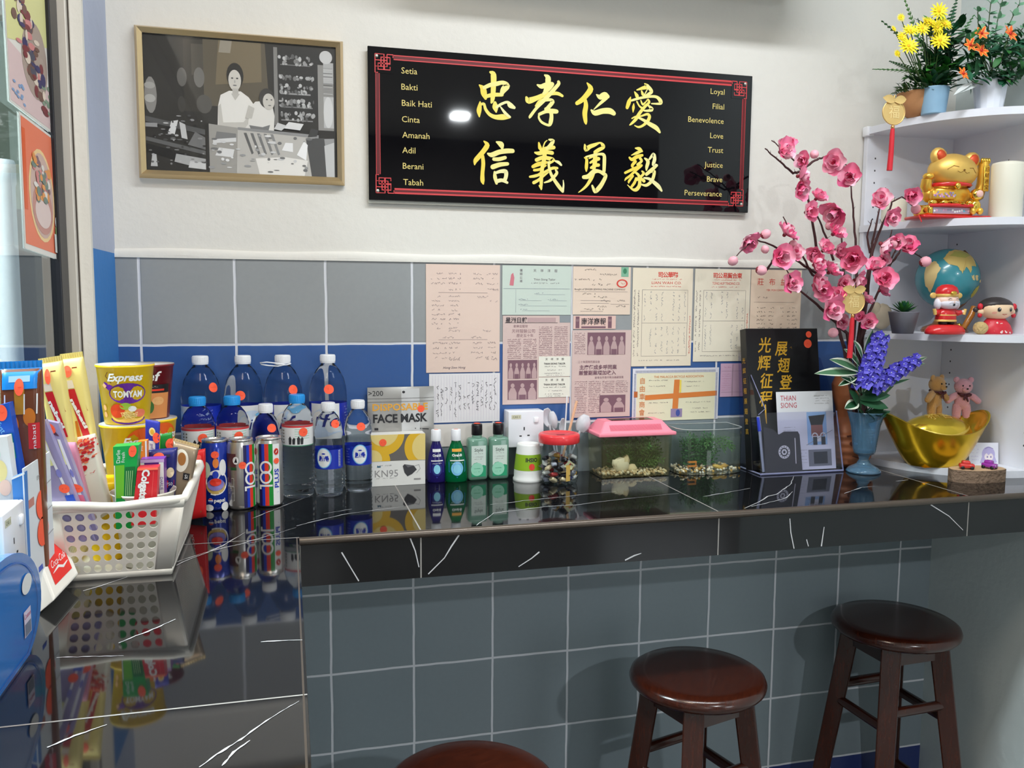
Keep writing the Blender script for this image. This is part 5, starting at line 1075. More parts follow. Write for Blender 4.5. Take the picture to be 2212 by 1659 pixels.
def expr(a): a.ell(.022, .068, .024, .03, CUPO, 1); a.text('Express', .02, .075, .014, LBL_W, 3, shear=.3, w=.05, bold=.0006); a.rect(.01, .01, .04, .05, mat('cup_apricot', (232, 140, 40), .5), 1, 6)
def chef(a):
    a.text('Chef', .006, .082, .017, LBL_W, 3, w=.05, shear=.2, bold=.0005); a.rect(-.05, .05, .05, .066, cbk, 1, 20); a.rect(.0, .054, .04, .0575, cr_, 2, 8); a.scrib(.005, .062, .03, .003, GR, 2); a.rect(-.05, .002, .05, .05, mat('noodle_orange', (214, 140, 80), .5), 1, 20); a.ell(.014, .024, .009, .013, mat('herb_green', (60, 110, 50), .5), 2); a.ell(.03, .035, .01, .008, mat('noodle_tan', (226, 170, 110), .5), 2); a.ring(.008, .096, .003, .004, LBL_W, 2)
cx1 = W(270, 785, -.425).x; zt1 = 1.402
noodle_cup(cx1, -.425, zt1 - .1036, CUPY, 'yellow tomyam noodle cup on top of the front stack', -.1, tomyam); noodle_cup(cx1 + .002, -.424, zt1 - .2076, CUPY, 'yellow noodle cup with orange print, second in the front stack', .05, expr); noodle_cup(cx1, -.425, ZC + .0015, CUPY, 'yellow noodle cup at the bottom of the front stack', 0, expr)
cx2 = W(318, 785, -.292).x
noodle_cup(cx2, -.292, 1.392 - .1036, CUPR, 'maroon noodle cup behind the tomyam cup', -.25, chef); noodle_cup(cx2 + .002, -.292, 1.392 - .2076, CUPY, 'yellow noodle cup under the maroon one', .1, expr); noodle_cup(cx2, -.292, ZC, CUPY, 'yellow noodle cup at the bottom of the rear stack', 0, None)
# basket contents
FB = ZC + .003
LAVP = mat('blister_lavender', (176, 168, 212), .25, trans=.25); BLI = clear('blister', (238, 236, 246), 1.2, .97)
def brush_pack(q4, y, lb, hue, yt):
    def pr(a, w, h):
        a.rect(w * .5, h * .5, w * .72, h * .8, mat('brush_yellow', (226, 226, 160), .4), 1, 2, 4); a.poly([(w * .2, h * .86), (w * .5, h * .9), (w * .75, h * .84), (w * .5, h * .84)], mat('print_plum', 0), 2); a.rect(w * .6, h * .02, w * .95, h * .14, hue, 2, 2, 2); a.ell(w * .72, h * .4, w * .1, h * .05, mat('brush_violet', (130, 130, 200), .4), 2)
        a.line([(w * .78, h * .05), (w * .7, h * .45), (w * .62, h * .8)], .0035, mat('brush_white', (232, 232, 240), .3), 1)
    t, fn, w_, h_ = pack('toothbrush_pack', lb, 'toothbrush', q4, y, .014, LAVP, .06, False, pr, yt, 'toothbrush packs')
    sticker(t, fn, w_ * .3, h_ * .92, .006, 5, .008); sticker(t, fn, w_ * .7, h_ * .22, .007, 5); return t
brush_pack([(50, 922), (100, 906), (190, 1088), (135, 1090)], -.625, 'lavender toothbrush pack leaning over the left basket corner, front one', mat('brush_blue', (40, 80, 190), .4), -.64)
brush_pack([(100, 907), (128, 913), (206, 1086), (165, 1088)], -.61, 'lavender toothbrush pack right behind the front toothbrush pack', mat('brush_pink', (226, 110, 140), .4), -.615)
t, fn, w_, h_ = pack('hairbrush_pack', 'pink and clear plastic pack standing behind the toothbrush packs', 'pack', [(140, 955), (164, 955), (204, 1082), (176, 1084)], -.588, .016, mat('clear_pink', (224, 150, 178), .25, trans=.3), .05, True)
def snack(a, w, h):
    for i in range(60): a.ell(rnd.uniform(.06, .94) * w, rnd.uniform(.45, .95) * h, rnd.uniform(.0015, .004), rnd.uniform(.001, .003), rnd.choice((PRED, mat('snack_red', (206, 60, 50), .4), mat('snack_orange', (232, 120, 80), .4))), 1 + i % 4, 8)
    a.ell(w * .3, h * .35, w * .14, h * .06, PRED, 3); a.scrib(w * .2, h * .2, w * .8, .004, mat('snack_red'), 2)
pack('snack_packet', 'white snack packet with red splashes inside the basket', 'snack pack', [(166, 945), (206, 936), (232, 1012), (178, 1050)], -.545, .03, mat('snack_white', (230, 222, 212), .35), .07, True, snack)
p = W(232, 1036, -.515); t = thing('margarine_tub', 'round yellow lidded tub sitting low in the basket', 'tub', (.016, -.508, FB)); hz = p.z - FB
b = MB(); b.lathe([(.03, 0), (.034, hz - .012), (.034, hz - .01)], CUPY, 36); b.obj('tub_body', t); b = MB(); b.lathe([(.0352, hz - .012), (.036, hz - .01), (.036, hz - .003), (.0345, hz), (.0005, hz - .001)], mat('lid_yellow', (240, 200, 30), .35), 36); b.obj('lid', t)
p = W(310, 1062, -.575); BX, BY = W(311, 1062, -.56).x, -.565; hz = p.z - FB
t = thing('plastic_bowl', 'white plastic bowl holding toothpaste cartons inside the basket', 'bowl', (BX, BY, FB)); b = MB(); b.lathe([(.0005, .002), (.036, .002), (.05, hz - .004), (.053, hz), (.0535, hz + .001), (.052, hz - .003), (.048, hz - .006), (.034, .006), (.0005, .006)], BSK, 40, sx=.94, sy=.9, cap=False); b.obj('bowl_body', t)
def gbox(a, w, h):
    a.rect(w * .08, h * .06, w * .46, h * .66, mat('tp_lime', (100, 180, 40), .4), 1, 1, 3); a.rect(w * .5, h * .06, w * .94, h * .62, mat('tp_deep_green', (20, 110, 50), .4), 1); a.text('Darlie', w * .2, h * .82, w * .16, LBL_W, 3, rot=pi / 2); a.text('Fresh', w * .4, h * .8, w * .14, LBL_W, 3, rot=pi / 2)
    for i in range(4): a.line([(w * (.56 + .09 * i), h * .1), (w * (.56 + .09 * i), h * .55)], .0008, mat('tp_mint', (170, 220, 150), .4), 2)
    a.rect(w * .02, 0, w * .06, h * .66, LBL_W, 1)
t, fn, w_, h_ = pack('toothpaste_carton', 'green toothpaste carton upright in the white bowl', 'box', [(248, 962), (303, 958), (288, 1078), (252, 1079)], -.59, .03, mat('tp_bright_green', (16, 160, 70), .35), .05, False, gbox); sticker(t, fn, w_ * .78, h_ * .9, .006, 5, .009)
def colg(a, w, h): a.text('Colgate', w * .42, h * .48, w * .34, LBL_W, 3, rot=-pi / 2 - .02, w=h * .95, bold=.0007); a.rect(w * .78, h * .1, w * .8, h * .9, mat('tp_pink_red', (226, 90, 90), .4), 1); a.rect(0, h * .93, w, h, mat('sticker_coral', (255, 120, 90), .5), 2)
pack('toothpaste_carton', 'red toothpaste carton reading Colgate in the white bowl', 'box', [(300, 1008), (344, 1006), (338, 1074), (288, 1077)], -.602, .026, mat('tp_red', (206, 34, 44), .35), .04, False, colg)
def violet(a, w, h): a.rect(0, 0, w * .16, h, LBL_W, 1); a.rect(w * .78, h * .05, w * .98, h * .95, LBL_W, 1); a.text('DARLIE', w * .88, h * .35, w * .13, CUPV, 3, rot=-pi / 2); a.rect(0, h * .92, w, h, mat('tp_pale_violet', (190, 160, 210), .4), 2)
pack('toothpaste_carton', 'violet and white carton standing behind the red toothpaste', 'box', [(306, 990), (357, 988), (358, 1066), (310, 1072)], -.566, .028, mat('tp_violet', (110, 50, 150), .35), .045, False, violet)
pack('orange_carton', 'narrow orange carton just right of the green toothpaste carton', 'box', [(300, 952), (319, 950), (319, 1000), (303, 1002)], -.545, .02, mat('tp_orange', (232, 130, 40), .4), .1, False, lambda a, w, h: (a.text('Pro', w * .4, h * .7, w * .3, LBL_W, 2, rot=pi / 2), a.rect(w * .8, 0, w, h, LBL_W, 1)))
def sun(a, w, h): a.ell(w * .5, h * .66, w * .22, h * .13, mat('sun_pale', (230, 214, 150), .4), 2); a.ell(w * .5, h * .66, w * .13, h * .08, mat('sun_gold', (224, 170, 50), .4), 3); a.rect(0, h * .02, w, h * .38, mat('pack_ivory', (226, 220, 214), .4), 1, 3); a.text('pill', w * .45, h * .22, w * .22, CUPV, 3, rot=pi / 2)
t, fn, w_, h_ = pack('sachet', 'small blue sachet with a sun, leaning on the yellow noodle cup', 'sachet', [(314, 905), (346, 911), (340, 978), (312, 976)], -.515, .008, mat('sachet_blue', (40, 50, 160), .35), .12, True, sun); sticker(t, fn, w_ * .8, h_ * .5, .006, 5, .009)
t, fn, w_, h_ = pack('sachet', 'plain green sachet right of the blue sun sachet', 'sachet', [(346, 938), (372, 934), (372, 985), (342, 988)], -.5, .01, mat('sachet_green', (20, 120, 40), .35), .11, True); sticker(t, fn, w_ * .85, h_ * .55, .007, 5, .009)
def navy(a, w, h): a.ell(w * .8, h * .4, w * .14, h * .13, mat('pack_oat', (226, 206, 170), .4), 2); a.rect(w * .62, h * .02, w * .95, h * .2, PRED, 1); a.text('750', w * .78, h * .11, h * .08, LBL_W, 3); a.rect(0, h * .8, w, h * .86, mat('pack_midnight', (14, 10, 50), .4), 1, 4)
t, fn, w_, h_ = pack('coffee_packet', 'navy coffee packet behind the violet carton', 'packet', [(320, 972), (384, 966), (376, 1052), (322, 1056)], -.53, .02, mat('pack_navy', (24, 28, 100), .35), .07, True, navy); sticker(t, fn, w_ * .38, h_ * .82, .009, 5, .007)
def kopi(a, w, h): a.ell(w * .4, h * .62, w * .3, h * .26, mat('bowl_white', (232, 224, 206), .4), 1); a.ell(w * .42, h * .66, w * .17, h * .15, mat('bowl_brown', (170, 110, 50), .4), 2); a.rect(w * .55, h * .2, w * .85, h * .36, cbk, 2); a.text('Si', w * .7, h * .28, h * .09, LBL_W, 3)
pack('coffee_packet', 'brown and silver coffee packet with a white bowl, near the basket rim', 'packet', [(374, 951), (430, 966), (404, 1046), (368, 1048)], -.515, .02, mat('pack_bronze', (150, 132, 110), .3, .4), .07, True, kopi, crimp=mat('pack_gold_edge', (236, 206, 150), .3, .5))
pk = T(428, 1128); t, fn, w_, h_ = pack('chilli_pack', 'tall red pack with green edge between the basket and blue can', 'packet', [(418, 975), (444, 968), (446, 1118), (404, 1126)], -.30, .016, mat('chilli_red', (206, 30, 34), .35), .012, True, lambda a, w, h: (a.poly([(w * .72, h * .1), (w * 1.0, h * .16), (w * 1.0, h), (w * .8, h)], mat('chilli_green', (30, 120, 50), .4), 1), a.text('RECYCLE', w * .2, h * .34, w * .18, LBL_W, 3, rot=pi / 2, w=h * .4), a.ell(w * .45, h * .88, w * .25, h * .06, mat('chilli_pale', (232, 90, 80), .4), 2)))
sticker(t, fn, w_ * .42, h_ * .66, .005, 5, .01)

# ------------------------------------------------------------------ corner shelf unit
MEL = mat('white_melamine', (226, 229, 238), .35)
sh = thing('corner_shelf', 'white corner shelf unit with curved boards and peg holes', 'shelf', (0, 0, 0))
SXL = 1.816
def scurve(grow=0, n=28, dp=.362):
    pts = []
    for i in range(n + 1):
        a_ = i / n * pi / 2; c_, s_ = max(0, math.cos(a_)) ** (2 / 2.2), max(0, math.sin(a_)) ** (2 / 2.2); pts.append((XR - .0005 - (XR - SXL + grow) * c_, -(dp + grow) * s_ - .0005))
    return pts
for z in (1.975, 1.719, 1.4375, ZC + .0182):
    b = MB(); b.prism(scurve(.002, 28, .362 if z > 1.2 else .325) + [(XR - .0005, -.0005)], z - .018, z, MEL); b.obj('shelf_board', sh, .0008)
b = MB(); b.box(SXL, XR - .0165, -.016, -.0006, ZC, 1.965, MEL); b.obj('back_panel', sh, .0008)
b = MB(); b.prism([(-.0006, ZC), (-.32, ZC), (-.345, 1.3), (-.345, 1.965), (-.0006, 1.965)], XR - .0162, XR - .0006, MEL, 0); b.obj('side_panel', sh, .0008)
HOL = mat('peg_hole', (60, 60, 66), .8)
b = MB(); a = Art(b, flat((0, -.016, 0)))
for i in range(24): a.ell(SXL + .026, 1.16 + i * .032, .0022, .0026, HOL, 1, 10)
a2 = Art(b, flat((XR - .0162, 0, 0), (0, -1, 0), (0, 0, 1)))
for i in range(24): a2.ell(.312, 1.16 + i * .032, .0024, .0026, HOL, 1, 10); a2.ell(.05, 1.16 + i * .032, .0024, .0026, HOL, 1, 10)
b.obj('peg_holes', sh)
b = MB(); b.rbox((SXL + .003, -.013, 1.965), (.022, .022, .026), .003, mat('bracket_white', (236, 238, 244), .3)); b.ball((SXL + .004, -.0243, 1.963), (.003, .001, .003), mat('bracket_screw', (150, 150, 156), .3, .7), 8); b.obj('corner_bracket', sh)
ZS1, ZS2, ZS3, ZS4 = 1.975, 1.719, 1.4375, ZC + .0182

# ------------------------------------------------------------------ plant helpers
def leaf(b, base, d, L, w, m, up=(0, 0, 1), bend=0.0, n=5, fold=.25, m2=None):
    d = V(d).normalized(); s_ = d.cross(V(up)); s_ = s_.normalized() if s_.length > 1e-6 else V((1, 0, 0)); nr = s_.cross(d)
    base = V(base); vs = []
    for i in range(n + 1):
        t = i / n; c_ = base + d * (L * t) + nr * (-bend * L * t * t); h_ = w * .5 * math.sin(pi * min(1, t * .92 + .08)) ** .8
        vs += [c_ - s_ * h_ + nr * (h_ * fold), c_, c_ + s_ * h_ + nr * (h_ * fold)]
    fs = []
    for i in range(n): fs += [(3 * i, 3 * i + 1, 3 * i + 4, 3 * i + 3), (3 * i + 1, 3 * i + 2, 3 * i + 5, 3 * i + 4)]
    b.add(vs, fs, m, True)
    if m2:
        for sgn in (0, 2):
            e = [vs[3 * i + sgn] + nr * .0004 for i in range(n + 1)]; g = [vs[3 * i + sgn].lerp(vs[3 * i + 1], .4) + nr * .0004 for i in range(n + 1)]
            b.add(e + g, [(i, i + 1, n + 2 + i, n + 1 + i) for i in range(n)], m2, True)
def rv(s=1.0): return V((rnd.uniform(-1, 1), rnd.uniform(-1, 1), rnd.uniform(-1, 1))) * s
def fern(b, base, d, L, w, m, n=12, bend=.5):
    d = V(d).normalized(); s_ = d.cross(V((0, 0, 1))).normalized() if abs(d.z) < .98 else V((1, 0, 0)); nr = s_.cross(d); pts = []
    for i in range(n + 1):
        t = i / n; c_ = V(base) + d * (L * t) - V((0, 0, 1)) * (bend * L * t * t * .5); pts.append(c_)
        if i > 1:
            h_ = w * (1.05 - t) * min(1, t * 3)
            for sg_ in (-1, 1): leaf(b, c_, s_ * sg_ + d * .5, h_ + .003, .0065, m, nr, .1, 3)
    b.tube(pts, .0009, m, 4, False)

# ------------------------------------------------------------------ blossom branches, vase, delphiniums
VX, VY = 1.733, -.172
GLASSB = mat('blue_glass', (146, 198, 234), .05, trans=.8, ior=1.15, coat=1, spec=1)
t = thing('flower_vase', 'blue pressed glass footed vase on the counter', 'vase', (VX, VY, ZC))
b = MB(); b.lathe(ribbed([(.0005, .006), (.03, .004), (.042, 0), (.043, .004), (.036, .012), (.018, .022), (.0115, .034), (.0145, .043), (.026, .05), (.0285, .06), (.036, .12), (.0455, .154), (.0465, .157), (.0445, .156), (.034, .118), (.026, .06), (.02, .052), (.0005, .05)], [(.06, .15, 14, .0005)]), GLASSB, 20, cap=False, smooth=True); b.obj('vase_body', t)
BARK = mat('branch_bark', (74, 44, 46), .7); PK = [mat('blossom_pink_%d' % i, c_, .6, sss=0) for i, c_ in enumerate(((252, 176, 200), (248, 142, 178), (238, 108, 156), (255, 206, 222)))]; PKC = mat('blossom_heart', (176, 34, 72), .6); BUD = mat('bud_pink', (244, 176, 190), .5); SEP = mat('bud_sepal', (132, 42, 52), .6)
bt = thing('blossom_branches', 'tall artificial pink blossom branches standing in the blue vase', 'branches', (VX, VY, ZC + .06))
O_ = V((VX, VY, ZC + .06))
def zp(x, y, yy): return W(1560 + x / 3.19, 280 + y / 3.19, yy) - O_
BR = [([(840, 1500), (760, 1250), (690, 1000), (650, 800), (610, 580), (580, 380), (555, 300), (520, 240), (430, 150), (340, 75)], -.03), ([(540, 290), (490, 300), (420, 240), (350, 180), (295, 130)], -.035), ([(560, 270), (640, 210), (700, 190), (770, 180), (850, 240), (890, 320)], -.03),
      ([(900, 1500), (930, 1100), (920, 800), (905, 600), (890, 420), (885, 340)], .0), ([(770, 900), (700, 700), (640, 560), (610, 500)], .01), ([(860, 1400), (700, 1250), (600, 1160), (500, 1080), (430, 930)], -.06), ([(700, 1050), (620, 1000), (560, 880), (480, 730), (420, 600)], -.05),
      ([(650, 990), (600, 960), (470, 870), (350, 800), (240, 760), (180, 790), (100, 870)], -.07), ([(930, 1500), (1000, 1000), (1050, 700), (1085, 550), (1125, 400)], .03), ([(950, 1480), (1000, 1150), (1030, 850), (1090, 680), (1150, 560), (1170, 500), (1240, 460), (1330, 540)], -.03),
      ([(960, 1450), (1000, 1300), (1060, 1150), (1130, 980), (1200, 820), (1280, 800)], .02), ([(1150, 940), (1220, 850), (1240, 800), (1400, 900)], .03), ([(850, 1100), (830, 900), (820, 650), (800, 600)], .02), ([(300, 980), (350, 900), (400, 850)], -.06), ([(1020, 850), (1000, 740), (1030, 620)], .0), ([(1150, 900), (1150, 780), (1170, 690)], .02)]
b = MB()
for pts, dy in BR:
    n = len(pts); P = [zp(x, y, VY + dy * i / (n - 1)) for i, (x, y) in enumerate(pts)]
    if pts[0][1] > 1390: P = [V((rnd.uniform(-.012, .012), rnd.uniform(-.01, .01), .0))] + P
    Q = []
    for i in range(len(P) - 1):
        for j in range(4): Q.append(P[i].lerp(P[i + 1], j / 4) + rv(.0012))
    Q.append(P[-1]); b.tube(Q, [.0042 * (1 - i / len(Q)) * (1 if pts[0][1] > 1390 else .55) + .0011 for i in range(len(Q))], BARK, 6)
    for q in Q[3::2]:
        if rnd.random() < .7: b.tube([q, q + V((rnd.uniform(-.012, .012), rnd.uniform(-.006, .004), rnd.uniform(.002, .012)))], [.0008, .0004], BARK, 4)
b.obj('branch', bt)
def blossom_mesh(seed):
    r_ = random.Random(seed); b = MB(); n = 5
    for lay_, (rad, tilt) in enumerate(((1.0, .35), (.75, .75))):
        for k_ in range(n):
            a_ = 2 * pi * k_ / n + lay_ * .6 + r_.uniform(-.15, .15); tl = tilt + r_.uniform(-.2, .25); d = V((math.cos(a_) * math.cos(tl), math.sin(a_) * math.cos(tl), math.sin(tl))); s_ = V((-math.sin(a_), math.cos(a_), 0)); nr = s_.cross(d) * -1
            L = rad * r_.uniform(.85, 1.1); m = PK[r_.choice((0, 0, 1, 1, 2, 3))]; vs = []; fs = []; N_ = 5
            for i in range(N_ + 1):
                t_ = i / N_; w__ = .52 * L * math.sin(pi * min(.93, .1 + .78 * t_)) ** .7
                for j in range(5): u = j / 2 - 1; vs.append(d * (L * t_ * (1 - .08 * u * u)) + s_ * (w__ * u) + nr * (.22 * L * (u * u) * t_ + .3 * L * t_ * t_ * (1 if lay_ else .3)))
            for i in range(N_):
                for j in range(4): fs.append((i * 5 + j, i * 5 + j + 1, i * 5 + j + 6, i * 5 + j + 5))
            b.add(vs, fs, m, True)
    b.ball((0, 0, .12), (.17, .17, .14), PKC, 8)
    for k_ in range(7): a_ = k_ * .9; b.tube([(0, 0, .12), (.18 * math.cos(a_), .18 * math.sin(a_), .42)], [.012, .02], PKC, 4)
    b.ball((0, 0, -.1), (.16, .16, .16), SEP, 8); return b
BP = [blossom_mesh(i).obj('blossom', bt) for i in range(6)]
FL = [(410, 150, 62), (465, 105, 36), (560, 215, 46), (530, 320, 54), (525, 410, 58), (770, 235, 66), (885, 330, 62), (650, 475, 50), (585, 570, 56), (785, 560, 68), (770, 715, 60), (1090, 500, 60), (1150, 600, 54), (1290, 455, 54), (165, 765, 60), (435, 720, 56), (400, 880, 68), (500, 860, 46), (465, 1060, 60), (640, 850, 50), (700, 830, 54), (640, 930, 56), (740, 980, 56), (640, 1070, 64), (735, 1230, 70), (910, 890, 80), (1100, 790, 60), (1280, 815, 60), (1210, 770, 44), (1100, 890, 42), (1050, 960, 56), (1100, 1040, 70), (920, 1040, 56), (800, 1150, 46), (1090, 1110, 46), (820, 1330, 42), (1010, 1330, 46), (960, 1300, 36), (790, 830, 46), (690, 1100, 54), (870, 1240, 40), (840, 1060, 46), (990, 1180, 40)]
for i, (x, y, s_) in enumerate(FL):
    o = BP[i] if i < 6 else BP[i % 6].copy()
    if i >= 6: COL.objects.link(o); o.parent = bt
    o.location = zp(x, y, VY - .055 * (s_ / 80) - rnd.uniform(0, .03)); k_ = s_ / 3.19 / 860 * 1.5; o.scale = (k_, k_, k_)
    d = V((rnd.uniform(-.9, .9), rnd.uniform(-1.3, -.3), rnd.uniform(-.5, .9))); o.rotation_euler = d.to_track_quat('Z', 'Y').to_euler()
b0 = MB(); b0.ball((0, 0, 0), (1, 1, 1.05), BUD, 12); b0.ball((0, 0, -.35), (.86, .86, .75), SEP, 10)
pb0 = b0.obj('bud', bt)
for i, (x, y, s_) in enumerate([(635, 170, 29), (450, 175, 27), (75, 905, 31), (300, 720, 31), (295, 825, 26), (270, 970, 33), (490, 785, 24), (1335, 548, 33), (1400, 910, 36), (740, 660, 28), (765, 1400, 34), (1180, 790, 26)]):
    o = pb0 if i == 0 else pb0.copy()
    if i: COL.objects.link(o); o.parent = bt
    o.location = zp(x, y, VY - .05); k_ = s_ / 3.19 / 860; o.scale = (k_, k_, k_ * 1.05); d = V((rnd.uniform(-1, 1), -.5, rnd.uniform(-.3, 1))); o.rotation_euler = d.to_track_quat('Z', 'Y').to_euler()
# gold charms with red tassels
GOLDL = mat('charm_gold', (232, 196, 128), .3, .55); TAS = mat('tassel_red', (206, 36, 50), .55)
def charm(px, py, y, lb, tl):
    p = W(px, py, y); t = thing('hanging_charm', lb, 'charm', p)
    b = MB(); b.prism([(.0305 * math.cos(k_ * pi / 16), .0285 * math.sin(k_ * pi / 16)) for k_ in range(32)], -.0015, .0015, GOLDL, 1)
    b.tube([(.0302 * math.cos(k_ * pi / 16), -.0012, .0282 * math.sin(k_ * pi / 16)) for k_ in range(33)], .0016, GOLDL, 6); b.tube([(0, 0, .026), (.001, 0, .04)], .002, GOLDL, 6); b.obj('medallion', t)
    b = MB()
    for sg_ in (-1, 1): leaf(b, (0, -.002, .027), (sg_, -.1, .16), .033, .02, GOLDL, (0, -1, 0), .1, 6)
    b.obj('gold_leaf', t)
    b = MB(); a = Art(b, flat((0, -.0017, 0))); a.text('福', 0, 0, .022, mat('charm_relief', (250, 224, 160), .35, .4), 2); b.obj('relief', t)
    b = MB(); b.ball((0, 0, -.034), (.0045, .0045, .006), mat('copper_bead', (226, 160, 100), .25, .8), 10); b.obj('bead', t)
    b = MB(); b.tube([(0, 0, -.038), (-.0005, 0, -.05), (-.001, 0, -.05 - tl * .5), (-.003, 0, -.05 - tl)], [.0045, .0055, .006, .0066], TAS, 10); b.obj('tassel', t)
charm(1843, 652, VY - .075, 'gold apple shaped charm with red tassel hanging in the blossom branches', .085)
charm(1930, 243, -.245, 'gold apple shaped charm with red tassel hanging on the top shelf edge', .085)
# delphiniums and variegated leaves
dl = thing('flower_bunch', 'artificial blue delphinium bunch with white edged leaves in the blue vase', 'flowers', (VX, VY, ZC + .06))
BL = [mat('petal_blue_%d' % i, c_, .6) for i, c_ in enumerate(((72, 64, 190), (104, 98, 212), (54, 44, 160), (190, 190, 234)))]; LVG = mat('leaf_dark', (30, 78, 48), .5); LVM = mat('leaf_mid', (74, 118, 84), .5); LVW = mat('leaf_edge', (214, 222, 204), .55)
def wp(px, py, dy=0): return W(px, py, VY + dy) - O_
def floret():
    b = MB()
    for k_ in range(5):
        a_ = 2 * pi * k_ / 5; d = V((math.cos(a_), math.sin(a_), .35)); leaf(b, (0, 0, 0), d, .0135, .0125, BL[rnd.choice((0, 0, 1, 1, 2))], (0, 0, 1), .1, 4)
    b.ball((0, 0, .002), .0022, BL[3], 6); return b.obj('floret', dl)
FP = [floret() for _ in range(3)]; nf = 0
for (p0, p1, n, wd) in (((1868, 838), (1905, 722), 52, .024), ((1878, 838), (1982, 776), 46, .018)):
    A_, B_ = wp(*p0, -.03), wp(*p1, -.05)
    for i in range(n):
        t_ = (i + .5) / n; a_ = i * 2.4; c_ = A_.lerp(B_, t_); ax = (B_ - A_).normalized(); x = ax.orthogonal().normalized(); y = ax.cross(x); o_ = x * math.cos(a_) + y * math.sin(a_)
        o = FP[nf] if nf < 3 else FP[nf % 3].copy()
        if nf >= 3: COL.objects.link(o); o.parent = dl
        nf += 1; o.location = c_ + o_ * wd * (1.05 - .45 * t_); o.rotation_euler = (o_ + ax * .25 + V((0, -.35, 0))).to_track_quat('Z', 'Y').to_euler(); k_ = 1.25 - .4 * t_; o.scale = (k_, k_, k_)
b = MB()
for p0, p1 in (((1864, 900), (1905, 722)), ((1866, 900), (1985, 775)), ((1862, 900), (1850, 770)), ((1860, 900), (1960, 800))): b.tube([wp(*p0), wp((p0[0] + p1[0]) / 2, (p0[1] + p1[1]) / 2, -.015), wp(*p1, -.04)], .0017, LVM, 6)
b.obj('stem', dl)
for (x0, y0, x1, y1, w_, m, m2, dy) in ((1858, 862, 1925, 850, .03, LVG, None, -.05), (1858, 868, 1922, 878, .032, LVG, None, -.055), (1856, 880, 1840, 842, .03, LVG, None, -.04), (1852, 870, 1828, 880, .028, LVG, LVW, -.045), (1862, 850, 1900, 818, .03, LVG, None, -.04), (1856, 850, 1838, 808, .026, LVG, LVW, -.04), (1864, 846, 1878, 800, .026, LVM, LVW, -.05), (1850, 830, 1822, 812, .02, LVG, LVW, -.05),
        (1850, 806, 1768, 800, .026, LVM, LVW, -.055), (1852, 800, 1800, 772, .03, LVM, LVW, -.05), (1856, 790, 1830, 752, .026, LVM, LVW, -.045), (1862, 775, 1850, 735, .024, LVM, LVW, -.05), (1868, 760, 1888, 714, .022, LVM, LVW, -.04), (1872, 752, 1906, 716, .02, LVM, LVW, -.035), (1884, 730, 1920, 722, .016, LVM, LVW, -.03), (1970, 785, 2002, 770, .012, LVM, LVW, -.05), (1972, 790, 1998, 784, .01, LVM, LVW, -.05), (1900, 838, 1968, 815, .014, LVM, LVW, -.05), (1850, 815, 1815, 830, .018, LVG, LVW, -.05)):
    A_, B_ = wp(x0, y0, dy * .5), wp(x1, y1, dy); b = MB(); leaf(b, A_, B_ - A_, (B_ - A_).length, w_, m, V((0, -.8, .6)), .12, 8, .3, m2); b.obj('leaf', dl)
b = MB()
for k_ in range(9): leaf(b, (rnd.uniform(-.015, .015), rnd.uniform(-.02, .01), .07), (rnd.uniform(-.7, .7), rnd.uniform(-.9, .2), rnd.uniform(.2, 1)), .06, .028, LVG, (0, -.6, .8), .25, 6)
b.obj('leaf_cluster', dl)

# ------------------------------------------------------------------ clay jar behind the vase
CLAY = mat('terracotta', (186, 112, 70), .45, coat=.15, var=.5, vscale=18); CLD = mat('clay_dark', (92, 44, 28), .6)
t = thing('clay_jar', 'round terracotta jar with a carved face behind the blue vase', 'jar', (1.752, -.075, ZC)); b = MB()
b.lathe(ribbed([(.0005, 0), (.04, 0), (.055, .01), (.069, .05), (.066, .085), (.05, .115), (.034, .13), (.033, .15), (.043, .19), (.045, .215), (.036, .24), (.0005, .248)], [(.02, .1, 4, .0012)]), CLAY, 40); b.obj('jar_body', t)
b = MB(); a = Art(b, cyl(.0705)); 
for x in (-.025, .028): a.ell(x, .068, .013, .008, CLD, 2); a.ell(x, .066, .006, .004, LBL_W, 3)
a.line([(-.03, .036), (0, .027), (.034, .038)], [.003, .007, .003], CLD, 2); a.line([(-.045, .086), (-.02, .092), (-.006, .084)], .005, CLD, 2); a.line([(.046, .088), (.024, .092), (.01, .084)], .005, CLD, 2); b.obj('carved_face', t)

# ------------------------------------------------------------------ leaflet holder, black book, leaflet, pens
HY0, HY1 = -.155, -.075; BKX0, BKX1 = 1.447, 1.668
tb = thing('black_book', 'large black book with gold brush characters standing in the leaflet holder', 'book', (BKX0, -.118, ZC + .006), rot=(-.155, 0, 0))
bw_, bh_ = BKX1 - BKX0 - .012, .362; BKB = mat('book_black', (16, 16, 20), .35)
b = MB(); b.box(0, bw_, 0, .03, 0, bh_, BKB); b.box(.003, bw_ - .002, .003, .027, bh_ - .004, bh_ + .0006, mat('book_pages', (200, 194, 180), .8)); b.obj('cover', tb, .0012)
b = MB(); a = Art(b, flat((0, 0, 0))); GB_ = mat('book_gold', (222, 172, 50), .4, .3)
for i, ch in enumerate('光辉征程'): a.text(ch, .05 - .004 * (i % 2), .318 - i * .046, .029, GB_, 2, shear=.18, bold=.0006, w=.036)
for i, ch in enumerate('展翅登高'): a.text(ch, .098 + .004 * i, .309 - i * .044, .028, GB_, 2, shear=.18, bold=.0006, w=.035)
a.brush([(.046, .165, .004), (.046, .14, .004), (.047, .118, .002)], GB_, 2); a.scrib(.125, .312, .132, .012, GB_, 2, .0004); b.obj('title', tb)
sp_ = flat((-.0002, .03, 0), (0, -1, 0), (0, 0, 1)); b = MB(); a = Art(b, sp_)
for i, ch in enumerate('光辉征程展翅登高'): a.text(ch, .015, .28 - i * .026, .011, GB_, 2)
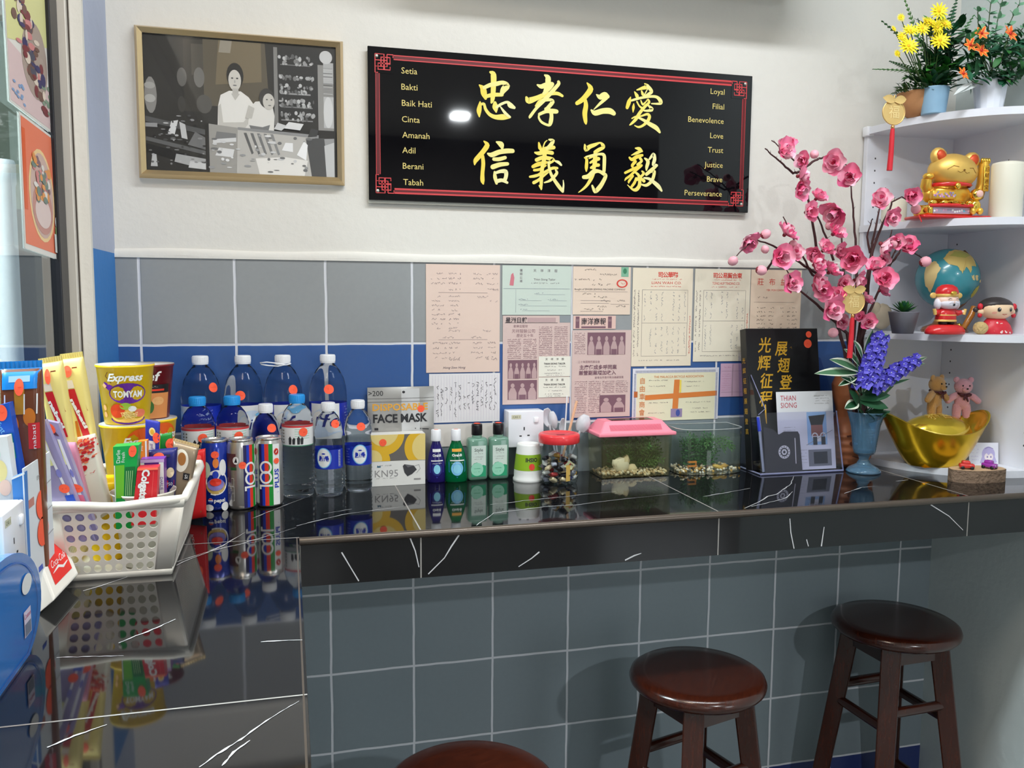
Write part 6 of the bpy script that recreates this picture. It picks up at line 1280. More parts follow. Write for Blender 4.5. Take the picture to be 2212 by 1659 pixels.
b.obj('spine_title', tb); sticker(tb, flat((0, 0, 0)), .182, .346, .0085, 3); sticker(tb, flat((0, 0, 0)), .178, .322, .0115, 3)
th = thing('leaflet_holder', 'clear acrylic leaflet holder with a dark card in its front pocket', 'holder', (1.45, -.155, ZC)); ACR = clear('acrylic', (244, 244, 252), 1.3, .97); ACE = mat('acrylic_edge', (176, 180, 226), .15, trans=.6)
b = MB(); hw_ = .236
b.prism([(0, 0), (hw_, 0), (hw_ - .004, .1), (.004, .1)], .0003, .004, ACR); b.obj('base', th)
b = MB(); b.quad((0, -.001, .002), (hw_, -.001, .002), (hw_ - .012, .022, .155), (0, .022, .155), ACR); b.quad((0, .1, .002), (hw_, .1, .002), (hw_ - .012, .13, .3), (0, .13, .3), ACR)
b.add([(0, 0, .002), (0, .1, .002), (0, .128, .29), (0, .1, .285), (0, .05, .21), (0, .018, .12)], [(0, 1, 2, 3, 4, 5)], ACR); b.add([(hw_, 0, .002), (hw_, .1, .002), (hw_ - .012, .128, .29), (hw_ - .012, .1, .285), (hw_ - .008, .05, .2), (hw_ - .004, .018, .12)], [(0, 1, 2, 3, 4, 5)], ACR); b.obj('panel', th, solid=.0018)
b = MB(); b.tube([(0, 0, .003), (hw_, 0, .003)], .003, ACE, 6); b.tube([(hw_, 0, .003), (hw_ - .012, .022, .155)], .0018, ACE, 6); b.tube([(0, 0, .003), (0, .1, .003)], .0025, ACE, 6); b.tube([(0, .022, .15), (.02, .024, .165), (0, .1, .285)], .0012, ACE, 6); b.obj('polished_edge', th)
LP = lambda u, v, l: V((u, .0005 + .15 * v - .0012 - l * LAY, v))
b = MB(); a = Art(b, LP); DKC = mat('pocket_dark', (52, 52, 60), .5); a.poly([(.012, .004), (.118, .004), (.114, .098), (.109, .106), (.07, .107), (.055, .1), (.038, .114), (.012, .12)], DKC, 2); a.ring(.068, .056, .011, .0165, mat('emblem_pale', (190, 190, 200), .5), 4); a.ring(.068, .056, .004, .008, mat('emblem_pale', 0), 4, 6); a.line([(.1, .026), (.1, .09)], .0022, mat('emblem_pale', 0), 4)
for i in range(12): a.rect(.0665 + .0135 * math.cos(i * .5236) , .056 + .0135 * math.sin(i * .5236) - .0006, .0695 + .0135 * math.cos(i * .5236), .0572 + .0135 * math.sin(i * .5236), DKC, 6)
b.obj('pocket_card', th)
tl = thing('leaflet', 'white leaflet with red heading THIAN SIONG in front of the black book', 'leaflet', (1.5, -.1515, ZC + .006)); LW0, LW1, LH = .012, .176, .198
LF = lambda u, v, l: V((u, .012 + .16 * v - .0008 - l * LAY, v))
b = MB(); b.grid(lambda u, v: LF(LW0 + (LW1 - LW0) * u, LH * v, 0), 1, 1, mat('leaflet_paper', (222, 224, 228), .5)); b.obj('sheet', tl)
b = MB(); a = Art(b, LF); LR = mat('leaflet_red', (190, 70, 84), .5); a.text('THIAN', LW0 + .012, LH - .016, .013, LR, 2, 'l', w=.044); a.text('SIONG', LW0 + .012, LH - .034, .013, LR, 2, 'l', w=.046)
a.rect(LW0 + .085, .008, LW1 - .012, .05, mat('photo_shop_grey', (120, 124, 128), .5), 1); a.rect(LW0 + .1, .014, LW1 - .024, .044, mat('photo_shop_dark', (44, 48, 54), .5), 2)
a.rect(LW0 + .085, .062, LW1 - .022, .145, mat('photo_sky', (150, 190, 226), .5), 1); a.poly([(LW0 + .09, .135), (LW1 - .026, .138), (LW1 - .034, .112), (LW0 + .096, .112)], cbk, 2); a.rect(LW0 + .096, .084, LW1 - .034, .112, mat('photo_brick', (150, 90, 80), .5), 2); a.rect(LW0 + .1, .07, LW1 - .04, .084, LBL_W, 3)
for i in range(2): a.ring(LW0 + .106 + i * .024, .084, .006, .009, LBL_W, 4); a.rect(LW0 + .1 + i * .024, .062, LW0 + .112 + i * .024, .082, mat('photo_shop_dark', 0), 5)
for i in range(7): a.scrib(LW0 + .016, .108 - i * .007, LW0 + .05, .002, GR, 2)
for i in range(4): a.scrib(LW0 + .11, LH - .012 - i * .0065, LW1 - .012, .003, GR, 2)
for i in range(5): a.scrib(LW0 + .06, .05 - i * .008, LW0 + .08, .002, GR, 2)
a.line([(LW0 + .08, .062), (LW1 - .006, .098)], .0012, GR, 5); b.obj('print', tl)
for i, (dx, c_, lb) in enumerate(((.012, (40, 70, 210), 'blue capped clear pen standing at the left inside the acrylic holder'), (.02, (200, 206, 214), 'clear pen without a cap standing beside the blue capped pen'))):
    t = thing('pen', lb, 'pen', (1.452 + dx, -.145 + i * .012, ZC + .007)); b = MB(); b.tube([(0, 0, 0), (-.004, .02, .1)], .0038, mat('pen_clear', (206, 214, 226), .2, trans=.4), 8); b.obj('barrel', t); b = MB(); b.tube([(-.004, .02, .1), (-.0055, .028, .135)], [.0045, .0042], mat('pen_cap_%d' % i, c_, .35), 8); b.obj('pen_cap', t)

# ------------------------------------------------------------------ plants on the top shelf
GRN = [mat('leaf_green_%d' % i, c_, .55) for i, c_ in enumerate(((40, 104, 44), (62, 132, 50), (24, 74, 40), (92, 150, 70), (30, 90, 62)))]
STEM = mat('plant_stem', (70, 96, 50), .6)
t = thing('succulent_bowl', 'rounded clay bowl with low bushy succulents on the top shelf', 'potted plant', (1.853, -.155, ZS1)); p = t.location
b = MB(); b.lathe([(.0005, 0), (.02, .0), (.032, .008), (.044, .03), (.05, .056), (.0505, .06), (.047, .06), (.04, .045)], mat('clay_bowl', (188, 136, 92), .7, bump=.1, bscale=120), 32); b.obj('bowl', t)
b = MB()
for k_ in range(420):
    a_ = rnd.uniform(0, 2 * pi); r_ = .058 * math.sqrt(rnd.random()); z = .05 + .07 * (1 - (r_ / .064) ** 2) * rnd.uniform(.3, 1); o = V((r_ * math.cos(a_), r_ * math.sin(a_), z)); leaf(b, o, V((math.cos(a_) * r_ * 18, math.sin(a_) * r_ * 18, .6)) + rv(.6), rnd.uniform(.008, .014), .0062, rnd.choice((GRN[0], GRN[1], GRN[2], mat('olive_leaf', (84, 108, 52), .6))), (0, 0, 1), .3, 2)
b.obj('foliage', t); b = MB()
for k_ in range(14): leaf(b, (rnd.uniform(-.012, .012), -.04 + rnd.uniform(-.01, .01), .085 + rnd.uniform(-.01, .014)), (rnd.uniform(-.5, .5), -.6, .7), .013, .005, mat('rusty_leaf', (170, 84, 60), .6), (0, 0, 1), .2, 2)
b.obj('rusty_leaves', t)
def petals(b, n, L, w, m, tilt, r0=0.0, m2=None):
    for k_ in range(n):
        a_ = 2 * pi * k_ / n + rnd.uniform(-.1, .1); d = V((math.cos(a_) * math.cos(tilt), math.sin(a_) * math.cos(tilt), math.sin(tilt))); leaf(b, d * r0, d, L * rnd.uniform(.88, 1.08), w, m, (0, 0, 1), .12, 4, .12, m2)
YD = mat('daisy_yellow', (246, 226, 40), .55); YC = mat('daisy_heart', (226, 178, 30), .6); ORP = mat('lily_orange', (236, 92, 36), .55); ORE = mat('lily_edge', (246, 168, 60), .55); ORH = mat('lily_heart', (200, 50, 40), .6)
def placed_flower(par, proto, name, P, s_, tilt):
    o = proto.copy(); COL.objects.link(o); o.parent = par; o.name = name; o.location = P; o.scale = (s_,) * 3; o.rotation_euler = V(tilt).to_track_quat('Z', 'Y').to_euler(); return o
PTX, PTY = 1.866, -.195
tp = thing('daisy_pot', 'pale blue pot of yellow daisies and fern leaves on the top shelf', 'potted plant', (PTX, PTY, ZS1)); O_ = V((PTX, PTY, ZS1))
b = MB(); b.lathe([(.0005, 0), (.027, 0), (.028, .003), (.0345, .062), (.0355, .064), (.033, .064), (.028, .05), (.0005, .05)], mat('pale_blue_pot', (150, 190, 220), .45), 36); b.obj('pot', tp)
b = MB(); HEADS = [(2028, 25, 30), (1992, 62, 26), (1966, 66, 26), (1948, 80, 20), (1962, 100, 34), (2010, 50, 26), (2024, 60, 30), (2040, 52, 28), (2030, 88, 34), (1946, 38, 14), (1930, 62, 12), (1938, 116, 14), (2000, 48, 22)]
pts = []
for x, y, s_ in HEADS: q = W(x, y, PTY - .03 - .02 * (s_ / 34)) - O_; pts.append((q, s_)); b.tube([(rnd.uniform(-.01, .01), rnd.uniform(-.01, .01), .05), q * .5 + V((0, .006, .015)), q], .0012, STEM, 5)
b.obj('stem', tp)
q0 = MB(); petals(q0, 14, 1.0, .26, YD, .2, .16); petals(q0, 10, .72, .22, YD, .5, .12); q0.ball((0, 0, .08), (.2, .2, .14), YC, 10); q0 = q0.obj('daisy', tp)
for i, (q, s_) in enumerate(pts):
    d = (rnd.uniform(-.4, .4), -1, rnd.uniform(.0, .7)); k_ = s_ / 930 * .62
    if i == 0: q0.location = q; q0.scale = (k_,) * 3; q0.rotation_euler = V(d).to_track_quat('Z', 'Y').to_euler()
    else: placed_flower(tp, q0, 'daisy', q, k_, d)
for (x0, y0, x1, y1, w_, m, dy) in ((2000, 130, 1955, -8, .03, 3, .02), (2030, 120, 2065, -2, .026, 2, .03), (2010, 140, 1912, 42, .018, 0, 0), (2030, 150, 2100, 30, .028, 0, .03), (2020, 160, 1895, 140, .03, 1, -.02), (2020, 150, 2085, 90, .026, 2, -.01), (2005, 165, 1928, 128, .03, 0, -.01), (2040, 140, 2060, 20, .02, 4, .02), (2010, 150, 1985, 40, .02, 2, .03), (2030, 165, 2110, 120, .024, 4, .0), (2020, 180, 2070, 170, .022, 2, 0), (2005, 180, 1960, 162, .022, 2, .01)):
    A_ = W(x0, y0, PTY) - O_; B_ = W(x1, y1, PTY + dy) - O_; b = MB(); fern(b, A_, B_ - A_, (B_ - A_).length * 1.05, w_, GRN[m], 14, .12); b.tube([(0, 0, .05), A_], .001, STEM, 4); b.obj('fern_leaf', tp)
b = MB()
for k_ in range(190):
    A_ = V((rnd.uniform(-.04, .05), rnd.uniform(-.03, .03), .06 + .15 * rnd.random() ** 1.3)); leaf(b, A_, (rnd.uniform(-1, 1), rnd.uniform(-1, .4), rnd.uniform(0, 1)), rnd.uniform(.03, .055), .018, GRN[rnd.choice((0, 1, 2, 2, 4))], (0, -.4, .9), .3, 5)
b.obj('foliage', tp)
PTX, PTY = 1.968, -.262
tp = thing('lily_pot', 'white ribbed pot of small orange lilies at the right of the top shelf', 'potted plant', (PTX, PTY, ZS1)); O_ = V((PTX, PTY, ZS1))
b = MB(); b.lathe(ribbed([(.0005, 0), (.029, 0), (.03, .002), (.0385, .07), (.041, .074), (.039, .074), (.033, .06), (.0005, .06)], []), mat('white_pot', (222, 226, 236), .4), 14, smooth=False); b.obj('pot', tp)
LI = [(2120, 73, 22), (2095, 98, 22), (2118, 110, 26), (2180, 74, 28), (2079, 160, 22)]; b = MB(); pts = []
for x, y, s_ in LI: q = W(x, y, PTY - .04) - O_; pts.append((q, s_)); b.tube([(rnd.uniform(-.012, .012), 0, .06), q * .55 + V((0, 0, .02)), q], .0012, STEM, 5)
b.obj('stem', tp)
q0 = MB(); petals(q0, 6, 1.0, .5, ORP, .32, .1, ORE); q0.ball((0, 0, .16), (.18, .18, .12), ORH, 8)
for k_ in range(5): a_ = k_ * 1.25; q0.tube([(0, 0, .1), (.2 * math.cos(a_), .2 * math.sin(a_), .5)], .025, ORH, 4)
q0 = q0.obj('lily', tp)
for i, (q, s_) in enumerate(pts):
    d = (rnd.uniform(-.5, .3), -1, rnd.uniform(.0, .5)); k_ = s_ / 900 * .72
    if i == 0: q0.location = q; q0.scale = (k_,) * 3; q0.rotation_euler = V(d).to_track_quat('Z', 'Y').to_euler()
    else: placed_flower(tp, q0, 'lily', q, k_, d)
b = MB()
for k_ in range(230):
    q = W(rnd.uniform(2085, 2225), rnd.uniform(70, 175), PTY + rnd.uniform(-.04, .05)) - O_; leaf(b, q, (rnd.uniform(-1, 1), rnd.uniform(-1, .2), rnd.uniform(-.6, .9)), rnd.uniform(.02, .04), .016, GRN[rnd.choice((0, 2, 2, 4, 4))], (0, -.5, .8), .25, 4)
for k_ in range(18): leaf(b, (rnd.uniform(-.03, .03), -.03, .07), (rnd.uniform(-1, 1), -.9, rnd.uniform(-.5, .6)), .035, .016, GRN[rnd.choice((1, 2, 4))], (0, -.5, .8), .3, 4)
b.obj('foliage', tp); b = MB(); EUC = mat('grey_green_leaf', (112, 160, 128), .6)
for x1, y1 in ((2112, 25), (2140, 8), (2168, -10), (2200, 12), (2225, 40)):
    B_ = W(x1, y1, PTY + .01) - O_; A_ = V((rnd.uniform(-.01, .01), 0, .07)); P_ = [A_.lerp(B_, k_ / 8) + V((0, .012 * math.sin(k_ / 8 * pi), 0)) for k_ in range(9)]; b.tube(P_, .0011, STEM, 5)
    for k_ in range(3, 9):
        for sg_ in (-1, 1, 0): leaf(b, P_[k_], V((sg_ * .9 + rnd.uniform(-.3, .3), -.5, rnd.uniform(-.2, .8))), .02, .014, EUC, (0, -.6, .6), .2, 3)
b.obj('eucalyptus_sprig', tp); b = MB()
for x0, y0, x1, y1 in ((2090, 165, 2060, 148), (2100, 178, 2062, 200), (2110, 185, 2075, 195)): A_ = W(x0, y0, PTY - .03) - O_; B_ = W(x1, y1, PTY - .045) - O_; leaf(b, A_, B_ - A_, (B_ - A_).length, .012, mat('silvery_leaf', (200, 206, 206), .5), (0, -.6, .8), .1, 5)
b.obj('silvery_leaf', tp)

# ------------------------------------------------------------------ lucky cat, candles
GO = mat('gold_paint', (236, 188, 78), .32, .75); GOM = mat('gold_matte', (232, 192, 104), .45, .6); GOS = mat('gold_shiny', (244, 204, 90), .15, .95); CRD = mat('figure_red', (206, 36, 40), .3, coat=.3); EAR = mat('ear_red', (206, 78, 40), .4, .3); LIN = mat('etched_line', (130, 86, 24), .5, .4)
t = thing('lucky_cat', 'golden lucky cat with raised paw on a red base', 'figurine', (1.9, -.222, ZS2), rot=(0, 0, -.12)); sc = .96
b = MB(); b.rbox((.0, 0, .004), (.178, .082, .008), .003, CRD, 2); b.obj('base', t)
b = MB(); b.rbox((-.012, -.002, .02), (.122, .066, .024), .006, GOS, 3); b.tube([(-.07, -.034, .03), (-.03, -.04, .0315), (.04, -.04, .031)], .0045, CRD, 8)
for k_ in range(70):
    x = rnd.uniform(-.072, .052); y = rnd.uniform(-.04, .02); b.lathe([(.0005, 0), (.007, 0), (.0072, .001), (.007, .002), (.0005, .0021)], GOS, 10, (x, y, .03 + .012 * rnd.random() * (1 - abs(x) / .09)), smooth=False)
for x in (-.06, -.03, .04): b.ball((x, -.03, .038), (.012, .009, .008), GOS, 10)
b.obj('treasure_pile', t)
b = MB(); a = Art(b, flat((0, -.0358, 0))); a.rect(-.062, .011, .035, .026, mat('gem_strip', (176, 150, 170), .3, .3), 1); 
for k_ in range(16): a.ell(-.058 + k_ * .006, .018 + rnd.uniform(-.003, .003), .0026, .0026, rnd.choice((mat('gem_blue', (90, 170, 190), .2), mat('gem_pink', (214, 160, 190), .2), mat('gem_grey', (150, 150, 170), .2), LBL_W)), 2, 8)
b.obj('gem_band', t); b = MB(); a = Art(b, flat((0, -.0425, 0))); 
b.rbox((-.035, -.03, .056), (.062, .016, .022), .004, GO, 2); a = Art(b, flat((0, -.0382, 0)))
for k_ in range(18): a.ell(-.062 + .0032 * k_, .056 + rnd.uniform(-.006, .006), .0028, .0028, rnd.choice((MATS['gem_pink'], MATS['gem_grey'], mat('gem_violet', (150, 120, 170), .2))), 2, 8)
b.obj('scroll', t)
b = MB(); b.ball((.006, .008, .058), (.056, .034, .04), GO, 20); b.ball((-.052, -.002, .06), (.018, .018, .02), GO, 14); b.obj('body', t)
b = MB(); b.lathe([(.05, .079), (.054, .083), (.05, .088)], CRD, 30, (.006, .004, 0), sy=.75, cap=False); b.obj('collar', t); MB().ball((.0, -.036, .078), (.008, .006, .009), GOS, 10).obj('bell', t)
hb_ = MB(); hb_.ball((0, 0, 0), (.061, .046, .043), GOM, 26); hd = hb_.obj('head', t); hd.location = (.008, 0, .117); hd.rotation_euler = (0, .1, 0)
for sx_ in (-1, 1):
    b = MB(); b.ball((sx_ * .043, -.002, .03), (.021, .015, .024), GOM, 14, (0, sx_ * .5, 0)); b.obj('ear', hd); b = MB(); b.ball((sx_ * .043, -.009, .031), (.014, .011, .017), EAR, 12, (0, sx_ * .5, 0)); b.obj('inner_ear', hd)
b = MB()
def hsurf(u, v, l): q = max(0, 1 - (u / .061) ** 2 - (v / .043) ** 2); return V((u, -.046 * math.sqrt(q) - .0004 - l * LAY, v))
a = Art(b, hsurf)
for sx_ in (-1, 1): a.line([(sx_ * .038, -.004), (sx_ * .026, .006), (sx_ * .014, .004)], .0012, LIN, 1); a.line([(0, -.004), (sx_ * .008, -.009), (sx_ * .016, -.006)], .0009, LIN, 1)
a.ell(0, -.002, .003, .002, LIN, 2, 10); b.obj('face_lines', hd)
b = MB(); b.tube([(.066, .004, .052), (.083, .002, .06), (.088, -.002, .09), (.088, -.004, .128), (.087, -.005, .142)], [.013, .013, .0125, .013, .0115], GO, 14)
for k_ in range(4): b.ball((.078 + k_ * .0062, -.011, .144), (.0036, .005, .0075), GOS, 8)
b.obj('raised_arm', t); b = MB(); b.rbox((.088, -.0162, .1), (.015, .004, .062), .0015, GOS, 2); a = Art(b, flat((.088, -.0185, 0)))
for k_, ch in enumerate('招财进宝'): a.text(ch, 0, .122 - k_ * .0145, .008, LIN, 2)
b.obj('arm_plaque', t)
b = MB(); b.tube([(-.056, -.004, .068), (-.066, -.008, .08), (-.065, -.01, .096)], [.012, .0135, .012], GO, 12); b.ball((-.064, -.014, .102), (.014, .013, .0095), GO, 12); b.obj('paw', t)
b = MB(); b.ball((.048, -.036, .03), (.014, .011, .017), GOS, 14); b.ball((.05, -.037, .058), (.016, .014, .015), GOS, 14); b.ball((.05, -.049, .059), (.0095, .004, .009), mat('figure_blush', (236, 190, 180), .4), 12); b.ball((.04, -.042, .018), (.008, .008, .009), GO, 8); b.ball((.057, -.043, .018), (.008, .008, .009), GO, 8); b.obj('child_figure', t)
b = MB(); b.tube([(-.088, -.03, .006), (-.098, -.036, .008), (-.106, -.05, .002), (-.107, -.062, -.012)], .0014, CRD, 5); b.tube([(.08, -.036, .006), (.082, -.05, .004), (.08, -.064, -.008)], .0014, CRD, 5); b.obj('cord', t)
IV = mat('candle_ivory', (226, 224, 208), .45, sss=0)
p = W(2148, 400, -.272); t = thing('pillar_candle', 'large ivory pillar candle at the right of the lucky cat', 'candle', (p.x + .037, -.272, ZS2)); hz = W(2180, 350, -.272).z - ZS2
b = MB(); b.lathe([(.0005, 0), (.036, 0), (.037, .002), (.037, hz - .01), (.034, hz - .003), (.022, hz), (.006, hz - .001), (.0005, hz - .001)], IV, 36); b.obj('wax', t); b = MB(); b.tube([(0, 0, hz - .001), (.001, 0, hz + .006)], .0009, cbk, 5); b.obj('wick', t)
p = W(1932, 440, -.085); t = thing('pillar_candle', 'small ivory candle half hidden by blossoms, left of the lucky cat', 'candle', (p.x, -.085, ZS2)); b = MB(); b.lathe([(.0005, 0), (.03, 0), (.031, .002), (.031, .058), (.028, .062), (.0005, .061)], IV, 30); b.obj('wax', t); b = MB(); b.tube([(0, 0, .061), (.001, 0, .067)], .0008, cbk, 5); b.obj('wick', t)

# ------------------------------------------------------------------ middle shelf: globe, god of wealth, doll, succulent, walnut
gm = ND('globe_map', .3); 
v_ = gm.noise(7, 6, .6); k_ = gm.m_('GREATER_THAN', v_, .52); c2 = gm.noise(16, 4)
gm.base(gm.mix(k_, gm.mix(c2, (44, 126, 142), (84, 168, 178)), gm.mix(c2, (196, 174, 96), (150, 156, 80))))
t = thing('globe', 'small teal and tan world globe on a brown wooden stand', 'globe', (1.975, -.15, ZS3))
R_ = .077; zc_ = .139
b = MB(); b.ball((0, 0, 0), R_, mat('globe_sea', (62, 146, 160), .25, coat=.3, var=.25, vscale=20), 40); gl = b.obj('sphere', t); gl.location = (0, 0, zc_)
b = MB()
def gs(u, v, l):
    lon = math.radians(u); lat = math.radians(v); r = R_ + .0003 + l * LAY; return V((r * math.cos(lat) * math.sin(lon), -r * math.cos(lat) * math.cos(lon), r * math.sin(lat)))
LAND = [mat('land_tan', (200, 176, 104), .4), mat('land_olive', (170, 168, 88), .4), mat('land_sand', (214, 192, 134), .4), mat('land_yellow', (192, 178, 50), .4)]
def land(poly, m, l=1):
    cx = sum(p[0] for p in poly) / len(poly); cy = sum(p[1] for p in poly) / len(poly); n = len(poly)
    P = []
    for i in range(n):
        q0_, q1_ = poly[i], poly[(i + 1) % n]
        for j in range(4): P.append((q0_[0] + (q1_[0] - q0_[0]) * j / 4 + rnd.uniform(-1.2, 1.2), q0_[1] + (q1_[1] - q0_[1]) * j / 4 + rnd.uniform(-1.2, 1.2)))
    n = len(P); vs = []
    for k_ in range(5):
        for x, y in P: vs.append(gs(cx + (x - cx) * k_ / 4, cy + (y - cy) * k_ / 4, l))
    b.add(vs, [(k_ * n + i, k_ * n + (i + 1) % n, (k_ + 1) * n + (i + 1) % n, (k_ + 1) * n + i) for k_ in range(4) for i in range(n)], m, True)
land([(-52, 40), (-40, 62), (-10, 70), (30, 66), (46, 50), (30, 38), (22, 22), (8, 22), (2, 8), (-6, 22), (-16, 8), (-24, 24), (-40, 26)], LAND[0]); land([(-40, 46), (-20, 62), (20, 60), (30, 50), (0, 40)], LAND[1], 2)
land([(-85, 30), (-66, 34), (-54, 20), (-62, -6), (-74, -30), (-84, -10)], LAND[2]); land([(2, 4), (10, 6), (12, -4), (6, -2)], LAND[2]); land([(14, 4), (24, 6), (22, -4), (15, -4)], LAND[2]); land([(30, -4), (42, -2), (44, -8), (32, -9)], LAND[2]); land([(22, -18), (36, -14), (46, -24), (44, -36), (30, -40), (18, -32)], LAND[3])
b.obj('land_masses', gl)
WOOD = mat('globe_wood', (128, 78, 30), .3, coat=.4, var=.3, vscale=30); b = MB(); b.lathe([(.0005, 0), (.055, 0), (.057, .004), (.053, .012), (.03, .022), (.014, .05), (.0005, .06)], WOOD, 36)
b.tube([(R_ * 1.07 * math.sin(a_), .0, zc_ - R_ * 1.07 * math.cos(a_)) for a_ in [k_ * .12 - .2 for k_ in range(24)]], .0065, WOOD, 8); b.obj('stand', t); b = MB(); b.tube([(.012, -.052, .012), (.03, -.056, .045), (.042, -.05, .066)], [.007, .0085, .007], mat('stand_light', (176, 112, 40), .3, coat=.4), 8); b.ball((.0, -.05, .019), .0065, GOS, 10); b.obj('stand_scroll', t)
# god of wealth bobble figure
t = thing('wealth_god_figure', 'red robed wealth god bobble figure with gold winged hat', 'figurine', (1.878, -.262, ZS3)); t.scale = (.9, .9, .86); SKN = mat('figure_skin', (240, 206, 190), .45); WHB = mat('beard_white', (226, 224, 236), .5)
b = MB(); b.lathe([(.0005, 0), (.056, 0), (.059, .003), (.058, .012), (.05, .022), (.036, .027), (.0005, .028)], CRD, 36, sy=.62); b.obj('base', t)
b = MB(); b.ball((-.012, -.004, .032), (.011, .014, .006), cbk, 10); b.ball((.012, -.004, .032), (.011, .014, .006), cbk, 10); b.obj('boots', t)
b = MB(); b.lathe([(.031, .036), (.032, .04), (.03, .042)], mat('robe_gold', (230, 190, 110), .4, .3), 30, sy=.7); b.lathe([(.0005, .036), (.029, .037), (.0305, .043), (.029, .06), (.024, .072), (.0005, .074)], CRD, 30, sy=.7); b.lathe([(.0298, .053), (.0304, .0545), (.0295, .056)], mat('robe_gold', 0), 30, sy=.7, cap=False); b.obj('robe', t)
for sx_ in (-1, 1): b = MB(); b.tube([(sx_ * .022, 0, .066), (sx_ * .034, -.006, .06), (sx_ * .042, -.01, .063)], [.008, .0085, .007], CRD, 10); b.ball((sx_ * .046, -.012, .064), (.006, .005, .006), SKN, 8); b.tube([(sx_ * .046, -.014, .056), (sx_ * .05, -.014, .072)], .0045, mat('robe_gold', 0), 8); b.obj('arm', t)
b = MB(); b.ball((0, -.001, .094), (.0335, .026, .0235), SKN, 22); b.ball((0, -.009, .087), (.031, .02, .0165), WHB, 20); b.ball((-.03, -.002, .086), (.009, .012, .016), WHB, 10); b.ball((.03, -.002, .086), (.009, .012, .016), WHB, 10); hd = b.obj('head', t)
b = MB(); fz = lambda u, v, l: V((u, -.0272 * math.sqrt(max(.02, 1 - (u / .036) ** 2 - ((v - .092) / .034) ** 2)) - .0022 - l * LAY, v)); a = Art(b, fz)
for sx_ in (-1, 1): a.line([(sx_ * .017, .098), (sx_ * .012, .1015), (sx_ * .007, .0995)], .0013, cbk, 2); a.line([(sx_ * .018, .105), (sx_ * .007, .106)], .001, GR, 2); a.line([(0, .0875), (sx_ * .008, .0895), (sx_ * .014, .087)], .0009, GR, 2)
a.ell(0, .0835, .0038, .0032, cbk, 3, 12); a.ell(0, .091, .003, .0022, SKN, 3, 10); b.obj('face', hd)
b = MB(); b.lathe([(.031, .106), (.0318, .109), (.0318, .114), (.0305, .116)], mat('robe_gold', 0), 30, sy=.78); b.lathe([(.0315, .114), (.032, .122), (.027, .133), (.015, .1405), (.0005, .142)], CRD, 30, sy=.78); b.ball((0, -.026, .117), (.011, .004, .006), GOS, 10); b.obj('hat', t)
for sx_ in (-1, 1): MB().ball((sx_ * .042, .002, .11), (.011, .003, .0085), mat('robe_gold', 0), 12).obj('hat_wing', t)
# round headed doll
t = thing('doll_figurine', 'round headed dark haired doll figurine in a red spotted dress', 'figurine', (2.028, -.262, ZS3), -.12); SKD = mat('doll_skin', (238, 208, 172), .4); HRD = mat('doll_hair', (58, 52, 52), .4); DRD = mat('doll_dress', (204, 40, 56), .4)
b = MB(); b.lathe([(.0005, 0), (.041, 0), (.0435, .004), (.036, .022), (.025, .036), (.02, .04), (.0005, .041)], DRD, 30, sy=.72); dr = b.obj('dress', t); b = MB(); dfn = lambda u, v, l: V((.0438 * (1 - .42 * v / .036) * math.sin(u / .042) + 0, -.0438 * .72 * (1 - .42 * v / .036) * math.cos(u / .042) - .001 - l * LAY, v)); a = Art(b, dfn)
for k_ in range(26): x, y = rnd.uniform(-.05, .05), rnd.uniform(.004, .032); a.ell(x, y, .0032, .0026, LBL_W, 2, 8); a.ell(x, y, .001, .001, cor, 3, 6)
b.obj('dress_spots', dr)
b = MB(); b.ball((0, 0, .061), (.041, .033, .0265), SKD, 24); b.ball((-.042, 0, .055), (.009, .007, .008), SKD, 10); b.ball((.042, 0, .055), (.009, .007, .008), SKD, 10); hd = b.obj('head', t)
b = MB(); b.ball((0, .004, .0665), (.043, .035, .0255), HRD, 24); b.v = [q if not (q.y < -.008 and q.z < .0725 - abs(q.x) * .1) else V((q.x * .9, max(q.y, -.02), max(q.z, .0715 - .1 * abs(q.x)))) for q in b.v]
for sx_ in (-1, 1): b.ball((sx_ * .053, .004, .06), (.008, .006, .007), HRD, 8)
b.obj('hair', hd)
for sx_ in (-1, 1): b = MB(); b.ball((sx_ * .046, -.002, .068), (.007, .006, .0085), DRD, 10); b.ball((sx_ * .046, -.002, .046), (.006, .005, .006), DRD, 8); b.obj('hair_ribbon', hd)
b = MB(); dz = lambda u, v, l: V((u, -.033 * math.sqrt(max(.02, 1 - (u / .041) ** 2 - ((v - .061) / .0265) ** 2)) - .0008 - l * LAY, v)); a = Art(b, dz)
for sx_ in (-1, 1): a.ell(sx_ * .0155, .061, .0042, .0052, cbk, 2, 12); a.ell(sx_ * .0145, .063, .0012, .0015, LBL_W, 3, 8); a.ell(sx_ * .024, .053, .005, .003, mat('doll_blush', (236, 170, 150), .5), 2, 10)
a.line([(-.006, .0495), (0, .048), (.006, .0495)], .0012, mat('doll_mouth', (190, 50, 50), .5), 2); b.obj('face', hd)
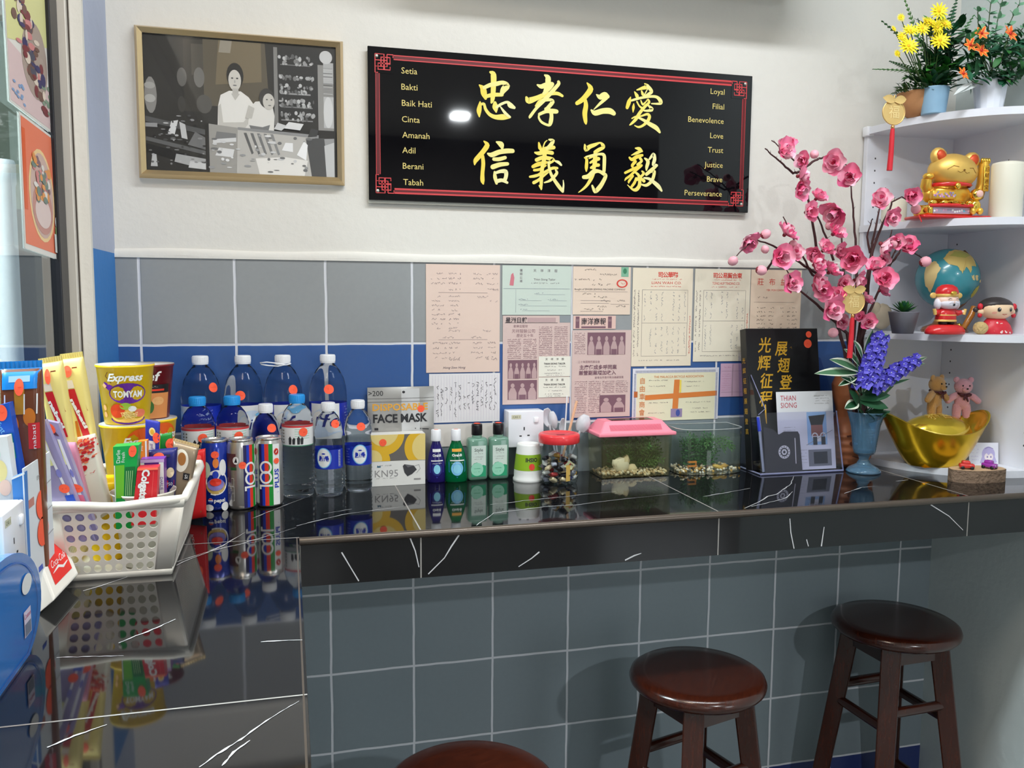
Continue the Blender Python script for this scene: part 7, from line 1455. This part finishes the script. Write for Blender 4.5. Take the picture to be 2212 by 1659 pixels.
# walnut, succulent
WN = mat('walnut_tan', (206, 178, 122), .6, bump=.8, bscale=160); b = MB(); b.ball((0, 0, .0155), (.018, .016, .0158), WN, 18); b.v = [q + q.normalized() * .0007 * math.sin(q.x * 900) * math.cos(q.z * 800) for q in b.v]; o = b.obj('walnut'); o.location = (1.962, -.285, ZS3); tag(o, 'small tan walnut shaped ball between the two red figurines', 'ornament')
t = thing('succulent_pot', 'small grey tapered pot with a spiky green succulent', 'potted plant', (1.806, -.175, ZS3)); p = W(1948, 722, -.21); t.location = (p.x - .002, -.215, ZS3)
b = MB(); b.lathe([(.0005, 0), (.0245, 0), (.0355, .052), (.036, .054), (.0335, .054), (.032, .045), (.0005, .045)], mat('grey_pot', (112, 112, 122), .5), 36); b.obj('pot', t); b = MB()
for k_ in range(30): a_ = k_ * 2.4; el = .25 + 1.1 * k_ / 30; leaf(b, (0, 0, .05), (math.cos(a_) * math.cos(el), math.sin(a_) * math.cos(el), math.sin(el)), .04 - .008 * k_ / 30, .0095, GRN[(1, 0, 4)[k_ % 3]], (0, 0, 1), -.12, 5, .5)
b.obj('succulent', t)
b = MB(); b.ball((0, 0, .024), (.03, .018, .022), mat('stone_beige', (196, 182, 158), .7), 14); b.ball((-.018, 0, .034), (.014, .012, .014), MATS['stone_beige'], 12); o = b.obj('stone_ornament'); p = W(1908, 655, -.06); o.location = (p.x + .01, -.045, ZS3 + .0); o.scale = (1, 1, 1.6); tag(o, 'beige stone ornament half hidden behind the blossoms on the middle shelf', 'ornament')

# ------------------------------------------------------------------ bottom shelf: ingot, bears, small figures
ING = mat('ingot_gold', (212, 172, 34), .22, .8); INGH = mat('ingot_bright', (232, 200, 70), .18, .85)
t = thing('gold_ingot', 'large golden boat shaped ingot with a domed centre', 'ornament', (1.921, -.2, ZS4)); LX, LYs, HI = .152, .078, .118
b = MB()
def ing(u, v):
    a_ = 2 * pi * u; c_, s_ = math.cos(a_), math.sin(a_); f_ = v; rx = (.07 + (LX - .07) * f_ ** .8); ry = .05 + (LYs - .05) * f_ ** .7; rim = .086 + .05 * abs(c_) ** 2.4; return V((rx * c_, ry * s_, rim * f_ if f_ > 0 else 0))
b.grid(ing, 60, 14, ING)
def ing_in(u, v):
    o = ing(u, 1); a_ = 2 * pi * u; i_ = V((.104 * math.cos(a_), .06 * math.sin(a_), .06)); k_ = .965; q = V((o.x * k_, o.y * k_, o.z + .001)); return o if v == 0 else q.lerp(i_, (v - .1) / .9 if v > .1 else 0)
b.grid(ing_in, 60, 10, INGH); b.ball((0, 0, .07), (.106, .06, .06), INGH, 36); b.quad((-.06, -.04, .0), (.06, -.04, 0), (.06, .04, 0), (-.06, .04, 0), ING); b.obj('ingot', t)
def dome(u, v, l): return V((u, v - 0, .07 + (.06 + .0008) * math.sqrt(max(.01, 1 - (u / .106) ** 2 - (v / .06) ** 2)) + l * LAY))
b = MB(); a = Art(b, dome); a.text('恭喜', -.004, -.012, .028, mat('ingot_relief', (250, 226, 120), .3, .7), 2, w=.07); a.ring(0, 0, .088, .091, MATS['ingot_relief'], 2, 40, .66); b.obj('relief', t)
RIB = mat('bear_ribbon', (74, 24, 34), .5)
def bear(x, y, z, m, rz, label, lean):
    t = thing('teddy_bear', label, 'soft toy', (x, y, z), rot=(lean, 0, rz)); FU = m
    b = MB(); b.ball((0, 0, .033), (.019, .016, .024), FU, 18); b.ball((0, 0, .073), (.023, .02, .021), FU, 18); b.ball((0, -.018, .068), (.0105, .009, .008), FU, 12)
    for sx_ in (-1, 1):
        b.ball((sx_ * .018, .002, .09), (.0085, .005, .0085), FU, 10); b.tube([(sx_ * .01, 0, .024), (sx_ * .0125, -.003, .008), (sx_ * .0128, -.005, -.004)], [.0115, .0115, .0105], FU, 12); b.ball((sx_ * .0128, -.006, -.006), (.0108, .012, .0085), FU, 10)
        b.tube([(sx_ * .013, 0, .05), (sx_ * .026, -.004, .045), (sx_ * .037, -.006, .036)], [.0085, .009, .008], FU, 12); b.ball((sx_ * .038, -.006, .035), (.0085, .0085, .0085), FU, 10)
    b.obj('body', t); b = MB()
    for sx_ in (-1, 1): b.ball((sx_ * .0085, -.0185, .078), .0022, cbk, 8)
    b.ball((0, -.0272, .0715), (.0032, .002, .0024), cbk, 8); b.obj('face', t)
    b = MB(); b.lathe([(.0172, .052), (.0182, .0545), (.0172, .057)], RIB, 20, cap=False); b.ball((-.009, -.0185, .053), (.008, .003, .0045), RIB, 8, (0, .3, 0)); b.ball((.009, -.0185, .053), (.008, .003, .0045), RIB, 8, (0, -.3, 0)); b.tube([(0, -.019, .053), (.007, -.021, .036)], [.003, .0022], RIB, 6, True, .4); b.tube([(0, -.019, .053), (-.004, -.021, .04)], [.003, .0022], RIB, 6, True, .4); b.obj('bow', t)
p = W(2003, 880, -.128); bear(p.x, -.15, p.z - .008, mat('bear_brown', (190, 142, 78), .85, sheen=.5, bump=.5, bscale=500), .25, 'light brown teddy bear with dark bow sitting on the gold ingot', .1)
p = W(2058, 884, -.13); bear(p.x + .006, -.152, p.z - .008, mat('bear_pink', (232, 170, 186), .85, sheen=.5, bump=.5, bscale=500), -.35, 'pink teddy bear with dark bow sitting on the gold ingot', .1)
PG = mat('piglet_cream', (226, 204, 142), .45); p = T(1980, 990, ZS4); t = thing('piglet_figure', 'tiny cream piglet figure on the bottom shelf', 'figurine', (p.x, p.y + .012, ZS4), .5); b = MB(); b.ball((0, 0, .017), (.0195, .016, .0155), PG, 16); b.ball((.0, -.014, .019), (.006, .005, .0048), PG, 10)
for sx_ in (-1, 1): b.ball((sx_ * .009, -.006, .003), (.005, .005, .004), PG, 8); b.ball((sx_ * .009, .008, .003), (.005, .005, .004), PG, 8); b.add([(sx_ * .008, -.008, .03), (sx_ * .018, -.006, .033), (sx_ * .013, .0, .028)], [(0, 1, 2)], mat('piglet_ear', (214, 160, 130), .5))
b.obj('body', t); b = MB(); [b.ball((sx_ * .0065, -.0135, .0235), .0016, cbk, 6) for sx_ in (-1, 1)]; b.obj('eye', t)
BRK = mat('tree_bark', (70, 58, 54), .85, bump=.8, bscale=90); CUTW = ND('cut_wood', .65); xx, yy, zz = CUTW.xyz(); rr_ = CUTW.m_('SQRT', CUTW.m_('ADD', CUTW.m_('MULTIPLY', xx, xx), CUTW.m_('MULTIPLY', yy, yy))); ri = CUTW.m_('SINE', CUTW.m_('MULTIPLY', CUTW.m_('ADD', rr_, CUTW.m_('MULTIPLY', CUTW.noise(30, 2), .006)), 1400.0)); CUTW.base(CUTW.mix(CUTW.m_('MULTIPLY', CUTW.m_('ADD', ri, 1.0), .25), (206, 176, 140), (170, 134, 100)))
def slice_(name, label, loc, rx, ry, h, bark, rz=0):
    t = thing(name, label, 'wood slice', loc, rz); n = 40; out = [((rx * (1 + .03 * math.sin(k_ * .9)) * math.cos(2 * pi * k_ / n)), ry * (1 + .03 * math.sin(k_ * .7 + 1)) * math.sin(2 * pi * k_ / n)) for k_ in range(n)]
    b = MB(); b.prism(out, 0, h - .0006, bark); b.obj('bark', t); b = MB(); b.add([(x * .985, y * .985, h) for x, y in out], [list(range(n))], CUTW.m); b.obj('cut_face', t); return t
p = T(2056, 1000, ZS4); slice_('wood_slice', 'small dark barked wood slice under the two gnome figures', (p.x + .002, p.y + .012, ZS4), .032, .02, .021, BRK, .1); gx, gy = p.x + .002, p.y + .012
def gnome(x, y, z, c, pose, label):
    t = thing('gnome_figure', label, 'figurine', (x, y, z), .1); b = MB(); b.ball((-.004, -.004, .0035), (.0045, .006, .0035), mat('gnome_boot', (110, 80, 60), .5), 8); b.ball((.005, -.004, .0035), (.0045, .006, .0035), MATS['gnome_boot'], 8); b.obj('boots', t)
    b = MB(); b.ball((0, 0, .0145), (.0098, .008, .0115), c, 12); b.tube([(-.008, 0, .02), (-.013, -.003, .015)], .003, c, 6); b.tube([(.008, 0, .02), (.013, -.003, .017 + pose)], .003, c, 6); b.obj('tunic', t)
    b = MB(); b.ball((0, -.001, .0295), (.0072, .0068, .007), SKN, 12); b.obj('head', t); b = MB(); b.ball((0, -.0045, .0258), (.0062, .004, .005), WHB, 10); b.obj('beard', t); b = MB(); b.lathe([(.0075, .0325), (.0078, .0335), (.005, .038), (.002, .0405), (.0005, .0408)], mat('gnome_cap_pink', (226, 150, 140), .5), 14); b.obj('cap', t)
gnome(gx - .012, gy, ZS4 + .0212, mat('gnome_red', (196, 66, 44), .5), .004, 'tiny gnome figure in a red tunic, left on the dark wood slice'); gnome(gx + .016, gy - .002, ZS4 + .0212, mat('gnome_grey', (104, 112, 120), .5), 0, 'tiny gnome figure in a grey tunic, right on the dark wood slice')
t = thing('art_card', 'small white card with a lavender hair sketch leaning at the shelf wall', 'card', (2.045, -.235, ZS4), rot=(-.12, 0, -.25)); b = MB(); b.box(-.038, .038, 0, .0012, 0, .056, mat('card_pale', (222, 224, 236), .5)); b.obj('sheet', t)
b = MB(); a = Art(b, flat((0, 0, 0))); HL = mat('sketch_lilac', (180, 172, 216), .5); HD_ = mat('sketch_violet', (130, 120, 176), .5); a.ell(.012, .026, .017, .02, HL, 1); a.poly([(-.004, .022), (-.01, .004), (0, .002), (.004, .014)], HL, 1); a.poly([(.028, .022), (.034, .006), (.024, .002), (.02, .014)], HL, 1); a.ell(.013, .02, .0115, .011, mat('sketch_face', (236, 226, 228), .5), 2); a.poly([(.0, .024), (.004, .033), (.02, .034), (.026, .024), (.018, .029), (.012, .024), (.007, .029)], HL, 3)
for x in (.009, .018): a.ell(x, .0195, .0018, .0026, HD_, 4, 10)
a.line([(.003, .04), (.012, .045), (.024, .041)], .0012, HD_, 3)
for i in range(5): a.scrib(-.034, .048 - i * .009, -.014, .003, HL, 2)
b.obj('print', t)
BR2 = mat('pale_bark', (128, 106, 88), .85, bump=.8, bscale=90); p = T(2125, 1046, ZC); sx0, sy0 = 1.942, -.322; slice_('wood_slice', 'large pale wood slice at the counter end carrying two toy cars', (sx0, sy0, ZC), .072, .036, .03, BR2, -.12)
def toycar(x, y, z, rz, m, lb):
    t = thing('toy_car', lb, 'toy', (x, y, z), rz); b = MB(); b.rbox((0, 0, .0085), (.034, .019, .011), .004, m, 3); b.rbox((-.002, 0, .0155), (.019, .016, .011), .004, m, 3); b.obj('car_body', t)
    for sx_ in (-1, 1):
        for sy_ in (-1, 1): b = MB(); b.lathe([(.0005, -.0015), (.0042, -.0015), (.0042, .0015), (.0005, .0015)], cbk, 12); b.v = [V((q.x + sx_ * .0105, q.z + sy_ * .0092, q.y + .0042)) for q in b.v]; b.obj('wheel', t)
    b = MB(); b.ball((.016, -.005, .0095), .002, LBL_W, 6); b.ball((.016, .005, .0095), .002, LBL_W, 6); b.obj('headlight', t)
p = W(2096, 1000, sy0 - .015); toycar(p.x, sy0 - .004, ZC + .0303, -.5, mat('toy_red', (206, 50, 46), .25, coat=.6), 'tiny glossy red toy car on the pale wood slice'); p = W(2140, 1004, sy0 - .015); toycar(p.x, sy0 - .012, ZC + .0303, -1.25, mat('toy_purple', (150, 50, 160), .25, coat=.6), 'tiny purple toy car on the pale wood slice')

# ------------------------------------------------------------------ bar stools
def wood_stool():
    n = ND('stool_wood', .22); x, y, z = n.xyz(); v = n.nt.nodes.new('ShaderNodeMapping'); v.inputs['Scale'].default_value = (3, 22, 3); n.lk(n.tc.outputs['Object'], v.inputs[0])
    g = n.noise(9, 6, .4, v.outputs[0]); n.base(n.mix(g, (30, 10, 7), (74, 30, 15))); n.b.inputs['Coat Weight'].default_value = .35; n.b.inputs['Coat Roughness'].default_value = .15; return n.m
SW_ = wood_stool()
def stool(label):
    t = thing('bar_stool', label, 'stool', group='dark wooden bar stools'); H = .70
    b = MB(); b.lathe([(.0005, H - .034), (.125, H - .034), (.14, H - .031), (.148, H - .022), (.1495, H - .014), (.146, H - .005), (.138, H), (.11, H - .001), (.0005, H - .002)], SW_, 64); b.obj('seat', t)
    tops = []; bots = []
    for k_ in range(4):
        a_ = k_ * pi / 2; d = V((math.sin(a_), -math.cos(a_), 0)); tp_ = d * .098 + V((0, 0, H - .034)); bt_ = d * .19; tops.append(tp_); bots.append(bt_); s_ = V((-d.y, d.x, 0)); b = MB(); w0, w1 = .022, .019
        vs = [bt_ + s_ * (i * w1) + d * (j * w1) for i, j in ((-1, -1), (1, -1), (1, 1), (-1, 1))] + [tp_ + s_ * (i * w0) + d * (j * w0) for i, j in ((-1, -1), (1, -1), (1, 1), (-1, 1))]
        b.add(vs, [(3, 2, 1, 0), (4, 5, 6, 7), (0, 1, 5, 4), (1, 2, 6, 5), (2, 3, 7, 6), (3, 0, 4, 7)], SW_); b.obj('leg', t, .003)
    for k_ in range(4):
        q = (k_ + 1) % 4; z0 = H - .058; f0 = z0 / (H - .034); A_ = bots[k_].lerp(tops[k_], f0); B_ = bots[q].lerp(tops[q], f0); d = (B_ - A_).normalized(); o_ = V((d.y, -d.x, 0)) * .009; u = V((0, 0, .024)); b = MB()
        vs = [A_ - o_ - u, A_ + o_ - u, B_ + o_ - u, B_ - o_ - u, A_ - o_ + u, A_ + o_ + u, B_ + o_ + u, B_ - o_ + u]; b.add(vs, [(3, 2, 1, 0), (4, 5, 6, 7), (0, 1, 5, 4), (1, 2, 6, 5), (2, 3, 7, 6), (3, 0, 4, 7)], SW_); b.obj('apron', t)
        for z0 in ((.46, .24) if k_ % 2 == 0 else (.50, .20)): f0 = z0 / (H - .034); A_ = bots[k_].lerp(tops[k_], f0); B_ = bots[q].lerp(tops[q], f0); b = MB(); b.tube([A_, B_], .0125, SW_, 10); b.obj('rung', t)
    return t
s = stool('tallest looking dark wooden stool in the corner by the right wall'); s.location = (1.817, -.216, 0); s.rotation_euler = (0, 0, .84); s.scale = (1.05, 1.05, 1)
s2_ = dup(s, (1.176, -.378, 0), 1.05, 'dark wooden stool standing in the middle under the counter'); s3_ = dup(s, (.6, -.683, 0), .3, 'dark wooden stool nearest the window counter, only its round seat showing'); s2_.scale = s3_.scale = (1, 1, 1)

# ------------------------------------------------------------------ posters on the window glass
def poster(name, label, c4, art):
    P = [XP(*q, XG + .0042) for q in c4]; loc = P[3]; t = thing(name, label, 'poster', loc); P = [q - loc for q in P]
    fn = lambda u, v, l: P[3].lerp(P[2], u).lerp(P[0].lerp(P[1], u), v) + V((.0006 + l * LAY, 0, 0))
    b = MB(); b.grid(lambda u, v: fn(u, v, 0), 4, 4, mat('poster_white', (226, 222, 216), .4)); b.grid(lambda u, v: fn(1 - u, v, -2), 1, 1, MATS['poster_white']); b.obj('sheet', t)
    b = MB(); art(Art(b, fn)); b.obj('print', t)
def pa(a):
    a.poly([(.02, .5), (.02, .99), (.98, .99), (.98, .6)], mat('poster_lemon', (216, 214, 150), .45), 1); a.poly([(.02, .02), (.02, .5), (.5, .4), (.98, .3), (.98, .02)], mat('poster_rose', (216, 190, 190), .45), 1); a.ell(.6, .45, .3, .28, mat('poster_taupe', (168, 150, 140), .45), 2)
    for i in range(70): t_ = rnd.random(); a.ell(.25 + .5 * t_ + rnd.uniform(-.14, .14), .84 - .62 * t_ + rnd.uniform(-.14, .14), rnd.uniform(.03, .09), rnd.uniform(.015, .05), rnd.choice((mat('poster_wine', (120, 40, 50), .45), mat('poster_cream', (222, 206, 190), .45), mat('poster_slate', (70, 70, 90), .45), mat('poster_navy', (50, 44, 96), .45), mat('poster_umber', (110, 76, 66), .45), mat('poster_blush', (206, 130, 130), .45))), 3 + i % 3, 10)
    for i in range(14): a.ell(rnd.uniform(.05, .3), rnd.uniform(.04, .2), .03, .012, mat('poster_sky', (130, 160, 200), .45), 3, 8); a.ell(rnd.uniform(.75, .98), rnd.uniform(.05, .35), .04, .016, mat('poster_sage', (130, 150, 130), .45), 3, 8)
poster('film_poster', 'pale poster with a cluster of coloured shapes high on the window glass', [(4, -60), (99, -20), (116, 292), (20, 218)], pa)
def pb_(a):
    a.rect(.03, .04, .97, .98, mat('poster_coral', (232, 124, 92), .45), 1, 4, 4); a.rect(.04, .3, .12, .9, mat('poster_deep_orange', (220, 90, 40), .45), 2); a.ell(.52, .46, .36, .36, mat('poster_glow', (240, 206, 150), .45), 2); a.ell(.52, .46, .32, .33, mat('poster_bowl', (206, 176, 166), .45), 3); a.ell(.52, .36, .28, .2, mat('poster_bowl_pink', (196, 140, 130), .45), 4); a.ell(.52, .33, .22, .12, mat('poster_bowl_rim', (222, 200, 196), .45), 5)
    for i in range(46): a.ell(.52 + rnd.uniform(-.22, .22), .54 + rnd.uniform(-.12, .2), rnd.uniform(.03, .07), rnd.uniform(.02, .04), rnd.choice((mat('poster_ice', (226, 220, 214), .45), mat('poster_amber', (226, 150, 80), .45), mat('poster_grape', (130, 100, 110), .45), mat('poster_jelly', (110, 130, 120), .45), mat('poster_blush', 0))), 6 + i % 3, 10)
    a.rect(.8, .05, .96, .2, mat('poster_note', (214, 218, 214), .45), 9); a.rect(.84, .2, .96, .26, mat('poster_leaf', (150, 180, 120), .45), 9); a.ell(.9, .3, .06, .05, mat('poster_note', 0), 9)
poster('dessert_poster', 'orange poster of an iced dessert bowl on the window glass', [(40, 240), (116, 298), (131, 563), (53, 536)], pb_)
